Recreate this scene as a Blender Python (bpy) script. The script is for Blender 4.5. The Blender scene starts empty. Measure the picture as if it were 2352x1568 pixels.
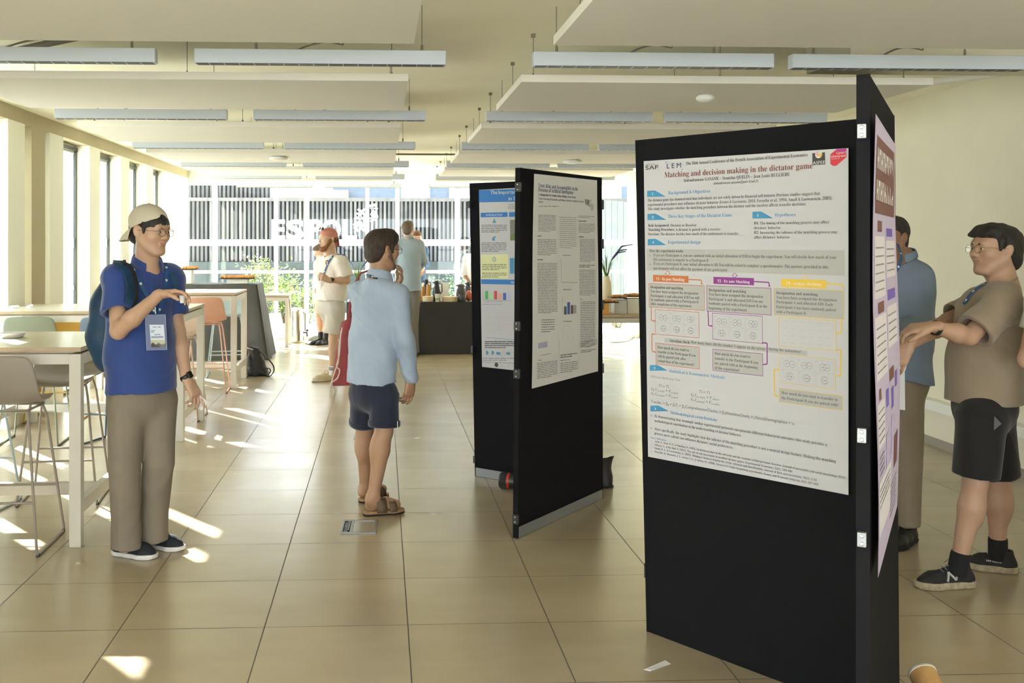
import bpy, math, random
import numpy as np
from mathutils import Vector, Matrix
S = bpy.context.scene
COL = S.collection
random.seed(7)
# ---------------------------------------------------------------- camera, world, sun, exposure
F, PX, HY, YAW, HC = 2367.24, 990.68, 556.17, 0.0482, 1.6107
cam = bpy.data.cameras.new('camera')
cam.sensor_width = 36.0
cam.lens = F / 2352 * 36
cam.shift_x = (1176 - PX) / 2352
cam.shift_y = -(784 - HY) / 2352
cam.clip_start = 0.05
cam.clip_end = 200
camo = bpy.data.objects.new('camera', cam)
camo.location = (0, 0, HC)
camo.rotation_euler = (math.pi / 2, 0, -YAW)
COL.objects.link(camo)
S.camera = camo

w = bpy.data.worlds.new('sky')
S.world = w
w.use_nodes = True
wn = w.node_tree
bg = wn.nodes['Background']
tc = wn.nodes.new('ShaderNodeTexCoord')
sp = wn.nodes.new('ShaderNodeSeparateXYZ')
rmp = wn.nodes.new('ShaderNodeValToRGB')
wn.links.new(tc.outputs['Generated'], sp.inputs[0])
wn.links.new(sp.outputs['Z'], rmp.inputs[0])
wn.links.new(rmp.outputs[0], bg.inputs[0])
rmp.color_ramp.elements[0].position = 0.0
rmp.color_ramp.elements[0].color = (1.0, 0.955, 1.0, 1)
rmp.color_ramp.elements[1].position = 0.6
rmp.color_ramp.elements[1].color = (0.78, 0.86, 1.05, 1)
bg.inputs[1].default_value = 3.2

SUN_AZ, SUN_EL = math.radians(142), math.radians(31.5)
sund = Vector((math.sin(SUN_AZ) * math.cos(SUN_EL), math.cos(SUN_AZ) * math.cos(SUN_EL), -math.sin(SUN_EL)))
sl = bpy.data.lights.new('sun', 'SUN')
sl.energy = 19.0
sl.angle = math.radians(0.6)
sl.color = (1.0, 0.935, 0.86)
slo = bpy.data.objects.new('sun', sl)
slo.rotation_euler = sund.to_track_quat('-Z', 'Y').to_euler()
slo.location = (-10, 25, 15)
COL.objects.link(slo)

S.view_settings.view_transform = 'Standard'
S.view_settings.look = 'None'
S.view_settings.exposure = 1.5
S.view_settings.gamma = 1.0
S.view_settings.use_curve_mapping = False
S.cycles.max_bounces = 8
S.cycles.diffuse_bounces = 5
S.cycles.glossy_bounces = 3
S.cycles.transparent_max_bounces = 16
S.cycles.transmission_bounces = 4
S.cycles.caustics_reflective = False
S.cycles.caustics_refractive = False
S.cycles.sample_clamp_indirect = 6.0
S.cycles.use_denoising = True


# ---------------------------------------------------------------- measuring helpers (pixel of the photo -> point)
_s, _c = math.sin(YAW), math.cos(YAW)
def ray(x, y):
    a = (x - PX) / F; b = (HY - y) / F
    return Vector((_s + _c * a, _c - _s * a, b))
def G(x, y, z=0.0):
    r = ray(x, y); t = (z - HC) / r.z
    return Vector((r.x * t, r.y * t, z))
def A(x, y, Y):
    r = ray(x, y); t = Y / r.y
    return Vector((r.x * t, Y, HC + r.z * t))
def onplane(x, y, o, n):
    r = ray(x, y); c = Vector((0, 0, HC))
    t = (Vector(o) - c).dot(n) / r.dot(n)
    return c + r * t


# ---------------------------------------------------------------- materials
MATS = {}
def mat(name, col, rough=0.6, metal=0.0, var=0.0, scale=8.0, bump=0.0, bscale=60.0, spec=0.5, stretch=(1, 1, 1), sheen=0.0, alpha=1.0, col2=None, trans=0.0, emit=0.0):
    if name in MATS: return MATS[name]
    m = bpy.data.materials.new(name); m.use_nodes = True
    nt = m.node_tree; b = nt.nodes['Principled BSDF']
    b.inputs['Roughness'].default_value = rough
    b.inputs['Metallic'].default_value = metal
    b.inputs['Specular IOR Level'].default_value = spec
    b.inputs['Base Color'].default_value = (*col, 1)
    if sheen: b.inputs['Sheen Weight'].default_value = sheen
    if alpha < 1: b.inputs['Alpha'].default_value = alpha
    if trans: b.inputs['Subsurface Weight'].default_value = trans; b.inputs['Subsurface Radius'].default_value = (0.012, 0.005, 0.003)
    t = nt.nodes.new('ShaderNodeTexCoord'); mp = nt.nodes.new('ShaderNodeMapping')
    nt.links.new(t.outputs['Object'], mp.inputs[0]); mp.inputs['Scale'].default_value = stretch
    n = nt.nodes.new('ShaderNodeTexNoise'); n.inputs['Scale'].default_value = scale; n.inputs['Detail'].default_value = 4
    nt.links.new(mp.outputs[0], n.inputs[0])
    r = nt.nodes.new('ShaderNodeValToRGB')
    c2 = col2 or tuple(min(1, c * (1 + var)) for c in col)
    c1 = col if col2 else tuple(c * (1 - var) for c in col)
    r.color_ramp.elements[0].position = 0.3; r.color_ramp.elements[1].position = 0.7
    r.color_ramp.elements[0].color = (*c1, 1); r.color_ramp.elements[1].color = (*c2, 1)
    nt.links.new(n.outputs[0], r.inputs[0]); nt.links.new(r.outputs[0], b.inputs['Base Color'])
    if bump:
        n2 = nt.nodes.new('ShaderNodeTexNoise'); n2.inputs['Scale'].default_value = bscale; n2.inputs['Detail'].default_value = 3
        nt.links.new(mp.outputs[0], n2.inputs[0])
        bp = nt.nodes.new('ShaderNodeBump'); bp.inputs['Strength'].default_value = bump; bp.inputs['Distance'].default_value = 0.01
        nt.links.new(n2.outputs[0], bp.inputs['Height']); nt.links.new(bp.outputs[0], b.inputs['Normal'])
    m.diffuse_color = (*col, 1)
    MATS[name] = m
    return m

def glass_mat(name, tint=(0.93, 0.97, 0.96), rough=0.02, refl=1.45):
    if name in MATS: return MATS[name]
    m = bpy.data.materials.new(name); m.use_nodes = True; nt = m.node_tree
    for n in list(nt.nodes): nt.nodes.remove(n)
    out = nt.nodes.new('ShaderNodeOutputMaterial'); mx = nt.nodes.new('ShaderNodeMixShader')
    tr = nt.nodes.new('ShaderNodeBsdfTransparent'); gl = nt.nodes.new('ShaderNodeBsdfGlossy'); fr = nt.nodes.new('ShaderNodeMath'); fr.operation = 'MULTIPLY_ADD'; fr.inputs[1].default_value = 0.6; fr.inputs[2].default_value = 0.03
    lw = nt.nodes.new('ShaderNodeLayerWeight'); lw.inputs[0].default_value = 0.5; pw = nt.nodes.new('ShaderNodeMath'); pw.operation = 'POWER'; pw.inputs[1].default_value = 4
    nt.links.new(lw.outputs['Facing'], pw.inputs[0]); nt.links.new(pw.outputs[0], fr.inputs[0])
    tr.inputs[0].default_value = (*tint, 1); gl.inputs['Roughness'].default_value = rough
    nt.links.new(fr.outputs[0], mx.inputs[0]); nt.links.new(tr.outputs[0], mx.inputs[1]); nt.links.new(gl.outputs[0], mx.inputs[2])
    nt.links.new(mx.outputs[0], out.inputs[0])
    MATS[name] = m
    return m

# ---------------------------------------------------------------- mesh helpers
class MB:
    def __init__(s): s.v = []; s.f = []; s.m = []; s.sm = []
    def add(s, vs, fs, mi=0, smooth=False):
        o = len(s.v); s.v += [tuple(v) for v in vs]
        for f in fs: s.f.append(tuple(i + o for i in f)); s.m.append(mi); s.sm.append(smooth)
        return s
    def box(s, p, q, mi=0, rz=0.0, c=None):
        x0, y0, z0 = p; x1, y1, z1 = q
        vs = [Vector(v) for v in ((x0,y0,z0),(x1,y0,z0),(x1,y1,z0),(x0,y1,z0),(x0,y0,z1),(x1,y0,z1),(x1,y1,z1),(x0,y1,z1))]
        if rz:
            c = Vector(c) if c else (Vector(p) + Vector(q)) / 2
            R = Matrix.Rotation(rz, 3, 'Z'); vs = [R @ (v - c) + c for v in vs]
        return s.add(vs, [(0,3,2,1),(4,5,6,7),(0,1,5,4),(1,2,6,5),(2,3,7,6),(3,0,4,7)], mi)
    def hexa(s, b, t, mi=0):
        n = len(b); vs = list(b) + list(t)
        fs = [tuple(reversed(range(n))), tuple(range(n, 2 * n))] + [(i, (i+1) % n, n + (i+1) % n, n + i) for i in range(n)]
        return s.add(vs, fs, mi)
    def tube(s, pts, r, mi=0, n=10, cap=True, closed=False, flat=1.0, up=None):
        pts = [Vector(p) for p in pts]; k = len(pts)
        rs = r if isinstance(r, (list, tuple)) else [r] * k
        rings = []; prev = None
        for i, p in enumerate(pts):
            if closed: d = (pts[(i+1) % k] - pts[i-1])
            else: d = pts[min(i+1, k-1)] - pts[max(i-1, 0)]
            d = d.normalized() if d.length > 1e-9 else Vector((0, 0, 1))
            if prev is None:
                u = Vector(up) if up else (Vector((0,0,1)) if abs(d.z) < 0.9 else Vector((1,0,0)))
                a = d.cross(u).normalized()
            else:
                a = (prev - d * prev.dot(d)).normalized()
            prev = a; b = d.cross(a)
            rings.append([p + a * math.cos(2*math.pi*j/n) * rs[i] + b * math.sin(2*math.pi*j/n) * rs[i] * flat for j in range(n)])
        vs = [v for rg in rings for v in rg]; fs = []
        for i in range(k if closed else k - 1):
            i2 = (i + 1) % k
            for j in range(n): fs.append((i*n+j, i*n+(j+1) % n, i2*n+(j+1) % n, i2*n+j))
        s.add(vs, fs, mi, True)
        if cap and not closed:
            s.add(rings[0], [tuple(reversed(range(n)))], mi); s.add(rings[-1], [tuple(range(n))], mi)
        return s
    def lathe(s, prof, c=(0,0,0), mi=0, n=24, axis=None, cap=True):
        c = Vector(c); R = Matrix.Identity(3)
        if axis is not None: R = Vector((0,0,1)).rotation_difference(Vector(axis)).to_matrix()
        vs = []; fs = []; k = len(prof)
        for r, z in prof:
            for j in range(n): vs.append(c + R @ Vector((r*math.cos(2*math.pi*j/n), r*math.sin(2*math.pi*j/n), z)))
        for i in range(k - 1):
            for j in range(n): fs.append((i*n+j, i*n+(j+1) % n, (i+1)*n+(j+1) % n, (i+1)*n+j))
        s.add(vs, fs, mi, True)
        if cap:
            s.add([vs[j] for j in range(n)], [tuple(reversed(range(n)))], mi)
            s.add([vs[(k-1)*n+j] for j in range(n)], [tuple(range(n))], mi)
        return s
    def ell(s, c, r, mi=0, n=12, m=8, R=None, jit=0.0):
        c = Vector(c); vs = []; fs = []
        for i in range(m + 1):
            th = math.pi * i / m
            for j in range(n):
                q = 1 + (random.uniform(-jit, jit) if jit else 0)
                p = Vector((r[0]*math.sin(th)*math.cos(2*math.pi*j/n)*q, r[1]*math.sin(th)*math.sin(2*math.pi*j/n)*q, r[2]*math.cos(th)*q))
                if R is not None: p = R @ p
                vs.append(c + p)
        for i in range(m):
            for j in range(n): fs.append((i*n+j, (i+1)*n+j, (i+1)*n+(j+1) % n, i*n+(j+1) % n))
        return s.add(vs, fs, mi, True)
    def build(s, name, mats, parent=None, loc=None, bevel=0.0, sub=0):
        me = bpy.data.meshes.new(name)
        o0 = Vector((0, 0, 0))
        par = parent
        if par is not None:
            q = par
            while q is not None: o0 += q.location; q = q.parent
        if loc is not None: o0 = Vector(loc)
        if o0.length: vs = [tuple(Vector(v) - o0) for v in s.v]
        else: vs = s.v
        me.from_pydata(vs, [], s.f)
        if not isinstance(mats, (list, tuple)): mats = [mats]
        for m in mats: me.materials.append(m)
        me.polygons.foreach_set('material_index', s.m)
        me.polygons.foreach_set('use_smooth', s.sm)
        me.update()
        o = bpy.data.objects.new(name, me); COL.objects.link(o)
        if parent is not None: o.parent = parent
        elif loc is not None: o.location = loc
        if bevel:
            b = o.modifiers.new('bevel', 'BEVEL'); b.width = bevel; b.segments = 2; b.limit_method = 'ANGLE'; b.harden_normals = False
        if sub:
            b = o.modifiers.new('sub', 'SUBSURF'); b.levels = sub; b.render_levels = sub
        return o

def thing(name, label, cat, loc=(0,0,0), group=None):
    o = bpy.data.objects.new(name, None); COL.objects.link(o); o.location = loc; o.empty_display_size = 0.1
    return tag(o, label, cat, group)
def tag(o, label, cat, group=None, kind=None):
    o['label'] = label; o['category'] = cat
    if group: o['group'] = group
    if kind: o['kind'] = kind
    return o
def struct(o): o['kind'] = 'structure'; return o
def copy_tree(o, loc, rz=None, label=None, parent=None, mats=None):
    c = o.copy(); COL.objects.link(c)
    if parent is not None: c.parent = parent
    else:
        c.location = loc
        if rz is not None: c.rotation_euler = (0, 0, rz)
        if label: c['label'] = label
    if mats and c.type == 'MESH':
        c.data = c.data.copy()
        for i, m in enumerate(c.data.materials):
            if m.name in mats: c.data.materials[i] = mats[m.name]
    for ch in list(o.children): copy_tree(ch, None, parent=c, mats=mats)
    return c
# ---------------------------------------------------------------- the room
YB, YF, XL, XR, ZC = 17.3, -4.5, -3.2, 4.373, 2.80
M_CREAM = mat('cream_paint', (0.77, 0.74, 0.585), 0.7, var=0.02, scale=3, bump=0.05)
M_BEAM = mat('ochre_paint', (0.42, 0.36, 0.22), 0.7, var=0.02)
M_CEIL = mat('ceiling_paint', (0.96, 0.935, 0.77), 0.8, var=0.03, scale=1.5)
M_WHITE = mat('white_paint', (0.82, 0.83, 0.78), 0.5, var=0.01)
M_FRAME = mat('white_frame', (0.84, 0.88, 0.86), 0.4)
M_BLACKF = mat('dark_frame', (0.03, 0.04, 0.04), 0.4)
M_GLASS = glass_mat('window_glass')

def film_mat(name):
    if name in MATS: return MATS[name]
    m = bpy.data.materials.new(name); m.use_nodes = True; nt = m.node_tree
    for q in list(nt.nodes): nt.nodes.remove(q)
    o = nt.nodes.new('ShaderNodeOutputMaterial'); mx = nt.nodes.new('ShaderNodeMixShader'); d = nt.nodes.new('ShaderNodeBsdfDiffuse'); t = nt.nodes.new('ShaderNodeBsdfTranslucent')
    d.inputs[0].default_value = (0.93, 0.94, 0.93, 1); t.inputs[0].default_value = (0.9, 0.92, 0.92, 1); mx.inputs[0].default_value = 0.6
    nt.links.new(d.outputs[0], mx.inputs[1]); nt.links.new(t.outputs[0], mx.inputs[2]); nt.links.new(mx.outputs[0], o.inputs[0])
    MATS[name] = m; return m
def floor_mat():
    m = bpy.data.materials.new('floor_tiles'); m.use_nodes = True; nt = m.node_tree; L = nt.links
    b = nt.nodes['Principled BSDF']
    def N(t, **k):
        n = nt.nodes.new(t)
        for a, v in k.items(): setattr(n, a, v)
        return n
    tc = N('ShaderNodeTexCoord'); sx = N('ShaderNodeSeparateXYZ'); L.new(tc.outputs['Object'], sx.inputs[0])
    def math_(op, a, b_=None):
        n = N('ShaderNodeMath', operation=op)
        for i, v in enumerate((a, b_)):
            if v is None: continue
            if isinstance(v, (int, float)): n.inputs[i].default_value = v
            else: L.new(v, n.inputs[i])
        return n.outputs[0]
    tx = math_('DIVIDE', math_('ADD', sx.outputs['X'], 0.4897 + 60), 0.6)
    ty = math_('DIVIDE', math_('ADD', sx.outputs['Y'], 60 - 11.5415 + 0.6 * 20), 0.6)
    fx = math_('FRACT', tx); fy = math_('FRACT', ty)
    dx = math_('MINIMUM', fx, math_('SUBTRACT', 1.0, fx)); dy = math_('MINIMUM', fy, math_('SUBTRACT', 1.0, fy))
    gr = math_('LESS_THAN', math_('MINIMUM', dx, dy), 0.0042)
    cb = N('ShaderNodeCombineXYZ'); L.new(math_('FLOOR', tx), cb.inputs[0]); L.new(math_('FLOOR', ty), cb.inputs[1])
    wn_ = N('ShaderNodeTexWhiteNoise'); L.new(cb.outputs[0], wn_.inputs[0])
    mp = N('ShaderNodeMapping'); mp.inputs['Scale'].default_value = (0.8, 1.6, 1); L.new(tc.outputs['Object'], mp.inputs[0])
    n1 = N('ShaderNodeTexNoise'); n1.inputs['Scale'].default_value = 1.6; n1.inputs['Detail'].default_value = 5; n1.inputs['Roughness'].default_value = 0.55
    L.new(mp.outputs[0], n1.inputs[0])
    v = math_('ADD', math_('MULTIPLY', n1.outputs[0], 0.8), math_('MULTIPLY', wn_.outputs[0], 0.15))
    r = N('ShaderNodeValToRGB'); L.new(v, r.inputs[0])
    r.color_ramp.elements[0].position = 0.25; r.color_ramp.elements[0].color = (0.40, 0.325, 0.215, 1)
    r.color_ramp.elements[1].position = 0.72; r.color_ramp.elements[1].color = (0.50, 0.41, 0.285, 1)
    mx = N('ShaderNodeMix', data_type='RGBA'); L.new(gr, mx.inputs[0]); L.new(r.outputs[0], mx.inputs[6]); mx.inputs[7].default_value = (0.10, 0.08, 0.06, 1)
    L.new(mx.outputs[2], b.inputs['Base Color'])
    rr = math_('ADD', math_('MULTIPLY', n1.outputs[0], 0.12), 0.19); L.new(math_('ADD', rr, math_('MULTIPLY', gr, 0.4)), b.inputs['Roughness'])
    b.inputs['Specular IOR Level'].default_value = 0.65
    n2 = N('ShaderNodeTexNoise'); n2.inputs['Scale'].default_value = 40; L.new(mp.outputs[0], n2.inputs[0])
    h = math_('SUBTRACT', math_('MULTIPLY', n2.outputs[0], 0.25), gr)
    bp = N('ShaderNodeBump'); bp.inputs['Strength'].default_value = 0.12; bp.inputs['Distance'].default_value = 0.004; L.new(h, bp.inputs['Height'])
    L.new(bp.outputs[0], b.inputs['Normal'])
    return m

struct(MB().box((XL - 0.25, YF, -0.12), (XR + 0.2, YB + 0.05, 0)).build('floor', floor_mat()))
struct(MB().box((XL - 0.3, YF, ZC), (XR + 0.2, YB + 0.12, ZC + 0.15)).build('ceiling', M_CEIL))
struct(MB().box((XR, YF, 0), (XR + 0.18, YB, ZC)).build('wall_right', M_CREAM))
b = MB().box((XR - 0.014, YF, 0.0), (XR, YB, 0.065)); struct(b.build('baseboard_right', mat('grey_skirting', (0.30, 0.27, 0.22), 0.5)))
b = MB().box((XR - 0.10, 2.0, 0.30), (XR, 16.5, 0.375)); struct(b.build('trim_1', M_WHITE, bevel=0.004))
# left side: beam, head, pilasters, column
b = MB().box((XL - 0.16, YF, 2.67), (XL, YB, ZC)); struct(b.build('trim_2', M_BEAM))
b = MB().box((XL - 0.30, YF, 2.58), (XL - 0.16, YB, ZC)).box((XL - 0.30, 2.2, 0), (XL - 0.01, 6.28, 2.67)); struct(b.build('wall_left', M_CREAM))  # second box: unseen stretch made solid to cut the side light
PIL = [11.48 + 1.36 * k for k in range(-1, 3)] + [9.0 - 1.36 * k for k in (0, 1, 2, 5, 6, 7, 8, 9)]
b = MB()
for y in PIL:
    b.box((XL - 0.15, y, 0), (XL, y + 0.42, 2.67))
b.box((XL - 0.15, 15.56 + 1.36 * 0, 0), (XL, YB, 2.67))
struct(b.build('trim_3', mat('pilaster_paint', (0.78, 0.77, 0.66), 0.6)))
b = MB().box((-3.52, 9.60, 0), (XL, 9.98, 2.67)); struct(b.build('trim_4', M_BEAM))
ys = sorted(PIL)
n = 0
edges = [(9.98, 10.12)] + [(10.54, 11.48), (11.90, 12.84), (13.26, 14.20), (14.62, 15.56)]
yy = 9.42
edges += [(9.42, 9.60)]
for k in (0, 1, 5, 6, 7, 8, 9): edges.append((9.0 - 1.36 * (k + 1) + 0.42, 9.0 - 1.36 * k))  # bays nearest and behind the camera are unseen, opened to add fill light
XG = XL - 0.14
for i, (a, c) in enumerate(sorted(edges, key=lambda e: -e[0])):
    n += 1
    fr = MB()
    fr.box((XG - 0.05, a, 0.0), (XG + 0.01, a + 0.022, 2.62)).box((XG - 0.03, c - 0.03, 0.0), (XG - 0.0, c, 2.62))
    fr.box((XG - 0.05, a, 2.60), (XG + 0.01, c, 2.64)).box((XG - 0.05, a, 0.0), (XG + 0.01, c, 0.05))
    w_ = struct(fr.build(f'window_{n}', M_BLACKF))
    g = MB().box((XG - 0.03, a + 0.02, 0.05), (XG - 0.024, c - 0.03, 2.60)).build('glass_pane', M_GLASS, w_)
    if c - a > 0.3:
        MB().box((XG - 0.022, a + 0.03, 1.55), (XG - 0.021, c - 0.04, 1.655)).box((XG - 0.022, a + 0.03, 1.09), (XG - 0.021, c - 0.04, 1.14)).build('white_film_band', film_mat('white_film'), w_)
# blades added outside the left glazing, sized to cut the sun into streaks
b = MB()
y = YF
while y < YB:
    b.box((XL - 0.62, y, -0.1), (XL - 0.44, y + 0.07, 3.0)); y += 0.4533
struct(b.build('trim_5', mat('sun_streak_blade', (0.80, 0.82, 0.78), 0.5)))
# back glazing
mull = [(421, 428), (488, 498.5), (630, 638), (699, 709), (839, 848), (908, 918), (1045, 1056), (1115, 1124), (1253, 1262), (1322, 1332), (1443, 1458)]
xs = [(A(p, 556, YB).x, A(q, 556, YB).x) for p, q in mull]
xs.append((XR - 0.08, XR))
b = MB()
for a, c in xs: b.box((a, YB - 0.05, 0), (c, YB + 0.07, 2.80))
b.box((xs[0][0], YB - 0.03, 2.62), (XR, YB + 0.07, 2.80)).box((xs[0][0], YB - 0.03, 0), (XR, YB + 0.05, 0.04))
b.box((XL - 0.2, YB - 0.02, 0), (xs[0][0], YB + 0.07, 2.8))
struct(b.build('wall_back', M_FRAME))
for i in range(len(xs) - 1):
    n += 1; a, c = xs[i][1], xs[i+1][0]
    fr = MB().box((a, YB - 0.02, 1.09), (c, YB + 0.05, 1.14)).box((a, YB - 0.02, 2.56), (c, YB + 0.05, 2.62)).box((a, YB - 0.02, 0.04), (c, YB + 0.05, 0.08))
    w_ = struct(fr.build(f'window_{n}', M_FRAME))
    MB().box((a, YB + 0.01, 0.06), (c, YB + 0.018, 2.6)).build('glass_pane', M_GLASS, w_)
    MB().box((a, YB - 0.004, 1.553), (c, YB - 0.002, 1.656)).build('white_film_band', MATS['white_film'], w_)
# unseen rear side behind the camera: added glazing, opening sized for fill light
b = MB()
for i in range(7):
    x = XL + (XR - XL) * i / 6; b.box((x - 0.05, YF - 0.1, 0), (x + 0.05, YF, ZC))
b.box((XL, YF - 0.1, 2.5), (XR, YF, ZC)).box((XL, YF - 0.1, 0), (XR, YF, 0.06))
struct(b.build('wall_rear', M_FRAME))
n += 1
fr = MB().box((XL, YF - 0.08, 1.3), (XR, YF - 0.02, 1.35)); w_ = struct(fr.build(f'window_{n}', M_FRAME))
MB().box((XL, YF - 0.06, 0.06), (XR, YF - 0.052, 2.5)).build('glass_pane', M_GLASS, w_)

# ---------------------------------------------------------------- writing helpers
def serif(t, up=0x1D400, lo=0x1D41A, dig=0x1D7CE):
    o = ''
    for ch in t:
        if 'A' <= ch <= 'Z': o += chr(up + ord(ch) - 65)
        elif 'a' <= ch <= 'z': o += chr(0x210E) if (lo == 0x1D44E and ch == 'h') else chr(lo + ord(ch) - 97)
        elif '0' <= ch <= '9' and dig: o += chr(dig + ord(ch) - 48)
        else: o += ch
    return o
def italic(t): return serif(t, 0x1D434, 0x1D44E, 0)
_tc = {}
def text_geo(body, off=0.0):
    """2-D outline of a line of writing: (verts, faces) with the width scaled to 1 and the font size kept in the second value"""
    if (body, off) in _tc: return _tc[(body, off)]
    c = bpy.data.curves.new('w', 'FONT'); c.body = body; c.size = 1.0; c.resolution_u = 3; c.offset = off
    o = bpy.data.objects.new('w', c); COL.objects.link(o)
    dg = bpy.context.evaluated_depsgraph_get()
    me = bpy.data.meshes.new_from_object(o.evaluated_get(dg))
    vs = np.zeros(len(me.vertices) * 3, dtype=np.float64); me.vertices.foreach_get('co', vs); vs = vs.reshape(-1, 3)
    fs = [tuple(p.vertices) for p in me.polygons]
    x0, x1 = vs[:, 0].min(), vs[:, 0].max()
    r = (np.stack([(vs[:, 0] - x0) / (x1 - x0), vs[:, 1]], 1), fs, x1 - x0)
    COL.objects.unlink(o); bpy.data.objects.remove(o); bpy.data.curves.remove(c); bpy.data.meshes.remove(me)
    _tc[(body, off)] = r
    return r
class Sheet:
    """a sheet in 3-D that maps (u,v) in metres, v downwards, to a point; prints lie just over it"""
    def __init__(s, fn, mb): s.fn = fn; s.mb = mb; s.lift = 0.0006
    def poly(s, pts, mi, lift=1): s.mb.add([s.fn(u, v, s.lift * lift) for u, v in pts], [tuple(range(len(pts)))], mi)
    def rect(s, u0, v0, u1, v1, mi, lift=1): 
        k = max(1, int(abs(u1-u0)/0.08))
        for i in range(k):
            a = u0 + (u1-u0)*i/k; c = u0 + (u1-u0)*(i+1)/k
            s.poly([(a, v1), (c, v1), (c, v0), (a, v0)], mi, lift)
    def frame(s, u0, v0, u1, v1, t, mi, lift=1.5):
        s.rect(u0, v0, u1, v0 + t, mi, lift); s.rect(u0, v1 - t, u1, v1, mi, lift); s.rect(u0, v0, u0 + t, v1, mi, lift); s.rect(u1 - t, v0, u1, v1, mi, lift)
    def write(s, body, u, v, size, mi, width=None, lift=2):
        g, fs, w0 = text_geo(body); w_ = width if width else w0 * size
        s.mb.add([s.fn(u + x * w_, v - y * size, s.lift * lift) for x, y in g], fs, mi)
    def line(s, pts, t, mi, lift=1.5):
        for (a, b_), (c, d) in zip(pts, pts[1:]):
            L = math.hypot(c - a, d - b_) or 1; nx, ny = -(d - b_) / L * t / 2, (c - a) / L * t / 2
            s.poly([(a + nx, b_ + ny), (c + nx, d + ny), (c - nx, d - ny), (a - nx, b_ - ny)], mi, lift)
    def ring(s, u, v, r, t, mi, n=18, ry=None, lift=1.6):
        ry = ry or r; p = [(u + r*math.cos(2*math.pi*i/n), v + ry*math.sin(2*math.pi*i/n)) for i in range(n + 1)]
        s.line(p, t, mi, lift)
# ESPOL letters and crest in white film on the back glazing
M_FILM = film_mat('white_lettering')
def glass_sheet(mb):
    o = A(600, 556, YB - 0.008)
    return Sheet(lambda u, v, l: Vector((u, YB - 0.008 - l, v)), mb)
mb = MB(); sh = glass_sheet(mb); sc = 17.3 / F
for ch, x0, x1 in (('E', 624, 655), ('S', 657, 698), ('P', 711, 741), ('O', 739, 783), ('L', 787, 820)):
    g, fs, w0 = text_geo(ch, 0.035); ymax = max(y for x, y in g); ymin = min(y for x, y in g)
    a, c = A(x0, 550, YB).x, A(x1, 550, YB).x; z0, z1 = A(x0, 550, YB).z, A(x0, 504, YB).z
    P_ = [Vector((a + x * (c - a), YB - 0.008, z0 + (y - ymin) / (ymax - ymin) * (z1 - z0))) for x, y in g]
    mb.add(P_, fs, 0)
o = mb.build('window_lettering', M_FILM); tag(o, 'large white ESPOL letters stuck on the back glazing', 'lettering')
mb = MB()
ck = [0]
def cp(x, y): return A(x, y, YB - 0.009 - 0.0004 * ck[0])
def strk(pts, w):
    ck[0] += 1
    for (a, b_), (c, d) in zip(pts, pts[1:]):
        L = math.hypot(c-a, d-b_) or 1; nx, ny = -(d-b_)/L*w/2, (c-a)/L*w/2
        mb.add([cp(a+nx, b_+ny), cp(a-nx, b_-ny), cp(c-nx, d-ny), cp(c+nx, d+ny)], [(0, 1, 2, 3)])
strk([(822, 480), (838, 493)], 5); strk([(838, 480), (822, 493)], 5); strk([(845, 474), (864, 470)], 6)
mb.add([cp(850, 492), cp(858, 481), cp(867, 492), cp(858, 502)], [(0, 3, 2, 1)])
for cx, cy in ((821, 494), (833, 495)):
    pts = [(cx + 4*math.cos(t*math.pi/5), cy + 5*math.sin(t*math.pi/5)) for t in range(11)]; strk(pts, 2.2)
strk([(813, 501), (838, 503), (868, 498)], 2.5); strk([(836, 500), (838, 532)], 3.5); strk([(812, 517), (820, 512), (828, 509), (832, 518), (826, 527)], 5)
strk([(815, 508), (822, 514), (818, 524), (824, 532)], 4); strk([(830, 511), (824, 518)], 4); strk([(812, 524), (819, 520)], 3); strk([(846, 505), (846, 514)], 4); strk([(850, 508), (862, 504)], 3.5)
strk([(829, 520), (834, 530)], 3); strk([(862, 476), (868, 500)], 2)
for k in range(7): 
    x, y = 850 + k * 2.6, 478 + (k % 3) * 9; strk([(x, y), (x + 2.4, y + 1)], 2)
o = mb.build('window_crest', M_FILM); tag(o, 'white heraldic lion crest sticker on the back glazing right of the letters', 'sticker')

# ---------------------------------------------------------------- ceiling rafts, light bars
M_RAFT = mat('raft_white', (0.76, 0.74, 0.67), 0.85, var=0.015, scale=2)
M_BAR = mat('light_bar_white', (0.52, 0.57, 0.64), 0.45)
M_LOUV = mat('louvre_dark', (0.03, 0.03, 0.035), 0.5)
M_WIRE = mat('wire_grey', (0.12, 0.11, 0.09), 0.4, 0.5)
M_CABLE = mat('cable_grey', (0.16, 0.15, 0.12), 0.6)
M_CLIP = mat('wire_clip', (0.20, 0.18, 0.13), 0.5)
ordn = ['nearest', 'second nearest', 'third nearest', 'fourth nearest', 'fifth nearest', 'farthest']
def raft(x0, x1, yf, label, last):
    y0 = yf - 1.25; cx, cy = (x0 + x1) / 2, (y0 + yf) / 2
    t = thing('ceiling_raft', label, 'ceiling panel', (cx, cy, 2.5), 'acoustic rafts hanging in rows')
    MB().box((x0, y0, 2.5), (x1, yf, 2.542)).build('panel', M_RAFT, t, bevel=0.002)
    for x in (x0 + 0.09, (x0+x1)/2, x1 - 0.09):
        for y in (y0 + 0.16, yf - 0.16):
            m_ = MB().tube([(x, y, 2.54), (x, y, ZC)], 0.0018, n=6); m_.box((x-0.012, y-0.012, ZC-0.02), (x+0.012, y+0.012, ZC), 1); m_.lathe([(0.008, 2.54), (0.008, 2.565), (0.003, 2.575)], (x, y, 0), 1, n=8)
            m_.build('hanging_wire', [M_WIRE, M_CLIP], t)
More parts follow.
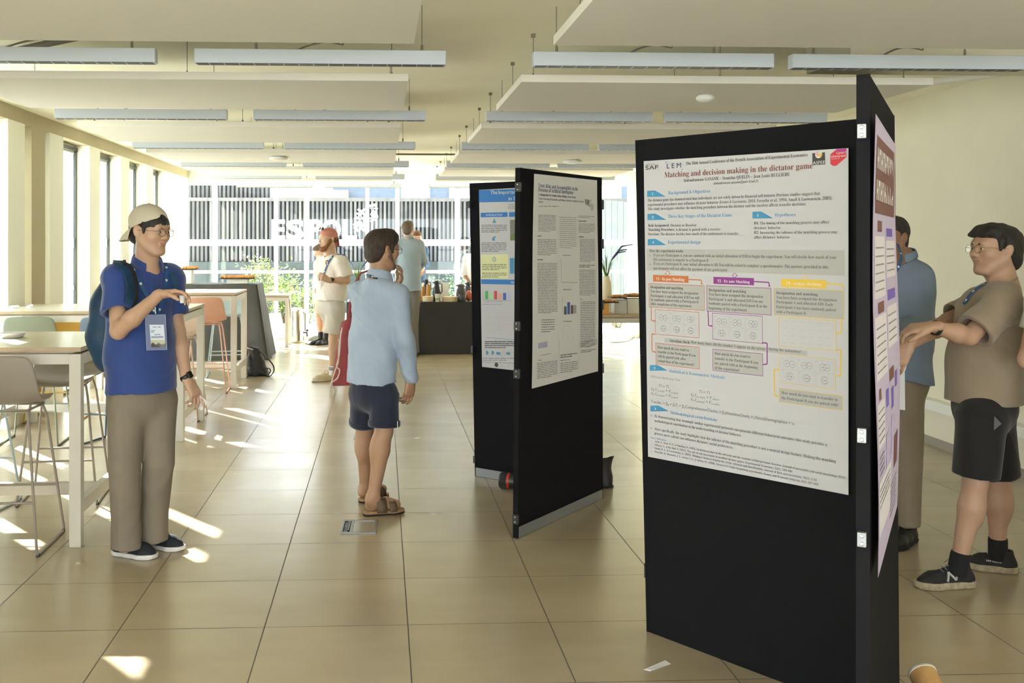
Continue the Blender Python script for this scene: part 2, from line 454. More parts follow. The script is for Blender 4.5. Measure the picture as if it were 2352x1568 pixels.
for k in range(6):
    yf = 4.62 + 2.32 * k
    raft(-2.33, 0.147, yf, f'{ordn[k]} white ceiling raft of the left row above the tables', k)
    raft(0.775, 3.12, yf, f'{ordn[k]} white ceiling raft of the right row above the poster boards', k)
def bar(x0, x1, yc, label, cable):
    t = thing('light_bar', label, 'ceiling light', ((x0+x1)/2, yc, 2.5), 'linear light bars between the rafts')
    MB().box((x0, yc - 0.032, 2.497), (x1, yc + 0.032, 2.568)).build('housing', M_BAR, t, bevel=0.003)
    l = MB().box((x0 + 0.01, yc - 0.030, 2.4955), (x1 - 0.01, yc + 0.030, 2.4985))
    nn = 17
    for i in range(1, nn):
        x = x0 + (x1-x0)*i/nn; l.box((x-0.002, yc-0.030, 2.4945), (x+0.002, yc+0.030, 2.4985), 1)
    l.build('louvre', [M_LOUV, M_BAR], t)
    for x in (x0 + 0.12 if x0 > 0 else x0 + 0.3, x1 - 0.12 if x0 < 0 else x1 - 0.3):
        m_ = MB().tube([(x, yc, 2.57), (x, yc, ZC)], 0.0018, n=6); m_.lathe([(0.007, 2.568), (0.007, 2.595), (0.003, 2.605)], (x, yc, 0), 1, n=8)
        m_.build('hanging_wire', [M_WIRE, M_CLIP], t)
    if cable:
        xm = (x0 + x1) / 2
        pts = [(xm - 0.12 + 0.3 * q, yc + 0.05 * math.sin(q*3), 2.57 + 0.05 * math.sin(q * 3.14) + 0.22 * max(0, q - 0.75) * 4) for q in [i / 12 for i in range(13)]]
        MB().tube(pts, 0.005, n=6).build('supply_cable', M_CABLE, t)
side = {0: 'left bar of the left row', 1: 'right bar of the left row', 2: 'left bar of the right row', 3: 'right bar of the right row'}
for k in range(6):
    yc = 5.17 + 2.32 * k + (0.03 if k else 0)
    for j, (a, c) in enumerate(((-2.34, -1.115), (-0.925, 0.322), (0.762, 1.99), (2.085, 3.30))):
        bar(a, c, yc, f'{ordn[k]} white light bar hanging between rafts, {side[j]}', k < 3)
# detectors
def detector(x, y, z, label, r=0.06):
    t = thing('smoke_detector', label, 'detector', (x, y, z))
    MB().lathe([(r*0.75, z), (r, z - 0.012), (r, z - 0.022), (r*0.8, z - 0.034), (r*0.25, z - 0.042)], (x, y, 0), n=28).build('housing', M_WHITE, t)
    MB().lathe([(r*0.55, z+0.001), (r*0.55, z + 0.012 if z < 2.6 else z)], (x, y, 0), n=20).build('base_ring', M_CLIP if z < 2.6 else M_WHITE, t)
q = G(1620, 230, 2.47); detector(q.x, q.y, 2.499, 'round white detector under the second right raft', 0.055)
q = G(1315, 374, 2.47); detector(q.x, q.y, 2.499, 'round white detector on metal base above the grey poster board', 0.1)
q = G(640, 366, 2.47); detector(q.x, q.y, 2.499, 'small round white detector under a far left raft', 0.1)
# pipes and ducts under the ceiling
def pipe(pts, r, label, m=M_CABLE, name='ceiling_pipe', cat='pipe'):
    o = MB().tube(pts, r, n=10).build(name, m); tag(o, label, cat); return o
pipe([(0.15, 13.0, 2.72), (1.1, 13.0, 2.72)], 0.012, 'thin dark pipe crossing the gap between far rafts')
pipe([(-2.9, 6.9, 2.76), (-1.1, 5.35, 2.76)], 0.02, 'grey conduit running slantwise above the left light bars')
pipe([(3.1, 8.2, 2.74), (4.37, 6.4, 2.74)], 0.022, 'white pipe slanting to the right wall under the ceiling', M_WHITE)
o = MB().box((2.6, 5.6, 2.64), (4.373, 6.2, 2.80)).build('ceiling_duct', mat('duct_beige', (0.62, 0.60, 0.48), 0.6), bevel=0.004); tag(o, 'beige boxed duct under the ceiling by the right wall', 'duct')
# ---------------------------------------------------------------- outside the back glazing
M_GRAV = mat('pale_gravel', (0.55, 0.53, 0.47), 0.9, var=0.15, scale=6)
struct(MB().box((-14, YB + 0.1, -0.12), (14, 40, -0.02)).box((-14, YF, -0.12), (XL - 0.25, YB + 0.1, -0.02)).build('floor_outside', M_GRAV))
M_SLAT = mat('weathered_slat', (0.080, 0.076, 0.070), 0.8, var=0.3, scale=3, stretch=(3, 3, 0.4))
M_SLAT2 = mat('pale_slat', (0.125, 0.115, 0.098), 0.8, var=0.2, scale=3, stretch=(3, 3, 0.4))
M_DARK = mat('fence_backing', (0.026, 0.028, 0.030), 0.9)
M_WALLB = mat('garden_wall', (0.045, 0.055, 0.048), 0.9, var=0.3, scale=2)
YFN = 24.0
t = thing('slat_fence', 'weathered vertical timber slat fence behind the back glazing', 'fence', (-1.5, YFN, 0))
b = MB().box((-4.9, YFN + 0.05, 1.15), (9, YFN + 0.09, 2.62)); b.build('backing_board', M_DARK, t)
b = MB(); x = -4.85; i = 0
while x < 9:
    b.box((x, YFN - 0.02, 1.17), (x + 0.052, YFN + 0.03, 2.63 if x > -20 else 3.05), 0 if random.random() < 0.6 else 1); x += 0.098
b.build('slats', [M_SLAT, M_SLAT2], t)
MB().box((-4.9, YFN - 0.03, 2.56), (9, YFN + 0.05, 2.64)).build('top_rail', M_SLAT2, t)
t = thing('slat_screen', 'taller slatted timber screen rising above the fence at the left', 'screen', (-5, YFN, 2.64))
b = MB(); x = -4.85
while x < -2.6: b.box((x, YFN + 0.1, 2.5), (x + 0.052, YFN + 0.14, 3.5)); x += 0.098
b.build('slats', M_SLAT, t)
MB().box((-4.9, YFN + 0.15, 2.5), (-2.6, YFN + 0.18, 3.5)).build('backing_board', M_DARK, t)
o = MB().box((-4.9, YFN - 0.1, -0.1), (9, YFN + 0.1, 1.16)).build('garden_wall', M_WALLB, bevel=0.01); tag(o, 'low dark green garden wall under the slat fence', 'wall')
# building behind
t = thing('neighbour_building', 'blue grey building with pale window panels beyond the fence', 'building', (2, 34, 0))
MB().box((-1.5, 32, 0), (14, 40, 9)).build('wall', mat('blue_grey_cladding', (0.085, 0.11, 0.14), 0.6, var=0.1), t)
for k in range(6):
    MB().box((0.6 + k * 1.5, 31.93, 2.95), (1.5 + k * 1.5, 32.02, 3.45)).build('window', mat('pale_pane', (0.75, 0.8, 0.85), 0.2), t)
MB().box((-3.6, 31, 2.9), (-1.0, 36, 3.18)).build('eave', mat('eave_beige', (0.22, 0.175, 0.14), 0.8), t)
t = thing('tiled_roof_house', 'house with pale brown roof beyond the fence at left', 'building', (-5, 34, 0))
MB().box((-9, 33, 0), (-1.6, 40, 2.9)).build('wall', M_CREAM, t)
MB().hexa([(-9.4, 32.5, 2.85), (-1.2, 32.5, 2.85), (-1.2, 40.5, 2.85), (-9.4, 40.5, 2.85)], [(-9.0, 36, 5.0), (-1.5, 36, 5.0), (-1.5, 36.6, 5.0), (-9.0, 36.6, 5.0)]).build('roof', mat('roof_tiles', (0.17, 0.13, 0.105), 0.9, var=0.2, scale=20), t)

# plants
M_LEAF = mat('leaf_yellow_green', (0.22, 0.33, 0.05), 0.5, var=0.4, scale=3)
M_LEAFD = mat('leaf_green', (0.07, 0.16, 0.035), 0.5, var=0.4, scale=3)
M_STEM = mat('stem_brown', (0.16, 0.11, 0.06), 0.8)
def shrub(x, y, h, r, n, label, m, ls=0.07, z0=-0.02, group=None, cat='shrub'):
    rnd = random.Random(int(x * 100) + n)
    t = thing('garden_shrub', label, cat, (x, y, z0), group)
    b = MB(); lf = MB()
    for k in range(max(5, n // 40)):
        a = rnd.uniform(0, 6.28); q = rnd.uniform(0.1, 0.9) * r
        top = Vector((x + q * math.cos(a), y + q * math.sin(a), z0 + h * rnd.uniform(0.7, 1.0)))
        base = Vector((x + q*0.15*math.cos(a), y + q*0.15*math.sin(a), z0)); mid = base.lerp(top, 0.5) + Vector((rnd.uniform(-.05,.05), rnd.uniform(-.05,.05), h * 0.06))
        b.tube([base, mid, top], [0.012, 0.008, 0.004], n=6)
        for j in range(n // max(5, n // 40)):
            f = rnd.uniform(0.2, 1.05); p = base.lerp(mid, f * 2) if f < 0.5 else mid.lerp(top, min(1.1, f * 2 - 1))
            p = p + Vector((rnd.gauss(0, r * 0.22), rnd.gauss(0, r * 0.22), rnd.gauss(0, 0.05)))
            d = Vector((rnd.gauss(0, 1), rnd.gauss(0, 1), rnd.gauss(0.2, 0.6))).normalized(); s_ = ls * rnd.uniform(0.6, 1.3)
            u = d.cross(Vector((0, 0, 1))).normalized() if abs(d.z) < 0.95 else Vector((1, 0, 0)); w_ = d.cross(u) * 0.18
            lf.add([p, p + d*s_*0.5 + u*s_*0.3 + w_*s_, p + d*s_, p + d*s_*0.5 - u*s_*0.3 + w_*s_], [(0, 1, 2, 3)])
    b.build('stems', M_STEM, t); lf.build('foliage', m, t)
    return t
q = A(600, 700, 19.2); shrub(q.x, 19.2, 1.35, 0.45, 900, 'yellow green shrub outside the glazing behind the black clothed table', M_LEAF)
q = A(655, 700, 20.9); shrub(q.x, 20.9, 1.1, 0.4, 700, 'low bright shrub outside beside the small white table', M_LEAF)
q = A(745, 700, 19.0); shrub(q.x, 19.0, 0.75, 0.45, 600, 'low green shrub outside behind the bearded man', M_LEAF)
q = A(700, 700, 20.2); shrub(q.x, 20.2, 0.9, 0.4, 500, 'small pale shrub outside right of the steel urn', M_LEAF)
q = A(1030, 700, 19.5); shrub(q.x, 19.5, 0.95, 0.6, 900, 'dark green shrub outside behind the coffee table', M_LEAFD)
q = A(1085, 700, 21.2); shrub(q.x, 21.2, 0.8, 0.4, 500, 'dark green shrub outside beside the rear poster board', M_LEAFD)
q = A(900, 700, 19.8); shrub(q.x, 19.8, 0.9, 0.6, 600, 'green shrub outside behind the two light blue shirts', M_LEAFD)
q = A(1415, 700, 19.5); shrub(q.x, 19.5, 0.5, 0.6, 500, 'low shrub outside seen between the two poster displays', M_LEAF)
# pale board fence at the right outside
t = thing('board_fence', 'pale green board fence outside at the right of the back glazing', 'fence', (4.5, 22.5, 0))
b = MB()
for k in range(26): b.box((3.0 + k * 0.13, 22.0, -0.05), (3.125 + k * 0.13, 22.03, 2.65 - k*0.01))
b.build('boards', mat('pale_board', (0.13, 0.145, 0.125), 0.8, var=0.15, scale=2), t)
# ---------------------------------------------------------------- poster boards
M_FELT = mat('black_felt', (0.009, 0.009, 0.011), 0.95, var=0.25, scale=300, spec=0.15, bump=0.15, bscale=500)
M_EDGE = mat('black_edge', (0.008, 0.008, 0.010), 0.8, spec=0.15)
M_ALU = mat('grey_aluminium', (0.34, 0.36, 0.38), 0.4, 0.6)
M_STEEL = mat('bright_steel', (0.55, 0.56, 0.57), 0.25, 1.0)
M_PLB = mat('clip_plastic', (0.05, 0.055, 0.06), 0.3)
class Board:
    """a flat board: face plane through three points, u to the right as one looks at it"""
    def __init__(s, bl, br, tl, tr=None, th=0.03):
        s.bl, s.br, s.tl = Vector(bl), Vector(br), Vector(tl); s.tr = Vector(tr) if tr else s.tl + s.br - s.bl
        s.u = (s.br - s.bl).normalized(); up = (s.tl - s.bl); s.n = s.u.cross(up).normalized()
        s.up = s.n.cross(s.u); s.th = th; s.o = s.bl
    def P(s, u, v, l=0.0): return s.o + s.u * u - s.up * v + s.n * l
    def uv(s, x, y):
        p = onplane(x, y, s.o, s.n) - s.o
        return p.dot(s.u), -p.dot(s.up)
def make_board(bd, label, rail=True):
    t = thing('poster_board', label, 'display board', ((bd.bl + bd.br) / 2).to_tuple(), 'black felt poster boards')
    W = (bd.br - bd.bl).length; H = (bd.tl - bd.bl).length; n = bd.n * -bd.th
    z0 = 0.06 if rail else 0.0
    def cor(f, g): return bd.bl.lerp(bd.br, f).lerp(bd.tl.lerp(bd.tr, f), g)
    f0 = [cor(0, z0/H), cor(1, z0/H), cor(1, 1), cor(0, 1)]
    MB().hexa([p + n for p in f0], f0).build('felt_panel', [M_FELT], t, bevel=0.002)
    e = MB()
    for a, b_ in (((0, 0), (0, 1)), ((1, 0), (1, 1))):
        p, q = cor(*a), cor(*b_); c_ = bd.u * 0.004
        e.hexa([p - c_ + bd.n*0.001, p + c_ + bd.n*0.001, p + c_ + n*1.03, p - c_ + n*1.03], [q - c_ + bd.n*0.001, q + c_ + bd.n*0.001, q + c_ + n*1.03, q - c_ + n*1.03])
    e.build('edge_strip', M_EDGE, t)
    if rail:
        f1 = [cor(0.005, 0.001), cor(0.995, 0.001), cor(0.995, z0/H), cor(0.005, z0/H)]
        MB().hexa([p + n * 0.9 for p in f1], [p + bd.n * 0.002 for p in f1]).build('foot_rail', M_ALU, t)
    return t
def clip(t, p, u, n, w=0.028, h=0.05, m=M_PLB, d=0.016):
    up = Vector((0, 0, 1)); b = MB()
    b.hexa([p - u*w/2 - up*h/2, p + u*w/2 - up*h/2, p + u*w/2 - up*h/2 + n*d, p - u*w/2 - up*h/2 + n*d], [p - u*w/2 + up*h/2, p + u*w/2 + up*h/2, p + u*w/2 + up*h/2 + n*d, p - u*w/2 + up*h/2 + n*d])
    for s_ in (-1, 1): b.lathe([(0.0, d + 0.002), (0.005, d + 0.003), (0.0055, d)], p + up * h * 0.27 * s_, 1, n=10, axis=n, cap=False)
    return b.build('hinge_clip', [m, M_STEEL], t, bevel=0.002)
b1 = Board((1.099, 4.218, 0), (1.692, 3.385, 0), (1.050, 4.213, 2.032), (1.672, 3.383, 2.032))
t1 = make_board(b1, 'black felt board with the large white dictator game poster', rail=False)
b2 = Board((1.215, 2.515, 0), (1.722, 3.352, 0), (1.221, 2.525, 2.032), (1.702, 3.348, 2.032))
t2 = make_board(b2, 'black felt board turned edge on at the right carrying the lilac poster', rail=False)
# near edge strip of that board (faces the camera)
en = -b2.u
for yy in (300, 1002, 1242):
    p = A(1979, yy, 2.50); clip(t2, Vector((1.200, 2.521, p.z)), Vector((0.86, -0.5, 0)).normalized(), en, 0.021, 0.036, m=M_ALU)
for z in (1.82, 1.15, 0.25): clip(t1, b1.P(0.0, -z, -0.012), -b1.n, -b1.u, 0.02, 0.06)
b3 = Board((0.742, 5.579, 0), (1.387, 6.416, 0), (0.758, 5.60, 2.018), (1.383, 6.43, 2.018))
# this one leans its left part back: face towards the camera
t3 = make_board(b3, 'black felt board with the grey text poster in the middle of the hall')
b4 = Board((0.646, 7.08, 0), (1.345, 6.470, 0), (0.610, 7.10, 2.018), (1.341, 6.48, 2.018))
t4 = make_board(b4, 'black felt board with the blue headed poster, partly behind another board')
for yy in (430, 748, 857, 1190):
    p = A(1197, yy, 5.6); clip(t3, Vector((b3.bl.x + 0.008*(p.z), b3.bl.y, p.z)) - b3.u * 0.0 - b3.n*0.012, b3.n, -b3.u, 0.034, 0.05, m=M_PLB)
for yy in (470, 802, 1054): 
    p = A(1080, yy, 7.1); clip(t4, b4.P(0.0, -p.z, -0.012) + Vector((-0.018*p.z, 0, 0)), b4.n, -b4.u, 0.03, 0.05)
for yy in (470, 560, 700, 845): 
    p = A(1384, yy, 6.43); clip(t3, b3.P((b3.br-b3.bl).length, -p.z, -0.012), b3.n, b3.u, 0.03, 0.06)

# ---------------------------------------------------------------- posters
M_PAPER = mat('poster_paper', (0.54, 0.54, 0.575), 0.45, var=0.008, scale=4)
INK = {k: mat('ink_' + k, c, 0.55) for k, c in dict(black=(0.045, 0.045, 0.05), grey=(0.11, 0.11, 0.12), red=(0.19, 0.045, 0.03), tab=(0.055, 0.27, 0.50), head=(0.12, 0.29, 0.52), box=(0.44, 0.437, 0.43), orange=(0.56, 0.17, 0.05), purple=(0.26, 0.04, 0.27),
    yellow=(0.78, 0.52, 0.05), white=(0.72, 0.72, 0.72), navy=(0.05, 0.07, 0.20), lyon=(0.62, 0.03, 0.06), magenta=(0.50, 0.03, 0.30), blue=(0.02, 0.18, 0.55), lightgrey=(0.45, 0.45, 0.46), olive=(0.72, 0.73, 0.40), green=(0.05, 0.42, 0.10), lgreen=(0.36, 0.72, 0.33),
    crimson=(0.62, 0.06, 0.06), pink=(0.78, 0.34, 0.32), dblue=(0.05, 0.11, 0.48), pblue=(0.45, 0.48, 0.70), slate=(0.10, 0.13, 0.24), brown=(0.16, 0.12, 0.10), maroon=(0.16, 0.055, 0.05), lilac=(0.50, 0.42, 0.68), violet=(0.15, 0.09, 0.48), paper2=(0.70, 0.66, 0.73), leaf=(0.14, 0.20, 0.06), stone=(0.20, 0.20, 0.18), thin=(0.22, 0.22, 0.24), red2=(0.7, 0.12, 0.08)).items()}
IK = list(INK); IX = {k: i + 1 for i, k in enumerate(IK)}
IMATS = [M_PAPER] + [INK[k] for k in IK]
class Poster(Sheet):
    def __init__(s, bd, corners, off=(0, 0), k=1.0, lift=0.004, wav=0.0):
        s.bd = bd; s.mb = MB(); s.base = lift; s.off = off; s.k = k; s.lift = 0.0005; s.wav = wav
        s.c = [bd.uv(*c) for c in corners]
        s.fn = lambda u, v, l: s.bd.P(u, v, s.base + l + s.bulge(u, v))
        N = 12
        def cc(a, b): 
            (u0, v0), (u1, v1), (u2, v2), (u3, v3) = s.c
            return ((u0*(1-a)+u1*a)*(1-b) + (u3*(1-a)+u2*a)*b, (v0*(1-a)+v1*a)*(1-b) + (v3*(1-a)+v2*a)*b)
        vs = []; fs = []
        for j in range(N + 1):
            for i in range(N + 1): vs.append(s.fn(*cc(i/N, j/N), 0))
        for j in range(N):
            for i in range(N): fs.append((j*(N+1)+i, (j+1)*(N+1)+i, (j+1)*(N+1)+i+1, j*(N+1)+i+1))
        nb = len(vs); vs2 = [v - bd.n * 0.0008 for v in vs]
        s.mb.add(vs, fs, 0, True); s.mb.add(vs2, [tuple(reversed(f)) for f in fs], 0, True)
    def bulge(s, u, v): return s.wav * (0.5 + 0.5 * math.sin(v * 5.1 + u * 2)) if s.wav else 0.0
    def px(s, x, y): return s.bd.uv(s.off[0] + x * s.k, s.off[1] + y * s.k)
    def dep(s, x, y):
        p = onplane(s.off[0] + x * s.k, s.off[1] + y * s.k, s.bd.o, s.bd.n); return (p.x * _s + p.y * _c) / F * s.k
    def t(s, body, x0, y0, x1, em, ink='black', st=serif):
        u0, v0 = s.px(x0, y0); u1, _ = s.px(x1, y0)
        s.write(st(body) if st else body, u0, v0, em * s.dep(x0, y0), IX[ink], abs(u1 - u0))
    def pg(s, pts, ink, lift=1): s.poly([s.px(*p) for p in reversed(pts)], IX[ink], lift)
    def bx(s, x0, y0, x1, y1, ink, lift=1):
        u0, v0 = s.px(x0, y0); u1, v1 = s.px(x1, y1); v1 = s.px(x0, y1)[1]; s.rect(u0, v0, u1, v1, IX[ink], lift)
    def fr(s, x0, y0, x1, y1, tk, ink):
        u0, v0 = s.px(x0, y0); u1, _ = s.px(x1, y1); v1 = s.px(x0, y1)[1]; s.frame(u0, v0, u1, v1, tk * s.dep(x0, y0), IX[ink])
    def ln(s, pts, tk, ink): s.line([s.px(*p) for p in pts], tk * s.dep(*pts[0]), IX[ink])
    def done(s, label, group='conference posters', paper=None):
        o = s.mb.build('poster', [paper or M_PAPER] + IMATS[1:], None, loc=s.bd.P(s.c[0][0], s.c[0][1], s.base))
        return tag(o, label, 'poster', group)
class W1(Poster): pass
p1 = Poster(b1, [(1480, 370), (1950, 340), (1950, 1136), (1490, 1048)], lift=0.004)
# --- header (coordinates read off enlarged crops of the photograph)
p1.off, p1.k = (1450, 320), 530 / 2187
p1.t('SAF', 142, 290, 262, 56, 'black', None); p1.t('SAF', 143, 289, 263, 56, 'black', None); p1.t('LABORATOIRE', 142, 246, 232, 14, 'grey', None)
p1.ln([(262, 215), (252, 250), (268, 290), (282, 322)], 5, 'lightgrey'); p1.ln([(268, 240), (258, 300)], 4, 'lightgrey')
p1.t('L E M', 345, 277, 478, 66, 'navy', None); p1.t('L E M', 346, 276, 479, 66, 'navy', None)
p1.ln([(330, 232), (330, 212), (346, 211)], 4, 'tab'); p1.ln([(478, 290), (494, 289), (494, 272)], 4, 'tab'); p1.ln([(335, 297), (465, 290)], 2, 'lightgrey')
p1.t('The 16th Annual Conference of the French Association of Experimental Economics', 525, 243, 1680, 40)
p1.t('Matching and decision making in the dictator game', 322, 362, 1727, 72, 'red')
p1.t('Abdoudramane GANAME – Stanislas QUELIN – Jean Louis RULLIERE', 500, 403, 1508, 42)
p1.t('abdoudramane.ganame@univ-lyon1.fr', 787, 428, 1212, 34, 'grey')
p1.pg([(1722, 132), (1842, 122), (1846, 238), (1724, 243)], 'black')
u, v = p1.px(1782, 143); d = p1.dep(1782, 143)
p1.rect(u, v, u + 0.0001, v + 0.0001, 0)
for r_, ink, dx, dy in ((36, 'white', 0, 0), (30, 'lilac', -6, -8), (22, 'yellow', 12, 4), (20, 'pink', -8, -4), (12, 'lgreen', 10, -12)):
    p1.poly([(u + (dx + r_*math.cos(-q*math.pi/10))*d, v + (dy + r_*math.sin(-q*math.pi/10))*d) for q in range(20)], IX[ink], 1.5 + 0.3 * (36 - r_) / 6)
p1.t('ASFEE', 1727, 238, 1842, 42, 'white', None); p1.t('ASFEE', 1728, 237, 1843, 42, 'white', None)
p1.pg([(1893, 142), (1955, 92), (2046, 86), (2046, 168), (1950, 250), (1918, 252), (1893, 232)], 'lyon')
p1.pg([(1935, 108), (1955, 92), (2046, 86), (2046, 130)], 'magenta', 1.4)
p1.t('Lyon1', 1955, 140, 2038, 36, 'white', None); p1.t('Université', 1900, 174, 2040, 34, 'white', None); p1.t('Claude Bernard', 1902, 190, 1982, 12, 'white', None)
def tab(x, y, w_, h, num, ttl, tx, ty, tx1, em=46):
    p1.pg([(x, y + 4), (x + 4, y), (x + w_*0.42, y - 2), (x + w_*0.62, y + h*0.28), (x + w_*0.82, y + h*0.65), (x + w_, y + h - 3), (x, y + h)], 'tab')
    p1.t(num, x + 45, y + h*0.72, x + 58, 34, 'white'); p1.t(ttl, tx, ty, tx1, em, 'head')
tab(157, 487, 178, 58, '1', 'Background & Objectives', 357, 522, 757)
for b_, x0, y0, x1 in (('The dictator game has demonstrated that individuals are not solely driven by financial self-interest. Previous studies suggest that', 163, 590, 1797),
    ('experimental procedures may influence dictator behavior (Festré & Garrouste, 2014; Forsythe et al., 1994; Small & Loewenstein, 2003).', 163, 632, 1915),
    ('This study investigates whether the matching procedure between the dictator and the receiver affects transfer decisions.', 163, 672, 1668)):
    p1.t(b_, x0, y0, x1, 38, 'grey')
tab(160, 706, 180, 59, '2', 'Three Key Stages of the Dictator Game', 355, 745, 963); tab(1155, 686, 195, 64, '3', 'Hypotheses', 1367, 731, 1565)
for b_, x0, y0, x1, ink in (('Role Assignment:', 168, 828, 370, 'black'), ('Dictator or Receiver.', 380, 827, 632, 'grey'), ('Matching Procedure:', 168, 868, 418, 'black'), ('A dictator is paired with a receiver.', 428, 867, 858, 'grey'),
    ('Decision:', 168, 909, 272, 'black'), ('The dictator decides how much of the endowment to transfer.', 282, 909, 1027, 'grey'), ('H1', 1170, 806, 1210, 'black'), (': The timing of the matching process may affect', 1213, 806, 1882, 'grey'),
    ('dictators’ behavior.', 1170, 851, 1428, 'grey'), ('H2', 1170, 894, 1210, 'black'), (': Increasing the salience of the matching process may', 1213, 895, 1963, 'grey'), ('affect dictators’ behavior.', 1170, 939, 1515, 'grey')):
    p1.t(b_, x0, y0, x1, 37, ink)
tab(163, 944, 176, 60, '4', 'Experimental design', 355, 988, 663)
p1.bx(150, 1038, 2030, 1240, 'box')
p1.t('How the experiment works', 180, 1067, 500, 36)
for x, y in ((184, 1106), (184, 1186)): p1.bx(x - 4, y - 8, x + 4, y, 'black')
for b_, x0, y0, x1 in (('If you are Participant A, you are endowed with an initial allocation of $10 to begin the experiment. You will decide how much of your', 217, 1108, 1952), ('$10 endowment to transfer to a Participant B.', 217, 1150, 743),
    ('If you are Participant B, your initial allocation is $0. You will be asked to complete a questionnaire. The answers provided to this', 217, 1188, 1875), ('questionnaire will not affect the payment of any participant.', 217, 1231, 920)):
    p1.t(b_, x0, y0, x1, 37, 'grey', )
# --- the three treatment columns
p1.off, p1.k = (1450, 600), 530 / 2352
def hook(pts, ink, tk=13):
    p1.ln(pts, tk, ink)
    (a, b_), (c, d_) = pts[-2], pts[-1]; L = math.hypot(c-a, d_-b_); ux, uy = (c-a)/L, (d_-b_)/L
    p1.pg([(c - uy*12, d_ + ux*12), (c + ux*16, d_ + uy*16), (c + uy*12, d_ - ux*12)] if True else [], ink, 1.6)
def arrow(x, y, ink):
    p1.ln([(x - 14, y - 42), (x - 14, y - 22), (x - 30, y - 22), (x, y), (x + 30, y - 22), (x + 14, y - 22), (x + 14, y - 42), (x - 14, y - 42)], 5, ink)
for (x0, y0, x1, y1, ttl, tx0, ty, tx1, ink, ax) in ((228, 138, 590, 205, 'T1 - Ex post Matching', 262, 190, 550, 'orange', 378), (844, 157, 1258, 228, 'T2 - Ex ante Matching', 885, 212, 1215, 'purple', 1062), (1534, 178, 1994, 258, 'T3 – Salient Matching', 1587, 236, 1943, 'yellow', 1778)):
    p1.bx(x0, y0, x1, y1, ink); p1.t(ttl, tx0, ty, tx1, 40, 'white'); arrow(ax, y0 + (ax - x0) * 0.035, ink)
hook([(590, 184), (720, 190), (724, 222)], 'orange', 10); hook([(1258, 205), (1410, 214), (1414, 246)], 'purple', 12); hook([(1994, 226), (2160, 236), (2166, 268)], 'yellow', 13)
def cell(x0, y0, x1, y1, ink, fill=True):
    if fill: p1.bx(x0, y0, x1, y1, 'box')
    p1.fr(x0, y0, x1, y1, 4.5, ink)
cell(185, 222, 755, 466, 'orange'); cell(773, 245, 1436, 508, 'purple'); cell(1458, 268, 2176, 548, 'yellow')
for b_, x0, y0, x1, ink in (('Designation and matching', 204, 273, 535, 'black'), ('You have been assigned the designation', 205, 316, 690, 'grey'), ('Participant A and allocated $10.You will', 205, 360, 700, 'grey'), ('be randomly paired with a Participant B', 207, 400, 690, 'grey'), ('after completion of the experiment.', 207, 443, 626, 'grey'),
    ('Designation and matching', 798, 303, 1178, 'black'), ('You have been assigned the designation', 798, 346, 1350, 'grey'), ('Participant A and allocated $10.You are', 798, 393, 1350, 'grey'), ('randomly paired with a Participant B at the', 798, 438, 1393, 'grey'), ('beginning of the experiment.', 798, 486, 1190, 'grey'),
    ('Designation and matching', 1487, 332, 1908, 'black'), ('You have been assigned the designation', 1487, 378, 2100, 'grey'), ('Participant A and allocated $10. Each', 1487, 424, 2062, 'grey'), ('Participant A has been randomly paired', 1487, 474, 2090, 'grey'), ('with a Participant B.', 1487, 524, 1793, 'grey')):
    p1.t(b_, x0, y0, x1, 39, ink)
def venn(x0, y0, x1, y1, ink):
    cell(x0, y0, x1, y1, ink, False)
    (u0, v0), u1, v1 = p1.px(x0, y0), p1.px(x1, y0)[0], p1.px(x0, y1)[1]
    w_, h = (u1 - u0), (v1 - v0); d_ = p1.dep(x0, y0)
    for r_ in range(2):
        for c_ in range(3):
            a0, b0 = u0 + w_*(0.04 + 0.31*c_), v0 + h*(0.08 + 0.43*r_)
            p1.frame(a0, b0, a0 + w_*0.30, b0 + h*0.41, 1.6*d_, IX['box']); p1.write('ABCDEF'[r_*3+c_] + '.', a0 + w_*0.02, b0 + h*0.07, 14*d_, IX['grey'])
            gap = (0.052, 0.043, 0.033, 0.022, 0.012, 0.006)[r_*3+c_] * w_; cx, cy = a0 + w_*0.15, b0 + h*0.23; rr = h*0.115 if r_*3+c_ < 4 else h*0.13
            p1.ring(cx - gap, cy, rr, 2.2*d_, IX['grey']); p1.ring(cx + gap, cy, rr * (1 if r_*3+c_ < 4 else 0.8), 2.2*d_, IX['grey'])
            p1.rect(cx - gap - w_*0.022, cy - 2*d_, cx - gap + w_*0.015, cy + 2*d_, IX['grey']); p1.rect(cx + gap - w_*0.012, cy + 1*d_, cx + gap + w_*0.025, cy + 5*d_, IX['grey'])
venn(249, 488, 700, 742, 'orange'); venn(832, 524, 1348, 793, 'purple'); cell(1508, 566, 2096, 858, 'yellow', False)
for r_ in range(4):
    for c_ in range(6): p1.ln([(1545 + c_*90, 604 + r_*74 + c_*5.5), (1595 + c_*90, 607 + r_*74 + c_*5.5)], 4, 'lightgrey')
u, v = p1.px(1750, 764); p1.ring(u, v, 42*d, 2*d, IX['lightgrey'], ry=16*d)
hook([(210, 466), (212, 600), (240, 606)], 'orange', 9); hook([(790, 508), (794, 652), (820, 657)], 'purple', 11); hook([(2150, 592), (2144, 734), (2106, 732)], 'yellow', 12)
p1.ln([(249, 742), (216, 740), (218, 900), (225, 918), (256, 924)], 10, 'orange')
p1.bx(345, 778, 1800, 824, 'box'); p1.t('Attention check:', 397, 818, 608, 38, 'black'); p1.t('How many times did the number 1 appear on the screen', 618, 834, 1372, 38, 'grey'); p1.t('during the animation?', 1410, 902, 1736, 38, 'grey')
p1.ln([(1340, 828), (1392, 832), (1392, 1046), (1350, 1050)], 12, 'purple')
cell(253, 828, 704, 1046, 'red2'); cell(835, 889, 1350, 1110, 'purple')
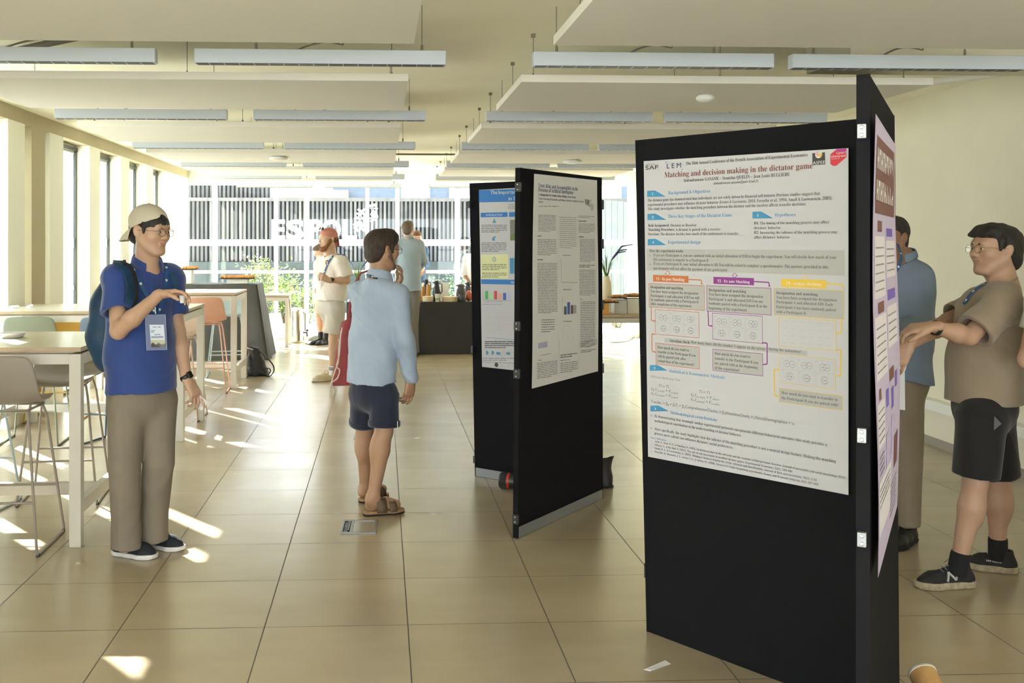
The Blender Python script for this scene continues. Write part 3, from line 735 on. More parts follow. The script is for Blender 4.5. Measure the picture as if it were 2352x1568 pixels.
for b_, x0, y0, x1 in (('How much do you want to', 277, 886, 595), ('transfer to the Participant B you', 277, 931, 663), ('will be paired with after', 277, 976, 565), ('completion of the experiment?', 277, 1022, 647),
    ('How much do you want to', 859, 948, 1220), ('transfer to the Participant B you', 859, 998, 1300), ('are paired with at the beginning', 859, 1046, 1296), ('of the experiment?', 859, 1094, 1112)):
    p1.t(b_, x0, y0, x1, 39, 'grey')
p1.ln([(2096, 900), (2144, 905), (2140, 1166), (2096, 1166)], 13, 'yellow'); venn(1512, 942, 2092, 1234, 'yellow')
p1.off, p1.k = (1450, 820), 530 / 2352
p1.ln([(1512, 126), (1464, 126), (1466, 388), (1505, 400)], 13, 'yellow'); cell(1512, 310, 2160, 455, 'yellow')
p1.t('How much do you want to transfer to', 1540, 372, 2110, 41, 'grey'); p1.t('the Participant B you are paired with?', 1540, 424, 2118, 41, 'grey')
tab(195, 80, 184, 58, '5', 'Statistical & Econometric Methods', 395, 152, 962, 44)
p1.t('Wilcoxon Rank-Sum Test', 208, 205, 503, 32, 'thin', italic)
for b_, x0, y0, x1, st in (('T1 vs T2', 288, 300, 391, italic), ('H₀: F', 208, 334, 268, italic), ('ex ante', 268, 346, 348, italic), ('= F', 358, 352, 414, italic), ('ex post', 414, 366, 485, italic), ('H₁: F', 208, 380, 268, italic), ('ex ante', 268, 392, 348, italic), ('< F', 358, 398, 414, italic), ('ex post', 414, 412, 485, italic),
    ('T2 vs T3', 700, 360, 809, italic), ('H₀: F', 612, 393, 672, italic), ('ex ante', 672, 408, 762, italic), ('= F', 775, 418, 832, italic), ('salient', 832, 432, 905, italic), ('H₁: F', 612, 440, 672, italic), ('salient', 672, 456, 755, italic), ('< F', 768, 466, 824, italic), ('ex ante', 824, 480, 905, italic)):
    p1.t(b_, x0, y0, x1, 40 if len(b_) < 6 or 'vs' in b_ else 28, 'grey', st)
p1.t('Transferᵢ = β₀ + β₁Tᵢ + β₂ComprehensionChecksᵢ + β₃AttentionCheckᵢ + 𝛿SocioDemographics + uᵢ', 208, 462, 1668, 42, 'grey', None)
tab(202, 493, 188, 58, '6', 'Methodological contributions', 405, 575, 878, 44)
for x, y in ((210, 592), (210, 720)): p1.bx(x - 4, y - 4, x + 4, y + 5, 'black')
for b_, x0, y0, x1, em in (('By demonstrating that seemingly similar experimental protocols can generate different behavioral outcomes, this study provides a', 245, 608, 2000, 38), ('methodological contribution to the understanding of dictator behavior.', 245, 656, 1130, 38),
    ('More specifically, the study highlights that the salience of the matching procedure is not a neutral design feature. Making the matching', 245, 740, 2090, 38), ('process more salient can influence dictators’ social preferences.', 245, 784, 1045, 38)):
    p1.t(b_, x0, y0, x1, em, 'grey')
p1.t('Keys references', 208, 824, 366, 26, 'head')
for b_, x0, y0, x1 in (('Aron, A., Aron, E. N., & Smollan, D. (1992). Inclusion of other in the self scale and the structure of interpersonal closeness. Journal of personality and social psychology, 63(4).', 247, 862, 2190),
    ('Iriberri, N., & Rey-Biel, P. (2011). The role of role uncertainty in modified dictator games. Experimental Economics, 14(2), 160-180.', 247, 898, 1650),
    ('Small, D. A., & Loewenstein, G. (2003). Helping a victim or helping the victim: Altruism and identifiability. Journal of Risk and uncertainty, 26(1), 5-16.', 247, 932, 1900),
    ('Forsythe, R., Horowitz, J. L., Savin, N. E., & Sefton, M. (1994). Fairness in simple bargaining experiments. Games and Economic behavior, 6(3), 347-369.', 247, 968, 1915)):
    p1.t(b_, x0, y0, x1, 27, 'grey'); p1.ln([(208, y0 - 12), (218, y0 - 10)], 3, 'grey')
p1.done('large white scientific poster titled Matching and decision making in the dictator game')

# --- grey text poster
def textblock(p, x0, y0, x1, y1, nl, ink='thin', rnd=None, tk=None, last=0.7, slope=0.0):
    """a block of print too small to read, as broken lines"""
    rnd = rnd or random.Random(int(x0*3 + y0)); h = (y1 - y0) / nl
    for i in range(nl):
        y = y0 + h * (i + 0.5); x = x0; xe = x1 if i < nl - 1 else x0 + (x1 - x0) * last
        while x < xe - 1e-6:
            w_ = min(rnd.uniform(0.06, 0.2) * (x1 - x0), xe - x)
            ya = y + slope * (x - x0)
            p.ln([(x, ya), (x + w_ * 0.86, ya + slope * w_)], (tk or h * 0.42) * rnd.uniform(0.7, 1.0), ink); x += w_
p2 = Poster(b3, [(1224, 399), (1370, 414), (1372, 852), (1218.5, 892)], lift=0.004, wav=0.006)
p2.mb.m = [0] * len(p2.mb.m)
p2.off, p2.k = (1060, 360), 400 / 1425
sl2 = 0.0
p2.t('Trust, Risk, and Accountability in the', 619, 248, 946, 46, 'slate'); p2.t('Presence of Artificial Intelligence', 619, 283, 908, 46, 'slate')
p2.t('J. Santiago Ruiz M., Gerlinde Fellner-Röhling, Verena Dorner', 620, 316, 930, 26, 'black'); p2.t('Vienna University of Economics and Business, Institute of Digital Ecosystems', 620, 348, 998, 24, 'thin'); p2.t('Austria', 620, 374, 658, 24, 'thin')
p2.t('W', 1003, 400, 1036, 76, 'black'); p2.t('U', 1030, 406, 1056, 76, 'black')
textblock(p2, 1050, 385, 1076, 440, 6, 'grey'); textblock(p2, 622, 396, 866, 414, 1, 'thin', tk=5)
B = lambda *a, **k: textblock(p2, *a, **k)
B(622, 470, 768, 612, 13, slope=0.035); B(616, 642, 664, 654, 1, ink='black', tk=8); B(616, 668, 772, 806, 10, slope=0.03); B(614, 836, 680, 848, 1, ink='black', tk=8); B(614, 864, 774, 1280, 32, slope=0.01)
B(953, 478, 1082, 500, 2, slope=0.05); B(953, 520, 1045, 532, 1, ink='black', tk=8); B(953, 542, 1083, 622, 7, slope=0.04); B(953, 650, 1010, 660, 1, ink='black', tk=8); B(960, 668, 1083, 860, 16, slope=0.03)
B(953, 880, 1080, 908, 2, ink='black'); B(953, 920, 1083, 1135, 17, slope=0.02); B(955, 1160, 990, 1170, 1, ink='black'); B(960, 1180, 1084, 1560, 27, slope=0)
p2.ln([(782, 470), (784, 1560)], 2, 'lightgrey'); p2.ln([(945, 480), (948, 1560)], 2, 'lightgrey')
B(795, 485, 935, 750, 16, ink='lightgrey', slope=0.04); B(820, 800, 912, 812, 1, ink='black', tk=5); p2.ln([(808, 830), (808, 1025), (935, 1028)], 2.5, 'grey'); B(820, 1080, 915, 1092, 1, ink='black', tk=5)
for k, (x, h_, ink) in enumerate(((826, 1222, 'slate'), (853, 1188, 'dblue'), (881, 1212, 'brown'), (905, 1212, 'lightgrey'))): p2.pg([(x, 1290 - k*3), (x + 22, 1289 - k*3), (x + 22, h_), (x, h_ + 1)], ink)
p2.ln([(814, 1140), (814, 1290)], 2, 'grey'); B(820, 1340, 920, 1350, 1, ink='black', tk=5); B(640, 1325, 750, 1440, 6, ink='thin', slope=-0.03)
p2.ln([(810, 1500), (822, 1400), (850, 1370), (880, 1395), (905, 1500)], 2, 'lightgrey'); p2.bx(614, 1522, 690, 1568, 'pblue')
p2.off, p2.k = (1060, 780), 480 / 1568
p2.ln([(722, 0), (722, 270)], 2, 'lightgrey'); p2.ln([(875, 0), (875, 225)], 2, 'lightgrey')
B(575, 112, 698, 122, 1, ink='black', slope=-0.16, tk=3); B(562, 148, 598, 160, 1, ink='black', slope=-0.1); B(556, 172, 712, 296, 10, slope=-0.15); B(732, 108, 862, 140, 2, ink='black', slope=-0.12); B(732, 150, 838, 160, 1, ink='black', slope=-0.1); B(732, 170, 866, 252, 6, slope=-0.12)
B(886, 8, 1010, 60, 5, slope=-0.1); B(886, 76, 1000, 100, 2, ink='black', slope=-0.1)
p2.done('grey white two column text poster titled Trust, Risk, and Accountability', paper=mat('poster_paper_bright', (0.82, 0.82, 0.86), 0.45, var=0.008))

# --- blue headed poster
p3 = Poster(b4, [(1101, 436), (1252, 428), (1256, 858), (1108, 842)], lift=0.004)
p3.off, p3.k = (1060, 360), 400 / 1425
bold = lambda q: q
p3.pg([(145, 272), (684, 258), (684, 362), (146, 373)], 'blue')
for dx in (0, 1.2):
    p3.t('The', 240 + dx, 307, 297 + dx, 44, 'white', None); p3.t('Importance', 307 + dx, 306, 487 + dx, 44, 'white', None); p3.t('in Eco', 388 + dx, 357, 492 + dx, 44, 'white', None)
p3.t('Ayrton Guerillon', 390, 398, 500, 20, 'grey', None); B3 = lambda *a, **k: textblock(p3, *a, **k)
B3(382, 402, 500, 428, 2)
p3.pg([(160, 458), (380, 453), (380, 491), (160, 495)], 'blue'); p3.t('INTRODUCTION', 204, 485, 336, 22, 'white', None); p3.pg([(392, 453), (690, 447), (690, 487), (392, 491)], 'blue')
p3.pg([(258, 541), (258, 528), (265, 523), (277, 523), (285, 528), (285, 541)], 'tab'); u, v = p3.px(271, 514); d = p3.dep(271, 514)
p3.poly([(u + 8*d*math.cos(-q*math.pi/8), v + 8*d*math.sin(-q*math.pi/8)) for q in range(16)], IX['tab'])
p3.pg([(252, 676), (262, 655), (280, 650), (284, 660), (272, 668), (278, 686), (258, 686)], 'tab')
B3(166, 552, 378, 622, 5, ink='grey'); B3(166, 698, 373, 780, 6, ink='grey')
p3.pg([(160, 800), (384, 796), (386, 996), (162, 996)], 'olive'); u, v = p3.px(271, 838); p3.ring(u, v, 18*d, 4*d, IX['tab'], lift=2); p3.ring(u, v, 9*d, 3*d, IX['tab'], lift=2)
B3(172, 874, 374, 930, 4, ink='grey'); B3(172, 944, 374, 990, 3, ink='grey')
p3.pg([(400, 516), (520, 512), (520, 684), (402, 684)], 'stone'); p3.pg([(402, 640), (440, 625), (490, 655), (520, 650), (520, 684), (402, 684)], 'leaf', 1.5); p3.pg([(440, 530), (460, 528), (470, 600), (445, 620)], 'lightgrey', 1.5)
p3.pg([(398, 828), (520, 826), (520, 956), (400, 956)], 'tab'); p3.pg([(462, 760), (520, 760), (520, 830), (462, 830)], 'tab'); p3.pg([(462, 835), (520, 832), (520, 955), (464, 955)], 'black', 1.4); p3.ln([(432, 830), (433, 955)], 2, 'white')
p3.pg([(163, 1002), (700, 1008), (700, 1050), (164, 1040)], 'blue'); p3.t('RESULTS', 410, 1036, 492, 26, 'white', None)
for x, y0, y1, ink in ((196, 1097, 1164, 'green'), (234, 1117, 1165, 'lgreen'), (270, 1097, 1167, 'crimson'), (307, 1115, 1169, 'pink'), (343, 1113, 1171, 'dblue'), (382, 1115, 1172, 'pblue')): p3.pg([(x, y0), (x + 25, y0), (x + 25, y1), (x, y1)], ink)
p3.ln([(178, 1075), (180, 1172), (410, 1178)], 2, 'grey'); B3(176, 1200, 412, 1212, 1, tk=4); B3(195, 1180, 405, 1190, 1, tk=4)
rr = random.Random(5)
for r_ in range(3):
    for c_, ink in ((0, 'lgreen'), (1, 'pink'), (2, 'pblue')):
        x0, y0 = 192 + c_*118, 1262 + r_*54; p3.fr(x0, y0, x0 + 112, y0 + 44, 1.6, 'lightgrey')
        pts = [(x0 + 8 + k*9, y0 + 22 + rr.uniform(-9, 9)) for k in range(11)]; p3.ln(pts, 2, ink)
p3.ln([(205, 1478), (500, 1500)], 3, 'tab'); B3(195, 1502, 440, 1568, 4, ink='grey')
p3.off, p3.k = (1060, 780), 480 / 1568
B3(176, 8, 402, 66, 4, ink='grey')
for x in (196, 238):
    p3.pg([(x - 10, 84), (x, 82), (x + 8, 90), (x + 10, 100), (x + 2, 112), (x - 8, 112)], 'tab')
for x in (264, 338): p3.pg([(x, 90), (x + 30, 93), (x + 30, 115), (x, 112)], 'tab'); p3.fr(x, 90, x + 64, 112, 2, 'lightgrey')
B3(160, 132, 420, 160, 2, ink='thin'); p3.ln([(155, 165), (432, 178)], 2, 'black'); u, v = p3.px(265, 188); d = p3.dep(265, 188)
p3.poly([(u + 17*d*math.cos(-q*math.pi/8), v + 17*d*math.sin(-q*math.pi/8)) for q in range(16)], IX['black'])
for x in (300, 345, 385): p3.ln([(x, 182), (x + 14, 190), (x + 10, 204), (x - 4, 198)], 3, 'lightgrey')
p3.done('white poster with a bright blue title band reading The Importance')

# --- lilac poster, seen almost edge on
mp4 = mat('lilac_paper', (0.52, 0.45, 0.66), 0.45, var=0.01)
b2r = Board((1.222, 2.520, 0), (1.722, 3.345, 0), (1.228, 2.530, 2.032))
p4 = Poster(b2r, [(1999, 262), (2051, 330), (2056, 1160), (2003, 1325)], lift=0.004, wav=0.012)
IM4 = [mp4] + IMATS[1:]
W4 = p4.c[1][0] - p4.c[0][0]; u0 = p4.c[0][0]; vt = p4.c[0][1]; vb = p4.c[3][1]; Hh = vb - vt
def R4(a, b, c, d, ink, lift=1): p4.rect(u0 + a*W4, vt + b*Hh, u0 + c*W4, vt + d*Hh, IX[ink], lift)
def T4(a, b, c, d, n_, ink='thin'):
    rn = random.Random(int(a*100+b*991))
    for i in range(n_):
        y = b + (d-b)*(i+0.5)/n_; x = a
        while x < c:
            w_ = min(rn.uniform(0.03, 0.1), c - x); R4(x, y, x + w_*0.85, y + 0.0035, ink, 2); x += w_
R4(0.08, 0.04, 0.96, 0.21, 'maroon')
for r_ in range(2):
    for k in range(9): 
        x = 0.12 + k*0.09; y = 0.065 + r_*0.07; R4(x, y, x + 0.022, y + 0.045, 'white', 2); R4(x + 0.022, y + (0.0 if k % 2 else 0.02), x + 0.06, y + (0.012 if k % 2 else 0.03), 'white', 2); R4(x + 0.05, y, x + 0.065, y + 0.045, 'white', 2)
for a, b_, c, d_ in ((0.08, 0.26, 0.5, 0.40), (0.08, 0.44, 0.5, 0.58), (0.08, 0.63, 0.34, 0.73), (0.08, 0.80, 0.60, 0.92), (0.55, 0.27, 0.96, 0.36), (0.55, 0.43, 0.96, 0.53)): R4(a, b_, c, d_, 'paper2')
for a, b_, c, d_, ink in ((0.2, 0.225, 0.38, 0.25, 'maroon'), (0.2, 0.41, 0.42, 0.435, 'maroon'), (0.58, 0.24, 0.85, 0.26, 'violet'), (0.58, 0.39, 0.9, 0.415, 'violet'), (0.55, 0.58, 0.75, 0.61, 'maroon'), (0.15, 0.6, 0.22, 0.625, 'maroon'), (0.4, 0.62, 0.5, 0.66, 'violet'), (0.62, 0.63, 0.72, 0.68, 'violet'), (0.8, 0.6, 0.9, 0.64, 'violet'), (0.38, 0.72, 0.5, 0.8, 'lilac'), (0.6, 0.7, 0.72, 0.79, 'lilac'), (0.75, 0.76, 0.95, 0.84, 'maroon')): R4(a, b_, c, d_, ink, 1.5)
for a, b_, c, d_, n_ in ((0.12, 0.275, 0.46, 0.39, 6), (0.12, 0.455, 0.46, 0.57, 6), (0.1, 0.64, 0.32, 0.72, 5), (0.58, 0.28, 0.92, 0.35, 4), (0.58, 0.44, 0.92, 0.52, 4), (0.1, 0.81, 0.56, 0.86, 4), (0.1, 0.74, 0.3, 0.79, 4), (0.6, 0.86, 0.95, 0.95, 6)): T4(a, b_, c, d_, n_)
o = p4.mb.build('poster', IM4, None, loc=b2r.P(u0, vt, 0.004)); tag(o, 'long lilac poster with a dark red title block on the edge on board', 'poster', 'conference posters')
# ---------------------------------------------------------------- high tables
M_TOP = mat('table_top_cream', (0.62, 0.58, 0.44), 0.28, var=0.02, scale=6)
M_TOPE = mat('table_edge_oak', (0.52, 0.40, 0.26), 0.5, var=0.1, scale=12, stretch=(1, 1, 8))
M_LEG = mat('table_leg_white', (0.66, 0.62, 0.55), 0.45)
def high_table(x0, x1, y0, y1, h, label, lw=0.062, st=0.2, grp='high white tables', top=None):
    t = thing('high_table', label, 'table', ((x0+x1)/2, (y0+y1)/2, 0), grp)
    tp = MB().box((x0, y0, h - 0.024), (x1, y1, h)); tp.m = [1, 0, 1, 1, 1, 1]
    tp.build('table_top', [top or M_TOP, M_TOPE], t, bevel=0.0015)
    ap = MB(); zt = h - 0.036
    ap.box((x0 + lw, y0 + 0.01, zt - 0.055), (x1 - lw, y0 + 0.045, zt)).box((x0 + lw, y1 - 0.045, zt - 0.055), (x1 - lw, y1 - 0.01, zt))
    ap.box((x0 + 0.005, y0 + lw, zt - 0.06), (x0 + 0.045, y1 - lw, zt)).box((x1 - 0.045, y0 + lw, zt - 0.06), (x1 - 0.005, y1 - lw, zt))
    ap.box((x0 + 0.05, y0 + 0.05, zt), (x1 - 0.05, y1 - 0.05, h - 0.024))
    ap.build('apron', M_LEG, t, bevel=0.002)
    for x in (x0, x1 - lw):
        for y in (y0, y1 - lw): MB().box((x, y, 0), (x + lw, y + lw, zt)).build('leg', M_LEG, t, bevel=0.003)
        if st: MB().box((x + 0.01, y0 + lw, st - 0.035), (x + lw - 0.01, y1 - lw, st + 0.035)).build('stretcher', M_LEG, t, bevel=0.002)
    if st: MB().box((x0 + lw - 0.01, (y0+y1)/2 - 0.02, st - 0.035), (x1 - lw + 0.01, (y0+y1)/2 + 0.02, st + 0.035)).build('stretcher', M_LEG, t, bevel=0.002)
    return t
high_table(-3.15, -1.585, 5.52, 6.50, 1.057, 'nearest high table with cream top and white square legs')
high_table(-3.15, -1.60, 8.42, 9.42, 1.057, 'middle high table with white papers on its cream top')
high_table(-3.12, -1.60, 11.45, 12.35, 1.055, 'farthest high white table in front of the black clothed buffet')
high_table(-2.1, -1.43, 15.9, 16.4, 0.80, 'small pale table by the glazing behind the black clothed buffet', lw=0.05, st=0, grp=None)

# ---------------------------------------------------------------- bar stools (local: sitter faces +Y)
def make_stool(label, cs, cf):
    t = thing('bar_stool', label, 'stool', (0, 0, 0), 'shell seat bar stools')
    prof = [(0.215, 0.722), (0.20, 0.748), (0.15, 0.758), (0.05, 0.752), (-0.05, 0.750), (-0.12, 0.760), (-0.165, 0.790), (-0.19, 0.835), (-0.205, 0.89), (-0.218, 0.95), (-0.228, 1.005), (-0.231, 1.028)]
    wid = [0.17, 0.195, 0.21, 0.218, 0.222, 0.226, 0.226, 0.222, 0.214, 0.206, 0.192, 0.165]
    N = 14; vs = []; fs = []
    for i, ((y, z), w_) in enumerate(zip(prof, wid)):
        for j in range(N + 1):
            s_ = -1 + 2 * j / N; e = abs(s_) ** 3
            lift = 0.022 * s_ * s_ * (1 if i < 7 else 0.2); fwd = 0.03 * s_ * s_ * (0 if i < 5 else min(1, (i - 4) / 4))
            zz = z + lift - (0.012 * e if i >= len(prof) - 2 else 0)
            vs.append((s_ * w_, y + fwd - (0.02 * e if i < 2 else 0), zz))
    for i in range(len(prof) - 1):
        for j in range(N): fs.append((i*(N+1)+j, i*(N+1)+j+1, (i+1)*(N+1)+j+1, (i+1)*(N+1)+j))
    b = MB(); b.add(vs, fs, 0, True); o = b.build('seat_shell', cs, t)
    m_ = o.modifiers.new('solid', 'SOLIDIFY'); m_.thickness = 0.011; m_.offset = -1
    m_ = o.modifiers.new('sub', 'SUBSURF'); m_.levels = 1; m_.render_levels = 1
    r = 0.0075; f = MB()
    f.tube([(-0.15, 0.15, 0.728), (0.15, 0.15, 0.728), (0.15, -0.13, 0.732), (-0.15, -0.13, 0.732)], r, closed=True, n=8); f.build('seat_frame', cf, t)
    for s_ in (-1, 1):
        pts = [(s_*0.15, 0.13, 0.728), (s_*0.165, 0.16, 0.66), (s_*0.235, 0.235, 0.02), (s_*0.237, 0.225, 0.008), (s_*0.237, -0.235, 0.008), (s_*0.235, -0.245, 0.02), (s_*0.165, -0.15, 0.66), (s_*0.15, -0.12, 0.728)]
        MB().tube(pts, r, n=8).build('leg', cf, t)
    z = 0.27; q = 0.205
    g = MB(); g.tube([(-q, q, z), (q, q, z)], r*0.9, n=8); g.build('footrest', cf, t); MB().tube([(-q, -q - 0.005, z), (q, -q - 0.005, z)], r*0.9, n=8).build('footrest', cf, t)
    fe = MB()
    for s_ in (-1, 1):
        for y in (0.222, -0.232): fe.lathe([(0.010, 0.0), (0.010, 0.016)], (s_*0.236, y, 0), n=8)
    fe.build('foot_cap', M_PLB, t)
    return t
TA = mat('stool_taupe', (0.33, 0.285, 0.24), 0.5); GR = mat('stool_sage', (0.27, 0.30, 0.23), 0.5); OR = mat('stool_ochre', (0.62, 0.36, 0.05), 0.5); PK = mat('stool_coral', (0.78, 0.43, 0.31), 0.5)
BL = mat('stool_pale_blue', (0.40, 0.50, 0.53), 0.5); NV = mat('stool_navy', (0.06, 0.09, 0.14), 0.5); SD = mat('stool_sand', (0.62, 0.47, 0.36), 0.5)
s0 = make_stool('taupe bar stool in front of the nearest high table', TA, TA)
protos = {'TA': s0}
first = s0
def put(loc, rz, label, m):
    c = copy_tree(first, loc, rz, label, mats={'stool_taupe': m}); return c
put((-2.00, 6.62, 0), math.pi + 0.1, 'taupe bar stool on the far side of the nearest high table', TA)
put((-2.52, 6.35, 0), math.pi - 0.15, 'pale blue bar stool on the far side of the nearest high table, at left', BL)
put((-2.80, 8.50, 0), 0.05, 'sage green bar stool in front of the middle high table', GR)
put((-2.95, 9.55, 0), math.pi + 0.05, 'ochre yellow bar stool on the far side of the middle high table', OR)
put((-2.12, 8.33, 0), -0.30, 'navy bar stool behind the man with the backpack, at the middle table', NV)
put((-1.88, 9.56, 0), math.pi, 'sand coloured bar stool at the right end of the middle table', SD)
put((-1.90, 11.28, 0), 0.06, 'coral pink bar stool in front of the farthest high table', PK)
put((-1.86, 12.58, 0), math.pi + 0.1, 'pale blue bar stool on the far side of the farthest high table', BL)
s0.location = (-2.00, 5.60, 0); s0.rotation_euler = (0, 0, 0.02)

# ---------------------------------------------------------------- things on the high tables
M_PW = mat('white_paper', (0.82, 0.82, 0.84), 0.6)
q = G(28, 775, 1.057)
o = MB().lathe([(0.052, 0.0), (0.06, 0.003), (0.075, 0.028), (0.078, 0.030), (0.074, 0.026), (0.058, 0.006), (0.0, 0.005)], (q.x, q.y, 1.0575), n=28, cap=False).build('paper_bowl', M_PW, loc=(q.x, q.y, 1.0575)); tag(o, 'shallow white paper bowl on the nearest high table', 'bowl')
for k, (x, y, a, lb) in enumerate(((12, 704, 0.1, 'white paper sheet on the middle high table, at the left edge'), (45, 701, 0.5, 'folded white paper lying further right on the middle high table'))):
    q = G(x, y, 1.057); w_, h_ = 0.21, 0.15; N = 6; vs = []; fs = []
    for i in range(N + 1):
        for j in range(N + 1):
            u, v = (i/N - .5)*w_, (j/N - .5)*h_; vs.append((q.x + u*math.cos(a) - v*math.sin(a), q.y + u*math.sin(a) + v*math.cos(a), 1.0585 + 0.012*(math.sin(i*1.3 + k)**2) * (j/N) ))
    for i in range(N):
        for j in range(N): fs.append((i*(N+1)+j, (i+1)*(N+1)+j, (i+1)*(N+1)+j+1, i*(N+1)+j+1))
    b = MB(); b.add(vs, fs, 0, True); b.add([Vector(v) - Vector((0,0,0.001)) for v in vs], [tuple(reversed(f)) for f in fs], 0, True)
    o = b.build('paper_sheet', M_PW, loc=(q.x, q.y, 1.057)); tag(o, lb, 'paper')
for k, (x, y, lb) in enumerate(((66, 708, 'small crumpled white wrapper on the middle high table, left one'), (73, 706, 'small crumpled white wrapper on the middle high table, right one'), (33, 708, 'crumpled clear film on the middle high table beside the papers'))):
    q = G(x, y, 1.057); b = MB().ell((q.x, q.y, 1.057 + 0.012), (0.018 + 0.02*(k == 2), 0.015, 0.012), n=9, m=6, jit=0.35); b.sm = [False]*len(b.sm)
    o = b.build('paper_wrapper', M_PW, loc=(q.x, q.y, 1.057)); tag(o, lb, 'wrapper')

# ---------------------------------------------------------------- clothed buffet tables
M_CLOTH = mat('black_tablecloth', (0.040, 0.037, 0.030), 0.6, var=0.3, scale=3)
def clothed(name, label, x0, x1, y0, y1, h, fl, mt, folds=9, amp=0.02, bot=None):
    def ring(z, f, a):
        pts = []; n1 = 40; n2 = 16
        X0, X1, Y0, Y1 = x0 - fl[0]*f, x1 + fl[1]*f, y0 - fl[2]*f, y1 + fl[3]*f
        seq = [(X0 + (X1-X0)*i/n1, Y0, 0, -1) for i in range(n1)] + [(X1, Y0 + (Y1-Y0)*i/n2, 1, 0) for i in range(n2)] + [(X1 - (X1-X0)*i/n1, Y1, 0, 1) for i in range(n1)] + [(X0, Y1 - (Y1-Y0)*i/n2, -1, 0) for i in range(n2)]
        for i, (x, y, nx, ny) in enumerate(seq):
            s_ = (x + y) * folds; d = a * (0.6*math.sin(s_) + 0.4*math.sin(2.3*s_ + 1)); pts.append(Vector((x + nx*d, y + ny*d, z)))
        return pts
    b = MB(); zs = [1, 0.985, 0.93, 0.8, 0.6, 0.4, 0.2, 0.0]; rings = [ring(0.004 + (h - 0.004)*z, 1 - z, amp*(1 - z)**0.7) for z in zs]
    n = len(rings[0]); vs = [v for r in rings for v in r]; fs = []
    for i in range(len(rings) - 1):
        for j in range(n): fs.append((i*n + j, (i+1)*n + j, (i+1)*n + (j+1) % n, i*n + (j+1) % n))
    b.add(vs, fs, 0, True); b.add(rings[0], [tuple(range(n))], 0)
    t = b.build('tablecloth', mt, loc=((x0+x1)/2, (y0+y1)/2, 0)); tag(t, label, 'tablecloth')
    return t
clothed('buffet', 'black cloth flaring to the floor over the tall buffet table', -2.95, -1.72, 14.35, 15.05, 1.03, (0.1, 0.17, 0.2, 0.15), M_CLOTH, folds=7, amp=0.03)
clothed('coffee', 'black cloth hanging straight to the floor over the coffee table', -0.50, 1.75, 14.80, 15.55, 0.752, (0, 0, 0.02, 0.02), mat('black_tablecloth_dark', (0.015, 0.014, 0.011), 0.6, var=0.2, scale=3), folds=5, amp=0.012)
M_SLATE = mat('slate_tray', (0.02, 0.02, 0.022), 0.5); M_PAST = mat('pastry_golden', (0.62, 0.27, 0.07), 0.6, var=0.35, scale=14, bump=0.3, bscale=40); M_PALE = mat('pastry_pale', (0.75, 0.55, 0.33), 0.6, var=0.2, scale=20)
M_BOXW = mat('riser_white', (0.80, 0.78, 0.72), 0.6)
def tray(xa, xb, yb, Y, label, nrow=3, m=M_PAST, hh=0.012, dep=0.26, grp='pastry trays'):
    a, c = A(xa, yb, Y), A(xb, yb, Y); z = a.z
    t = MB().box((a.x, Y, z), (c.x, Y + dep, z + hh)).build('serving_tray', M_SLATE, loc=(a.x, Y, z), bevel=0.003); tag(t, label, 'tray', grp)
    return a.x, c.x, z + hh
pc = [0]
def pastries(x0, x1, z, Y, dep, where, nx, ny, r=0.027, ms=(M_PAST,)):
    rn = random.Random(int(z * 999)); pr = None
    for i in range(nx):
        for j in range(ny):
            x = x0 + (x1-x0)*(i + 0.5)/nx + rn.uniform(-.004, .004); y = Y + dep*(j + 0.5)/ny
            key = ms[(i*7 + j*3) % len(ms)]
            b = MB(); s_ = r*rn.uniform(0.85, 1.15)
            if pr is None or rn.random() < 0.15 or True:
                b.ell((0, 0, s_*0.62), (s_*1.15, s_*0.85, s_*0.65), n=10, m=6, jit=0.07)
                for q_ in (-0.5, 0.0, 0.5): b.tube([(q_*s_*1.2, -s_*0.7, s_*0.7), (q_*s_*1.2 + 0.002, 0, s_*1.25), (q_*s_*1.2, s_*0.7, s_*0.7)], s_*0.22, n=6)
            o = b.build('pastry', key); o.location = (x, y, z); o.rotation_euler = (0, 0, rn.uniform(-0.6, 0.6))
            tag(o, f'small golden pastry on {where}', 'pastry', f'pastries on {where}')
def riser(x0, x1, z0, z1, Y, dep, label, m=None, grp='tray risers'):
    o = MB().box((x0, Y, z0), (x1, Y + dep, z1)).build('tray_riser', m or M_BOXW, loc=(x0, Y, z0), bevel=0.004); tag(o, label, 'box', grp)
x0, x1, z = tray(503, 584, 641, 14.5, 'black slate tray of pastries at the right end of the tall buffet'); pastries(x0 + .02, x1 - .02, z, 14.5, 0.26, 'the slate tray right on the buffet', 11, 4)
riser(x0 + 0.1, x1 - 0.1, 1.031, z - 0.0122, 14.53, 0.2, 'low clear riser under the right buffet tray', M_BOXW)
x0, x1, z = tray(383, 452, 620, 14.5, 'black slate tray of pastries raised high on the buffet behind the drinker'); pastries(x0 + .02, x1 - .02, z, 14.5, 0.26, 'the raised tray behind the man drinking', 9, 4)
riser(x0 + 0.08, x1 - 0.08, 1.031, z - 0.0122, 14.54, 0.18, 'tall white riser under the left buffet tray')
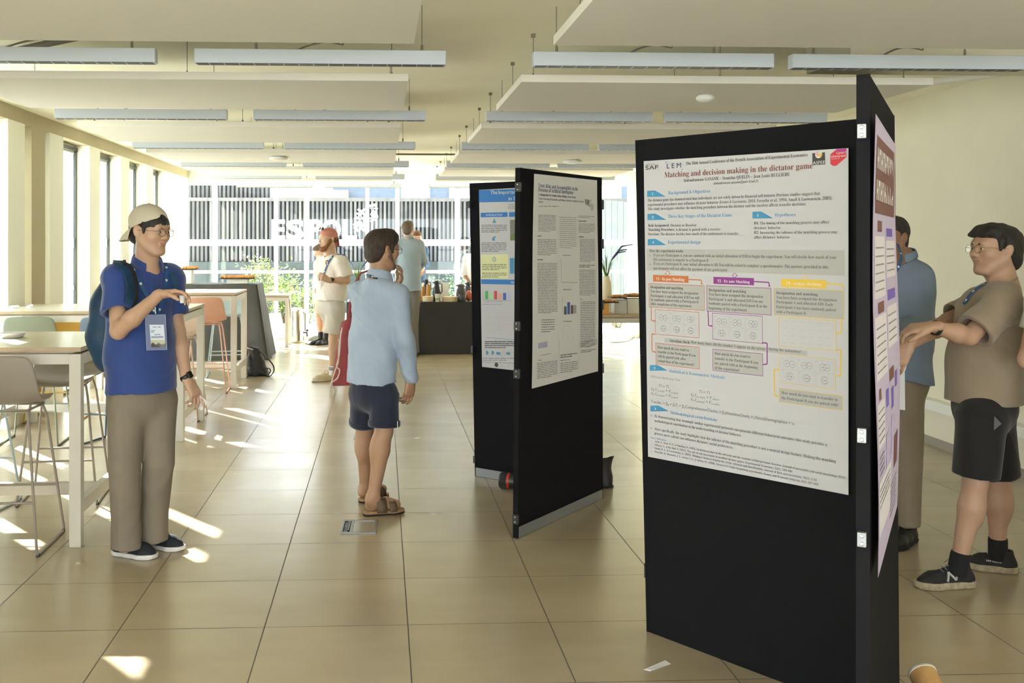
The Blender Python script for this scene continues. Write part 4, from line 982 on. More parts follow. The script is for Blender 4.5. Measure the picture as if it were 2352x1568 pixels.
# table at right with vase, trays and boxes
high_table(2.35, 4.1, 12.0, 12.75, 0.752, 'low oak table with vase and pastry trays between the poster displays', lw=0.05, st=0, grp=None, top=M_TOPE)
a = A(1398, 700, 12.1)
riser(A(1384, 700, 12.1).x, A(1400, 700, 12.1).x, 0.753, 0.753 + 0.13, 12.12, 0.2, 'small amber box on the oak table under the front pastry tray', mat('amber_box', (0.75, 0.38, 0.08), 0.5))
riser(A(1412, 700, 12.2).x, A(1440, 700, 12.2).x, 0.753, A(1420, 687, 12.2).z - 0.0125, 12.2, 0.22, 'grey white box on the oak table under the middle pastry tray', mat('box_grey', (0.62, 0.64, 0.60), 0.5))
riser(A(1441, 700, 12.25).x, A(1475, 700, 12.25).x, 0.753, A(1450, 683, 12.25).z - 0.0125, 12.25, 0.22, 'cream box on the oak table under the rear pastry tray')
riser(A(1401, 700, 12.35).x, A(1411, 700, 12.35).x, 0.753, 0.87, 12.4, 0.15, 'narrow cream box on the oak table behind the amber box')
for xa, xb, yb, Y, lb, w_ in ((1380, 1422, 696, 12.08, 'front black tray of pastries on the oak table', 'the front tray of the oak table'), (1405, 1442, 686, 12.2, 'middle black tray of pastries on the oak table', 'the middle tray of the oak table'), (1439, 1474, 682.5, 12.24, 'rear black tray of pastries on the oak table', 'the rear tray of the oak table')):
    x0, x1, z = tray(xa, xb, yb, Y, lb, dep=0.24 if Y > 12.1 else 0.1); pastries(x0 + .01, x1 - .01, z, Y, 0.2 if Y > 12.1 else 0.09, w_, 5, 3 if Y > 12.1 else 2, 0.02)
def vase(px, py, Y, hgt, label, label2, m, seedn, purple=True, hp=0.4):
    q = A(px, py, Y)
    t = MB().lathe([(0.055, 0), (0.062, 0.01), (0.066, 0.1), (0.06, hgt*0.75), (0.038, hgt*0.93), (0.04, hgt), (0.034, hgt), (0.03, hgt*0.9)], (q.x, Y, q.z), n=24).build('vase', m, loc=(q.x, Y, q.z)); tag(t, label, 'vase')
    rn = random.Random(seedn); p = thing('flower_bunch', label2, 'plant', (q.x, Y, q.z + hgt - 0.03)); b = MB(); f = MB()
    for k in range(46):
        an = rn.uniform(0, 6.28); L = rn.uniform(0.12, hp); o = Vector((math.cos(an), math.sin(an) * 0.7, 0)); base = Vector((q.x, Y, q.z + hgt - 0.02)); pts = [base + o*0.01, base + o*L*0.25 + Vector((0, 0, L*0.6)), base + o*L*0.62 + Vector((0, 0, L*rn.uniform(0.55, 0.95)))]
        w_ = 0.004
        prev = None
        for i in range(3):
            s_ = Vector((-o.y, o.x, 0)).normalized() * (w_ if i < 2 else 0.001); pr = (pts[i] - s_, pts[i] + s_)
            if prev: b.add([prev[0], prev[1], pr[1], pr[0]], [(0, 1, 2, 3)])
            prev = pr
    b.build('grass_blades', mat('vase_leaf', (0.16, 0.30, 0.06), 0.5, var=0.4, scale=6), p)
    if purple:
        for k in range(5):
            an = rn.uniform(-0.5, 0.5) + (0 if k % 3 else 3.0); L = rn.uniform(0.3, 0.42); o = Vector((math.cos(an), math.sin(an)*0.4, 0)); base = Vector((q.x, Y, q.z + hgt))
            f.tube([base, base + o*L*0.2 + Vector((0, 0, L*0.6)), base + o*L*0.5 + Vector((0, 0, L*0.95)), base + o*L*0.85 + Vector((0, 0, L))], [0.003, 0.003, 0.011, 0.005], n=7)
        f.build('flower_spike', mat('lavender_spike', (0.10, 0.09, 0.24), 0.7), p)
vase(1393, 690, 12.55, 0.30, 'cream ceramic vase on the oak table holding lavender', 'lavender and grass bunch in the cream vase', mat('vase_cream', (0.80, 0.72, 0.52), 0.4), 3)
# coffee table things
def on(px, Y): return A(px, 690, Y).x
ZT = 0.7525
def jug(px, Y, r, h, label, m, name='thermos_jug', cat='jug', lid=None, handle=True, grp=None):
    x = on(px, Y); t = thing(name, label, cat, (x, Y, ZT), grp)
    MB().lathe([(r*0.95, 0), (r, 0.01), (r, h*0.45), (r*0.86, h*0.72), (r*0.62, h*0.80), (r*0.70, h*0.86), (r*0.7, h*0.93)], (x, Y, ZT), n=20).build('body', m, t)
    MB().lathe([(r*0.72, h*0.93), (r*0.66, h), (r*0.3, h*1.03)], (x, Y, ZT), n=16).box((x - r*1.0, Y - 0.012, ZT + h*0.9), (x - r*0.5, Y + 0.012, ZT + h*0.97)).build('lid', lid or m, t)
    if handle: MB().tube([(x + r*0.6, Y, ZT + h*0.9), (x + r*1.35, Y, ZT + h*0.85), (x + r*1.45, Y, ZT + h*0.5), (x + r*0.95, Y, ZT + h*0.35)], 0.008, n=8).build('handle', lid or m, t)
    return t
M_JB = mat('jug_black', (0.02, 0.02, 0.022), 0.25); M_JO = mat('jug_amber', (0.58, 0.30, 0.07), 0.35); M_JG = mat('pot_dark_grey', (0.06, 0.062, 0.068), 0.45)
jug(1003, 15.0, 0.055, 0.29, 'glossy black vacuum jug in the middle of the coffee table', M_JB)
jug(979, 15.3, 0.05, 0.30, 'black vacuum jug behind the amber bottles', M_JB)
for px, h_, lb in ((970.5, 0.19, 'left tall amber bottle on the coffee table'), (984, 0.22, 'right tall amber bottle on the coffee table'), (960, 0.15, 'short amber bottle beside the grey trousered man')):
    x = on(px, 15.12); t = thing('amber_bottle', lb, 'bottle', (x, 15.12, ZT), 'amber bottles'); MB().lathe([(0.032, 0), (0.034, 0.01), (0.034, h_*0.85), (0.03, h_)], (x, 15.12, ZT), n=18).build('body', M_JO, t); MB().lathe([(0.03, h_), (0.028, h_ + 0.02)], (x, 15.12, ZT), n=16).build('cap', M_JO, t)
t = jug(1059, 15.05, 0.075, 0.24, 'wide dark grey airpot at the right of the coffee table', M_JG, name='airpot', cat='flask')
M_WD = mat('pale_wood', (0.72, 0.58, 0.36), 0.6, var=0.1, scale=20)
for pa, pb, h_, lb in ((971, 996, 0.075, 'small round wooden box left of the paper cup'), (1015, 1052, 0.07, 'wide round wooden box right of the paper cup')):
    x0, x1 = on(pa, 14.9), on(pb, 14.9); x = (x0+x1)/2; r = (x1-x0)/2; t = thing('wooden_box', lb, 'box', (x, 14.95, ZT), 'wooden boxes on the coffee table')
    MB().lathe([(r, 0), (r, h_ - 0.01)], (x, 14.95, ZT), n=28).build('body', M_WD, t); MB().lathe([(r*1.02, h_ - 0.01), (r*1.02, h_ - 0.002), (r*0.98, h_)], (x, 14.95, ZT), n=28).build('lid', M_WD, t)
x = on(1005, 14.85); t = thing('paper_cup', 'cream paper cup with greenish print between the wooden boxes', 'cup', (x, 14.85, ZT)); MB().lathe([(0.03, 0), (0.042, 0.11), (0.044, 0.112), (0.040, 0.11), (0.028, 0.01)], (x, 14.85, ZT), n=20, cap=False).build('body', M_BOXW, t); MB().lathe([(0.0325, 0.02), (0.0395, 0.09)], (x, 14.85, ZT), n=20, cap=False).build('sleeve', mat('cup_sleeve', (0.35, 0.38, 0.2), 0.6), t)
x = on(1062, 14.86); o = MB().lathe([(0.035, 0), (0.05, 0.015), (0.056, 0.06), (0.056, 0.105), (0.051, 0.105), (0.046, 0.02), (0, 0.015)], (x, 14.86, ZT), n=24, cap=False).build('sugar_bowl', M_JG, loc=(x, 14.86, ZT)); tag(o, 'dark grey round bowl at the front edge of the coffee table', 'bowl')
x = on(1021, 15.3); o = MB().box((x - 0.065, 15.3, ZT), (x + 0.065, 15.304, ZT + 0.26)).box((x - 0.05, 15.28, ZT), (x + 0.05, 15.33, ZT + 0.006)); o = o.build('table_sign', M_PW, loc=(x, 15.3, ZT)); tag(o, 'small white upright card behind the wooden boxes', 'sign')
jug(1075, 15.3, 0.05, 0.26, 'slim dark jug at the far right of the coffee table', M_JG)
x = on(1077, 14.95); o = MB().ell((x, 14.95, ZT + 0.08), (0.05, 0.05, 0.08), n=14, m=10).build('glass_carafe', mat('rose_glass', (0.5, 0.12, 0.06), 0.2), loc=(x, 14.95, ZT)); tag(o, 'round reddish carafe at the right end of the coffee table', 'carafe')
vase(822, A(822,0,1).x*0 + HY + (HC - 0.7535) * F / (14.9*_c + A(822, 556, 14.9).x*_s), 14.9, 0.30, 'vase on the coffee table behind the man in the light blue shirt', 'green leafy bunch showing over the light blue shoulder', M_BOXW, 9, purple=True, hp=0.42)
x = A(752, 700, 15.3).x
# steel urn on the floor
q = G(676, 789); M_INOX = mat('polished_steel', (0.85, 0.80, 0.66), 0.2, 1.0)
t = thing('steel_urn', 'tall polished steel water urn on the floor by the glazing', 'urn', (q.x, 16.68, 0)); r = 0.135
MB().lathe([(r, 0.03), (r, 0.50), (r*0.98, 0.515), (r*1.03, 0.52), (r*1.03, 0.53), (r*0.7, 0.55), (r*0.2, 0.56)], (q.x, 16.68, 0), n=36).build('body', M_INOX, t)
MB().lathe([(r*0.95, 0), (r*1.02, 0.01), (r*1.02, 0.035)], (q.x, 16.68, 0), n=36).build('base', M_INOX, t)
b = MB().box((q.x - r - 0.045, 16.6, 0.44), (q.x - r + 0.01, 16.64, 0.48)); b.build('handle', M_PLB, t)
b = MB().tube([(q.x + r, 16.55, 0.48), (q.x + r + 0.03, 16.53, 0.48), (q.x + r + 0.03, 16.53, 0.2), (q.x + r, 16.55, 0.2)], 0.008, n=8).build('sight_tube', M_PLB, t)
b = MB().tube([(q.x + r, 16.55, 0.17), (q.x + r + 0.06, 16.52, 0.17), (q.x + r + 0.065, 16.52, 0.11)], 0.014, n=8); b.box((q.x + r + 0.045, 16.505, 0.19), (q.x + r + 0.085, 16.53, 0.22)).build('tap', M_PLB, t)
o = MB().lathe([(0.155, 0.004), (0.16, 0.008), (0.162, 0.014)], (0, 0, 0), n=32)
q = A(735, 778, 16.95); b = MB(); n_ = 28
pts = [(q.x + 0.19*math.cos(math.pi*i/n_*1.0), 16.9, 0.0 + 0.085*math.sin(math.pi*i/n_)) for i in range(n_ + 1)]
b.tube(pts, 0.006, n=8); b.add([Vector(p) for p in pts], [tuple(range(len(pts)))]); b.add([Vector(p) + Vector((0, 0.004, 0)) for p in pts], [tuple(reversed(range(len(pts))))])
o = b.build('folded_reflector', mat('reflector_grey', (0.28, 0.30, 0.28), 0.5), loc=(q.x, 16.9, 0)); tag(o, 'grey half round disc with dark rim leaning at the foot of the glazing', 'disc')

# ---------------------------------------------------------------- floor boxes, scraps, tube
def floor_box(pts, label):
    c = sum((Vector(p) for p in pts), Vector()) / 4; t = thing('floor_box', label, 'floor box', c.to_tuple(), 'floor outlet boxes')
    u = (pts[1] - pts[0]); v = (pts[3] - pts[0])
    def Q(a, b_, z): return pts[0] + u*a + v*b_ + Vector((0, 0, z))
    def plate(a0, b0, a1, b1, z0, z1): return ([Q(a0, b0, z0), Q(a1, b0, z0), Q(a1, b1, z0), Q(a0, b1, z0)], [Q(a0, b0, z1), Q(a1, b0, z1), Q(a1, b1, z1), Q(a0, b1, z1)])
    b = MB()
    for a0, b0, a1, b1 in ((0, 0, 1, 0.09), (0, 0.91, 1, 1), (0, 0.09, 0.07, 0.91), (0.93, 0.09, 1, 0.91), (0.26, 0.09, 0.33, 0.91)): b.hexa(*plate(a0, b0, a1, b1, 0.0005, 0.006))
    b.build('rim', M_ALU, t, bevel=0.001)
    b = MB().hexa(*plate(0.33, 0.09, 0.93, 0.91, 0.0005, 0.003)); b.build('lid', mat('lid_steel', (0.42, 0.42, 0.37), 0.3, 0.5), t)
    b = MB().hexa(*plate(0.07, 0.09, 0.26, 0.91, 0.0005, 0.002)); b.build('cable_outlet', M_EDGE, t)
    b = MB()
    for k in range(8): b.hexa(*plate(0.09, 0.14 + k*0.09, 0.2, 0.17 + k*0.09, 0.002, 0.004))
    b.tube([Q(0.17, 0.2, 0.006), Q(0.23, 0.22, 0.007), Q(0.23, 0.8, 0.007), Q(0.17, 0.82, 0.006)], 0.004, n=6, mi=0).build('outlet_catch', M_ALU, t)
floor_box([G(780, 1226), G(864, 1226), G(867, 1195), G(788, 1195)], 'metal floor outlet box in front of the sandalled man')
floor_box([G(812, 1009), G(872, 1009), G(873, 994), G(816, 994)], 'metal floor outlet box partly hidden behind the bare legs')
b = MB(); pts = [G(1478, 1538), G(1494, 1541), G(1541, 1525), G(1528, 1519)]
b.hexa([p + Vector((0, 0, 0.0005)) for p in pts], [p + Vector((0, 0, 0.0015 + 0.004*(i % 2))) for i, p in enumerate(pts)])
o = b.build('paper_strip', M_PW, loc=pts[0]); tag(o, 'white paper strip lying on the floor tiles in front of the large board', 'paper')
# cardboard tube
tip = A(2119, 1546, 3.42); ax = Vector((0.05, 0.86, 0.50)).normalized(); L = (tip.z - 0.03) / ax.z; base = tip - ax*L; r = 0.0455
t = thing('mailing_tube', 'brown cardboard tube with a white end cap leaning up from the floor', 'tube', (base.x, base.y, 0))
MB().lathe([(r, 0), (r, L)], base, n=40, axis=ax).build('cardboard_tube', mat('kraft_cardboard', (0.50, 0.29, 0.11), 0.6, var=0.1, scale=30), t)
MB().lathe([(r*1.03, L - 0.004), (r*1.03, L + 0.004), (r*0.9, L + 0.005), (r*0.88, L - 0.01)], base, n=40, axis=ax).build('end_cap', M_PW, t)
# thermos lying behind the middle boards
a = A(1148, 1097, 6.72); c = A(1215, 1105, 6.65); d = (c - a).normalized()
t = thing('insulated_bottle', 'black bottle with a red ring lying on the floor behind the grey poster board', 'bottle', (a.x, a.y, 0)); r = 0.052; a.z = r + 0.001; c.z = r + 0.001; d = (c - a).normalized()
MB().lathe([(r*0.8, 0), (r*0.95, 0.006), (r*0.97, 0.055)], a, n=28, axis=d).build('cap', mat('matt_black', (0.02, 0.02, 0.02), 0.4), t)
rb = MB()
for k in range(28): 
    an = k*2*math.pi/28; e1 = d.cross(Vector((0, 0, 1))).normalized(); e2 = d.cross(e1); p = a + d*0.03 + (e1*math.cos(an) + e2*math.sin(an))*r*0.97; rb.tube([p - d*0.02, p + d*0.02], 0.0025, n=4)
rb.build('grip_ribs', MATS['matt_black'], t)
MB().lathe([(r*0.97, 0.055), (r*1.0, 0.058), (r*1.0, 0.068), (r*0.97, 0.071)], a, n=28, axis=d, cap=False).build('ring', mat('red_ring', (0.6, 0.04, 0.02), 0.4), t)
MB().lathe([(r*0.97, 0.071), (r*0.95, 0.12), (r*0.9, 0.125), (r*0.9, 0.13), (r*0.93, 0.135), (r*0.93, 0.2), (r*0.8, 0.21)], a, n=28, axis=d).build('body', MATS['matt_black'], t)
# cable on the floor by the oak table
def cable(pts, r, label, m=None):
    c = bpy.data.curves.new('c', 'CURVE')
    P_ = [Vector(p) for p in pts]; out = []
    for i in range(len(P_) - 1):
        p0, p1_, p2_, p3_ = P_[max(i-1, 0)], P_[i], P_[i+1], P_[min(i+2, len(P_)-1)]
        for k in range(8):
            s_ = k/8; out.append(0.5*((2*p1_) + (p2_-p0)*s_ + (2*p0 - 5*p1_ + 4*p2_ - p3_)*s_*s_ + (-p0 + 3*p1_ - 3*p2_ + p3_)*s_**3))
    out.append(P_[-1]); bpy.data.curves.remove(c)
    o = MB().tube(out, r, n=6).build('power_cable', m or M_PLB, loc=P_[0]); tag(o, label, 'cable'); return o
g = lambda x, y, z=0.006: G(x, y) + Vector((0, 0, z))
cable([g(1384, 784), g(1410, 787), g(1440, 784), g(1458, 774), g(1475, 768)], 0.008, 'black cable curving over the floor below the oak table')
cable([g(702, 789), g(714, 791), g(730, 783), A(738, 760, 17.0), ], 0.006, 'black cable on the floor beside the steel urn')
cable([A(640, 671, 16.3), A(650, 668, 16.2), A(661, 676, 16.1), A(664, 690, 16.03), A(668, 730, 16.3)], 0.005, 'thin black cable over the small pale table')

# ---------------------------------------------------------------- smooth bodies: signed distance shapes blended and meshed with surface nets
def _v(p): return np.array(p, dtype=np.float32)
class Body:
    def __init__(s): s.pr = []
    def cone(s, a, b, ra, rb=None, k=0.02, flat=None, fs=1.0, ends=False, op='u'):
        """tapered limb a->b; flat = direction in which it is thinner by fs; ends = flat cut ends"""
        s.pr.append(('c', _v(a), _v(b), float(ra), float(ra if rb is None else rb), k, None if flat is None else _v(Vector(flat).normalized()), fs, ends, op)); return s
    def chain(s, pts, k=0.02, flat=None, fs=1.0, op='u'):
        """pts: list of (point, radius)"""
        for (a, ra), (b, rb) in zip(pts, pts[1:]): s.cone(a, b, ra, rb, k, flat, fs, False, op)
        return s
    def ell(s, c, r, k=0.02, R=None, op='u'):
        s.pr.append(('e', _v(c), _v(r), None if R is None else np.array(R, dtype=np.float32), k, op)); return s
    def cut(s, p, n, k=0.0, lo=None, hi=None):
        """keep the side the normal points away from, inside an optional box"""
        s.pr.append(('p', _v(p), _v(Vector(n).normalized()), k, None if lo is None else _v(lo), None if hi is None else _v(hi))); return s
    def bounds(s):
        lo, hi = [], []
        for q in s.pr:
            if q[0] == 'c' and q[9] == 'u':
                r = max(q[3], q[4]); lo.append(np.minimum(q[1], q[2]) - r); hi.append(np.maximum(q[1], q[2]) + r)
            elif q[0] == 'e' and q[5] == 'u': r = q[2].max(); lo.append(q[1] - r); hi.append(q[1] + r)
        return np.min(lo, 0) - 0.015, np.max(hi, 0) + 0.015
    def field(s, h, noise=None):
        lo, hi = s.bounds(); n = np.ceil((hi - lo) / h).astype(int) + 1
        X = [lo[i] + h * np.arange(n[i], dtype=np.float32) for i in range(3)]
        Fd = np.full(n, 0.08, dtype=np.float32)
        def sub(a, b):
            i0 = np.maximum(0, np.floor((a - lo) / h).astype(int)); i1 = np.minimum(n, np.ceil((b - lo) / h).astype(int) + 1)
            return tuple(slice(p, max(p, q)) for p, q in zip(i0, i1))
        for q in s.pr:
            if q[0] == 'p':
                _, p, nn, k, l2, h2 = q; sl = sub(l2, h2) if l2 is not None else (slice(None),) * 3
                x, y, z = X[0][sl[0]][:, None, None], X[1][sl[1]][None, :, None], X[2][sl[2]][None, None, :]
                d = (x - p[0]) * nn[0] + (y - p[1]) * nn[1] + (z - p[2]) * nn[2]
                Fd[sl] = np.maximum(Fd[sl], d); continue
            if q[0] == 'c':
                _, a, b, ra, rb, k, fl, fs, ends, op = q; m = max(ra, rb) + k + 0.02
                sl = sub(np.minimum(a, b) - m, np.maximum(a, b) + m)
            else:
                _, c, r, R, k, op = q; m = r.max() + k + 0.02; sl = sub(c - m, c + m)
            x, y, z = X[0][sl[0]][:, None, None], X[1][sl[1]][None, :, None], X[2][sl[2]][None, None, :]
            if q[0] == 'c':
                ba = b - a; L2 = float(ba @ ba) + 1e-12; px, py, pz = x - a[0], y - a[1], z - a[2]
                hh = (px * ba[0] + py * ba[1] + pz * ba[2]) / L2; hc = np.clip(hh, 0, 1)
                qx, qy, qz = px - hc * ba[0], py - hc * ba[1], pz - hc * ba[2]; g = 1.0
                if fl is not None:
                    w_ = (qx * fl[0] + qy * fl[1] + qz * fl[2]) * (1.0 / fs - 1.0); qx = qx + w_ * fl[0]; qy = qy + w_ * fl[1]; qz = qz + w_ * fl[2]; g = 0.5 + 0.5 * fs
                d = (np.sqrt(qx*qx + qy*qy + qz*qz) - (ra + (rb - ra) * hc)) * g
                if ends:
                    L = L2 ** 0.5; d = np.maximum(d, np.maximum(-hh * L, (hh - 1) * L))
            else:
                px, py, pz = x - c[0], y - c[1], z - c[2]
                if R is not None: px, py, pz = (px*R[0, 0] + py*R[1, 0] + pz*R[2, 0]), (px*R[0, 1] + py*R[1, 1] + pz*R[2, 1]), (px*R[0, 2] + py*R[1, 2] + pz*R[2, 2])
                k0 = np.sqrt((px/r[0])**2 + (py/r[1])**2 + (pz/r[2])**2); k1 = np.sqrt((px/r[0]**2)**2 + (py/r[1]**2)**2 + (pz/r[2]**2)**2) + 1e-9
                d = k0 * (k0 - 1.0) / k1
            f = Fd[sl]; k = max(k, 1e-4)
            if op == 'u': hm = np.maximum(k - np.abs(f - d), 0) / k; Fd[sl] = np.minimum(f, d) - hm * hm * k * 0.25
            else: e = -d; hm = np.maximum(k - np.abs(f - e), 0) / k; Fd[sl] = np.maximum(f, e) + hm * hm * k * 0.25
        if noise is not None:
            x, y, z = X[0][:, None, None], X[1][None, :, None], X[2][None, None, :]
            Fd = Fd + noise(x, y, z).astype(np.float32)
        return lo, Fd
    def mesh(s, h, noise=None):
        lo, V = s.field(h, noise); I = V < 0
        c = np.zeros(tuple(d - 1 for d in V.shape), dtype=np.int8); nx, ny, nz = c.shape
        offs = [(i, j, k) for i in (0, 1) for j in (0, 1) for k in (0, 1)]
        for i, j, k in offs: c += I[i:i+nx, j:j+ny, k:k+nz]
        idx = np.argwhere((c > 0) & (c < 8)); m = len(idx); vals = {}
        for o in offs: vals[o] = V[idx[:, 0] + o[0], idx[:, 1] + o[1], idx[:, 2] + o[2]]
        acc = np.zeros((m, 3)); cnt = np.zeros(m)
        for o in offs:
            for ax in range(3):
                if o[ax]: continue
                o2 = list(o); o2[ax] = 1; o2 = tuple(o2); a, b = vals[o], vals[o2]; cr = (a < 0) != (b < 0)
                t = np.where(cr, a / np.where(cr, a - b, 1), 0); p = np.array(o, dtype=float)[None, :].repeat(m, 0); p[:, ax] += t
                acc += p * cr[:, None]; cnt += cr
        verts = (idx + acc / cnt[:, None]) * h + lo
        mp = np.full(c.shape, -1, dtype=np.int32); mp[idx[:, 0], idx[:, 1], idx[:, 2]] = np.arange(m)
        quads = []
        for ax in range(3):
            a = [slice(None)] * 3; b = [slice(None)] * 3; a[ax] = slice(0, -1); b[ax] = slice(1, None)
            ch = I[tuple(a)] != I[tuple(b)]; e = np.argwhere(ch); u, w_ = (ax + 1) % 3, (ax + 2) % 3
            ok = (e[:, u] > 0) & (e[:, w_] > 0) & (e[:, u] < c.shape[u]) & (e[:, w_] < c.shape[w_]) ; e = e[ok]
            ins = I[e[:, 0], e[:, 1], e[:, 2]]
            def cell(du, dw):
                q = e.copy(); q[:, u] -= du; q[:, w_] -= dw; return mp[q[:, 0], q[:, 1], q[:, 2]]
            Q = np.stack([cell(1, 1), cell(0, 1), cell(0, 0), cell(1, 0)], 1); Q[~ins] = Q[~ins][:, ::-1]; quads.append(Q)
        Q = np.concatenate(quads); Q = Q[(Q >= 0).all(1)]
        return verts, Q
    def build(s, name, mats, parent, h=0.006, noise=None, matfn=None, smooth=1, warp=None):
        vs, Q = s.mesh(h, noise)
        lab = np.arange(len(vs)); ea = np.concatenate([Q[:, 0], Q[:, 1], Q[:, 2]]); eb = np.concatenate([Q[:, 1], Q[:, 2], Q[:, 3]])
        for _ in range(60):   # keep the one connected surface, drop crumbs
            l0 = lab.copy(); m_ = np.minimum(lab[ea], lab[eb]); np.minimum.at(lab, ea, m_); np.minimum.at(lab, eb, m_); np.minimum.at(lab, l0, lab); lab = lab[lab]; lab = lab[lab]
            if (lab == l0).all(): break
        big = np.bincount(lab).argmax(); kv = lab == big
        if not kv.all():
            Q = Q[kv[Q[:, 0]]]; rm = np.cumsum(kv) - 1; Q = rm[Q]; vs = vs[kv]
        if smooth:   # light relaxation
            e = np.concatenate([Q[:, [0, 1]], Q[:, [1, 2]], Q[:, [2, 3]], Q[:, [3, 0]]])
            for _ in range(smooth):
                sm = np.zeros_like(vs); n = np.zeros(len(vs))
                for ax in range(3):
                    sm[:, ax] = np.bincount(e[:, 0], vs[e[:, 1], ax], len(vs)) + np.bincount(e[:, 1], vs[e[:, 0], ax], len(vs))
                n = np.bincount(e[:, 0], minlength=len(vs)) + np.bincount(e[:, 1], minlength=len(vs)); n[n == 0] = 1
                vs = vs * 0.5 + sm / n[:, None] * 0.5
        if warp: vs = warp(vs)
        o0 = np.zeros(3); q = parent
        while q is not None: o0 += np.array(q.location); q = q.parent
        me = bpy.data.meshes.new(name); me.vertices.add(len(vs)); me.vertices.foreach_set('co', (vs - o0).astype(np.float32).ravel())
        me.loops.add(len(Q) * 4); me.loops.foreach_set('vertex_index', Q.astype(np.int32).ravel())
        me.polygons.add(len(Q)); me.polygons.foreach_set('loop_start', np.arange(len(Q), dtype=np.int32) * 4); me.polygons.foreach_set('loop_total', np.full(len(Q), 4, dtype=np.int32))
        me.polygons.foreach_set('use_smooth', np.ones(len(Q), dtype=bool))
        if not isinstance(mats, (list, tuple)): mats = [mats]
        for m_ in mats: me.materials.append(m_)
        if matfn is not None: me.polygons.foreach_set('material_index', matfn(vs[Q].mean(1)).astype(np.int32))
        me.update(); me.validate()
        o = bpy.data.objects.new(name, me); COL.objects.link(o)
        if parent is not None: o.parent = parent
        return o
def wrinkle(amp, fx=18, fz=26, seed=0.0, dirv=(0.3, 0.2, 1.0)):
    """soft cloth folds"""
    a, b, c = dirv
    def f(x, y, z):
        q = np.sin(5.1*x + 3.3*z + seed) * 0.9 + np.sin(4.2*y - 2.7*z + seed*1.7) * 0.9
        s1 = np.sin(0.5*fz*(a*x + b*y + c*z) + 2.2*q + seed); s2 = np.sin(0.8*fx*(x*1.1 - y*0.7 + 0.45*z) + 2.6*q + 1.3)
        return amp * (np.sin(fz*(a*x + b*y + c*z) + 1.6*q + seed) * 0.35 + np.sin(fx*(x*1.1 - y*0.7 + 0.35*z) + 1.9*q) * 0.3 - 0.6*(1 - np.abs(s1))**4 * (0.5 + 0.5*np.sin(7*x + 5*z + seed)) - 0.6*(1 - np.abs(s2))**5 * (0.5 + 0.5*np.sin(9*z - 6*y)) + 0.15)
    return f

# ---------------------------------------------------------------- anatomy pieces
class Fr:
    """a local frame: origin, right-hand axes (x = the person's left, y = backwards, z = up)"""
    def __init__(s, o, yaw=0.0, pitch=0.0, roll=0.0, sc=1.0):
        s.o = Vector(o); s.sc = sc
        s.R = Matrix.Rotation(yaw, 3, 'Z') @ Matrix.Rotation(pitch, 3, 'X') @ Matrix.Rotation(roll, 3, 'Y')
    def __call__(s, x, y, z): return s.o + s.R @ Vector((x, y, z)) * s.sc
    def np(s): return np.array(s.R)
def head_shape(B, f, jaw=1.0, nose=1.0, ears=True):
    q = f.sc
    def E(c, r, k=0.02, op='u'): B.ell(f(*c), [v * q for v in r], k * q, f.np(), op)
    def C(a, b, ra, rb, k=0.02, op='u'): B.cone(f(*a), f(*b), ra*q, rb*q, k*q, op=op)
    E((0, 0.018, 0.034), (0.076, 0.096, 0.084), 0.01); E((0, -0.036, 0.02), (0.064, 0.056, 0.072), 0.03); E((0, -0.04, -0.03), (0.056*jaw, 0.05, 0.068), 0.03)
    for s_ in (-1, 1):
        C((s_*0.056*jaw, 0.008, -0.04), (s_*0.024*jaw, -0.058, -0.098), 0.024, 0.018, 0.03)
        E((s_*0.042*jaw, -0.056, -0.022), (0.022, 0.022, 0.02), 0.03)
    E((0, -0.07, -0.098), (0.022, 0.018, 0.016), 0.02)
    C((-0.034, -0.083, 0.025), (0.034, -0.083, 0.025), 0.009, 0.009, 0.02)
    for s_ in (-1, 1): E((s_*0.031, -0.096, 0.002), (0.017, 0.010, 0.010), 0.010, 's')
    for s_ in (-1, 1): E((s_*0.031, -0.080, 0.002), (0.0145, 0.0115, 0.0115), 0.004)
    C((0, -0.086, 0.014), (0, -0.108*nose - 0.002*(1-nose), -0.026), 0.0065, 0.0105, 0.010)
    for s_ in (-1, 1): E((s_*0.0105, -0.098, -0.031), (0.0085, 0.010, 0.0075), 0.006)
    C((-0.019, -0.084, -0.054), (0, -0.092, -0.0515), 0.0042, 0.0052, 0.006); C((0.019, -0.084, -0.054), (0, -0.092, -0.0515), 0.0042, 0.0052, 0.006)
    C((-0.014, -0.084, -0.062), (0.014, -0.084, -0.062), 0.0055, 0.0055, 0.008); E((0, -0.089, -0.063), (0.010, 0.0055, 0.0055), 0.006)
    C((-0.022, -0.094, -0.0575), (0.022, -0.094, -0.0575), 0.0018, 0.0018, 0.003, 's')
    if ears:
        for s_ in (-1, 1):
            R = f.R @ Matrix.Rotation(s_*-0.35, 3, 'Z') @ Matrix.Rotation(-0.2, 3, 'X')
            B.ell(f(s_*0.079, 0.014, -0.002), [0.0085*q, 0.019*q, 0.032*q], 0.006*q, np.array(R)); B.ell(f(s_*0.088, 0.008, 0.002), [0.006*q, 0.011*q, 0.019*q], 0.004*q, np.array(R), 's')
            B.ell(f(s_*0.077, 0.004, -0.026), [0.007*q, 0.009*q, 0.010*q], 0.006*q)
def lips_fn(f):
    iR = np.array(f.R.inverted()); o = np.array(f.o); q = f.sc
    def m(c):
        p = ((c - o) @ iR.T) / q
        w_ = np.abs(p[:, 0]); lip = (p[:, 1] < -0.078) & (w_ < 0.0205) & (p[:, 2] < -0.0485 - 0.15*w_) & (p[:, 2] > -0.0672 + 0.35*w_*(w_ > 0.007))
        return lip
    return m
M_EYEW = mat('eye_white', (0.72, 0.70, 0.66), 0.25); M_IRIS = mat('iris_dark', (0.035, 0.02, 0.012), 0.15)
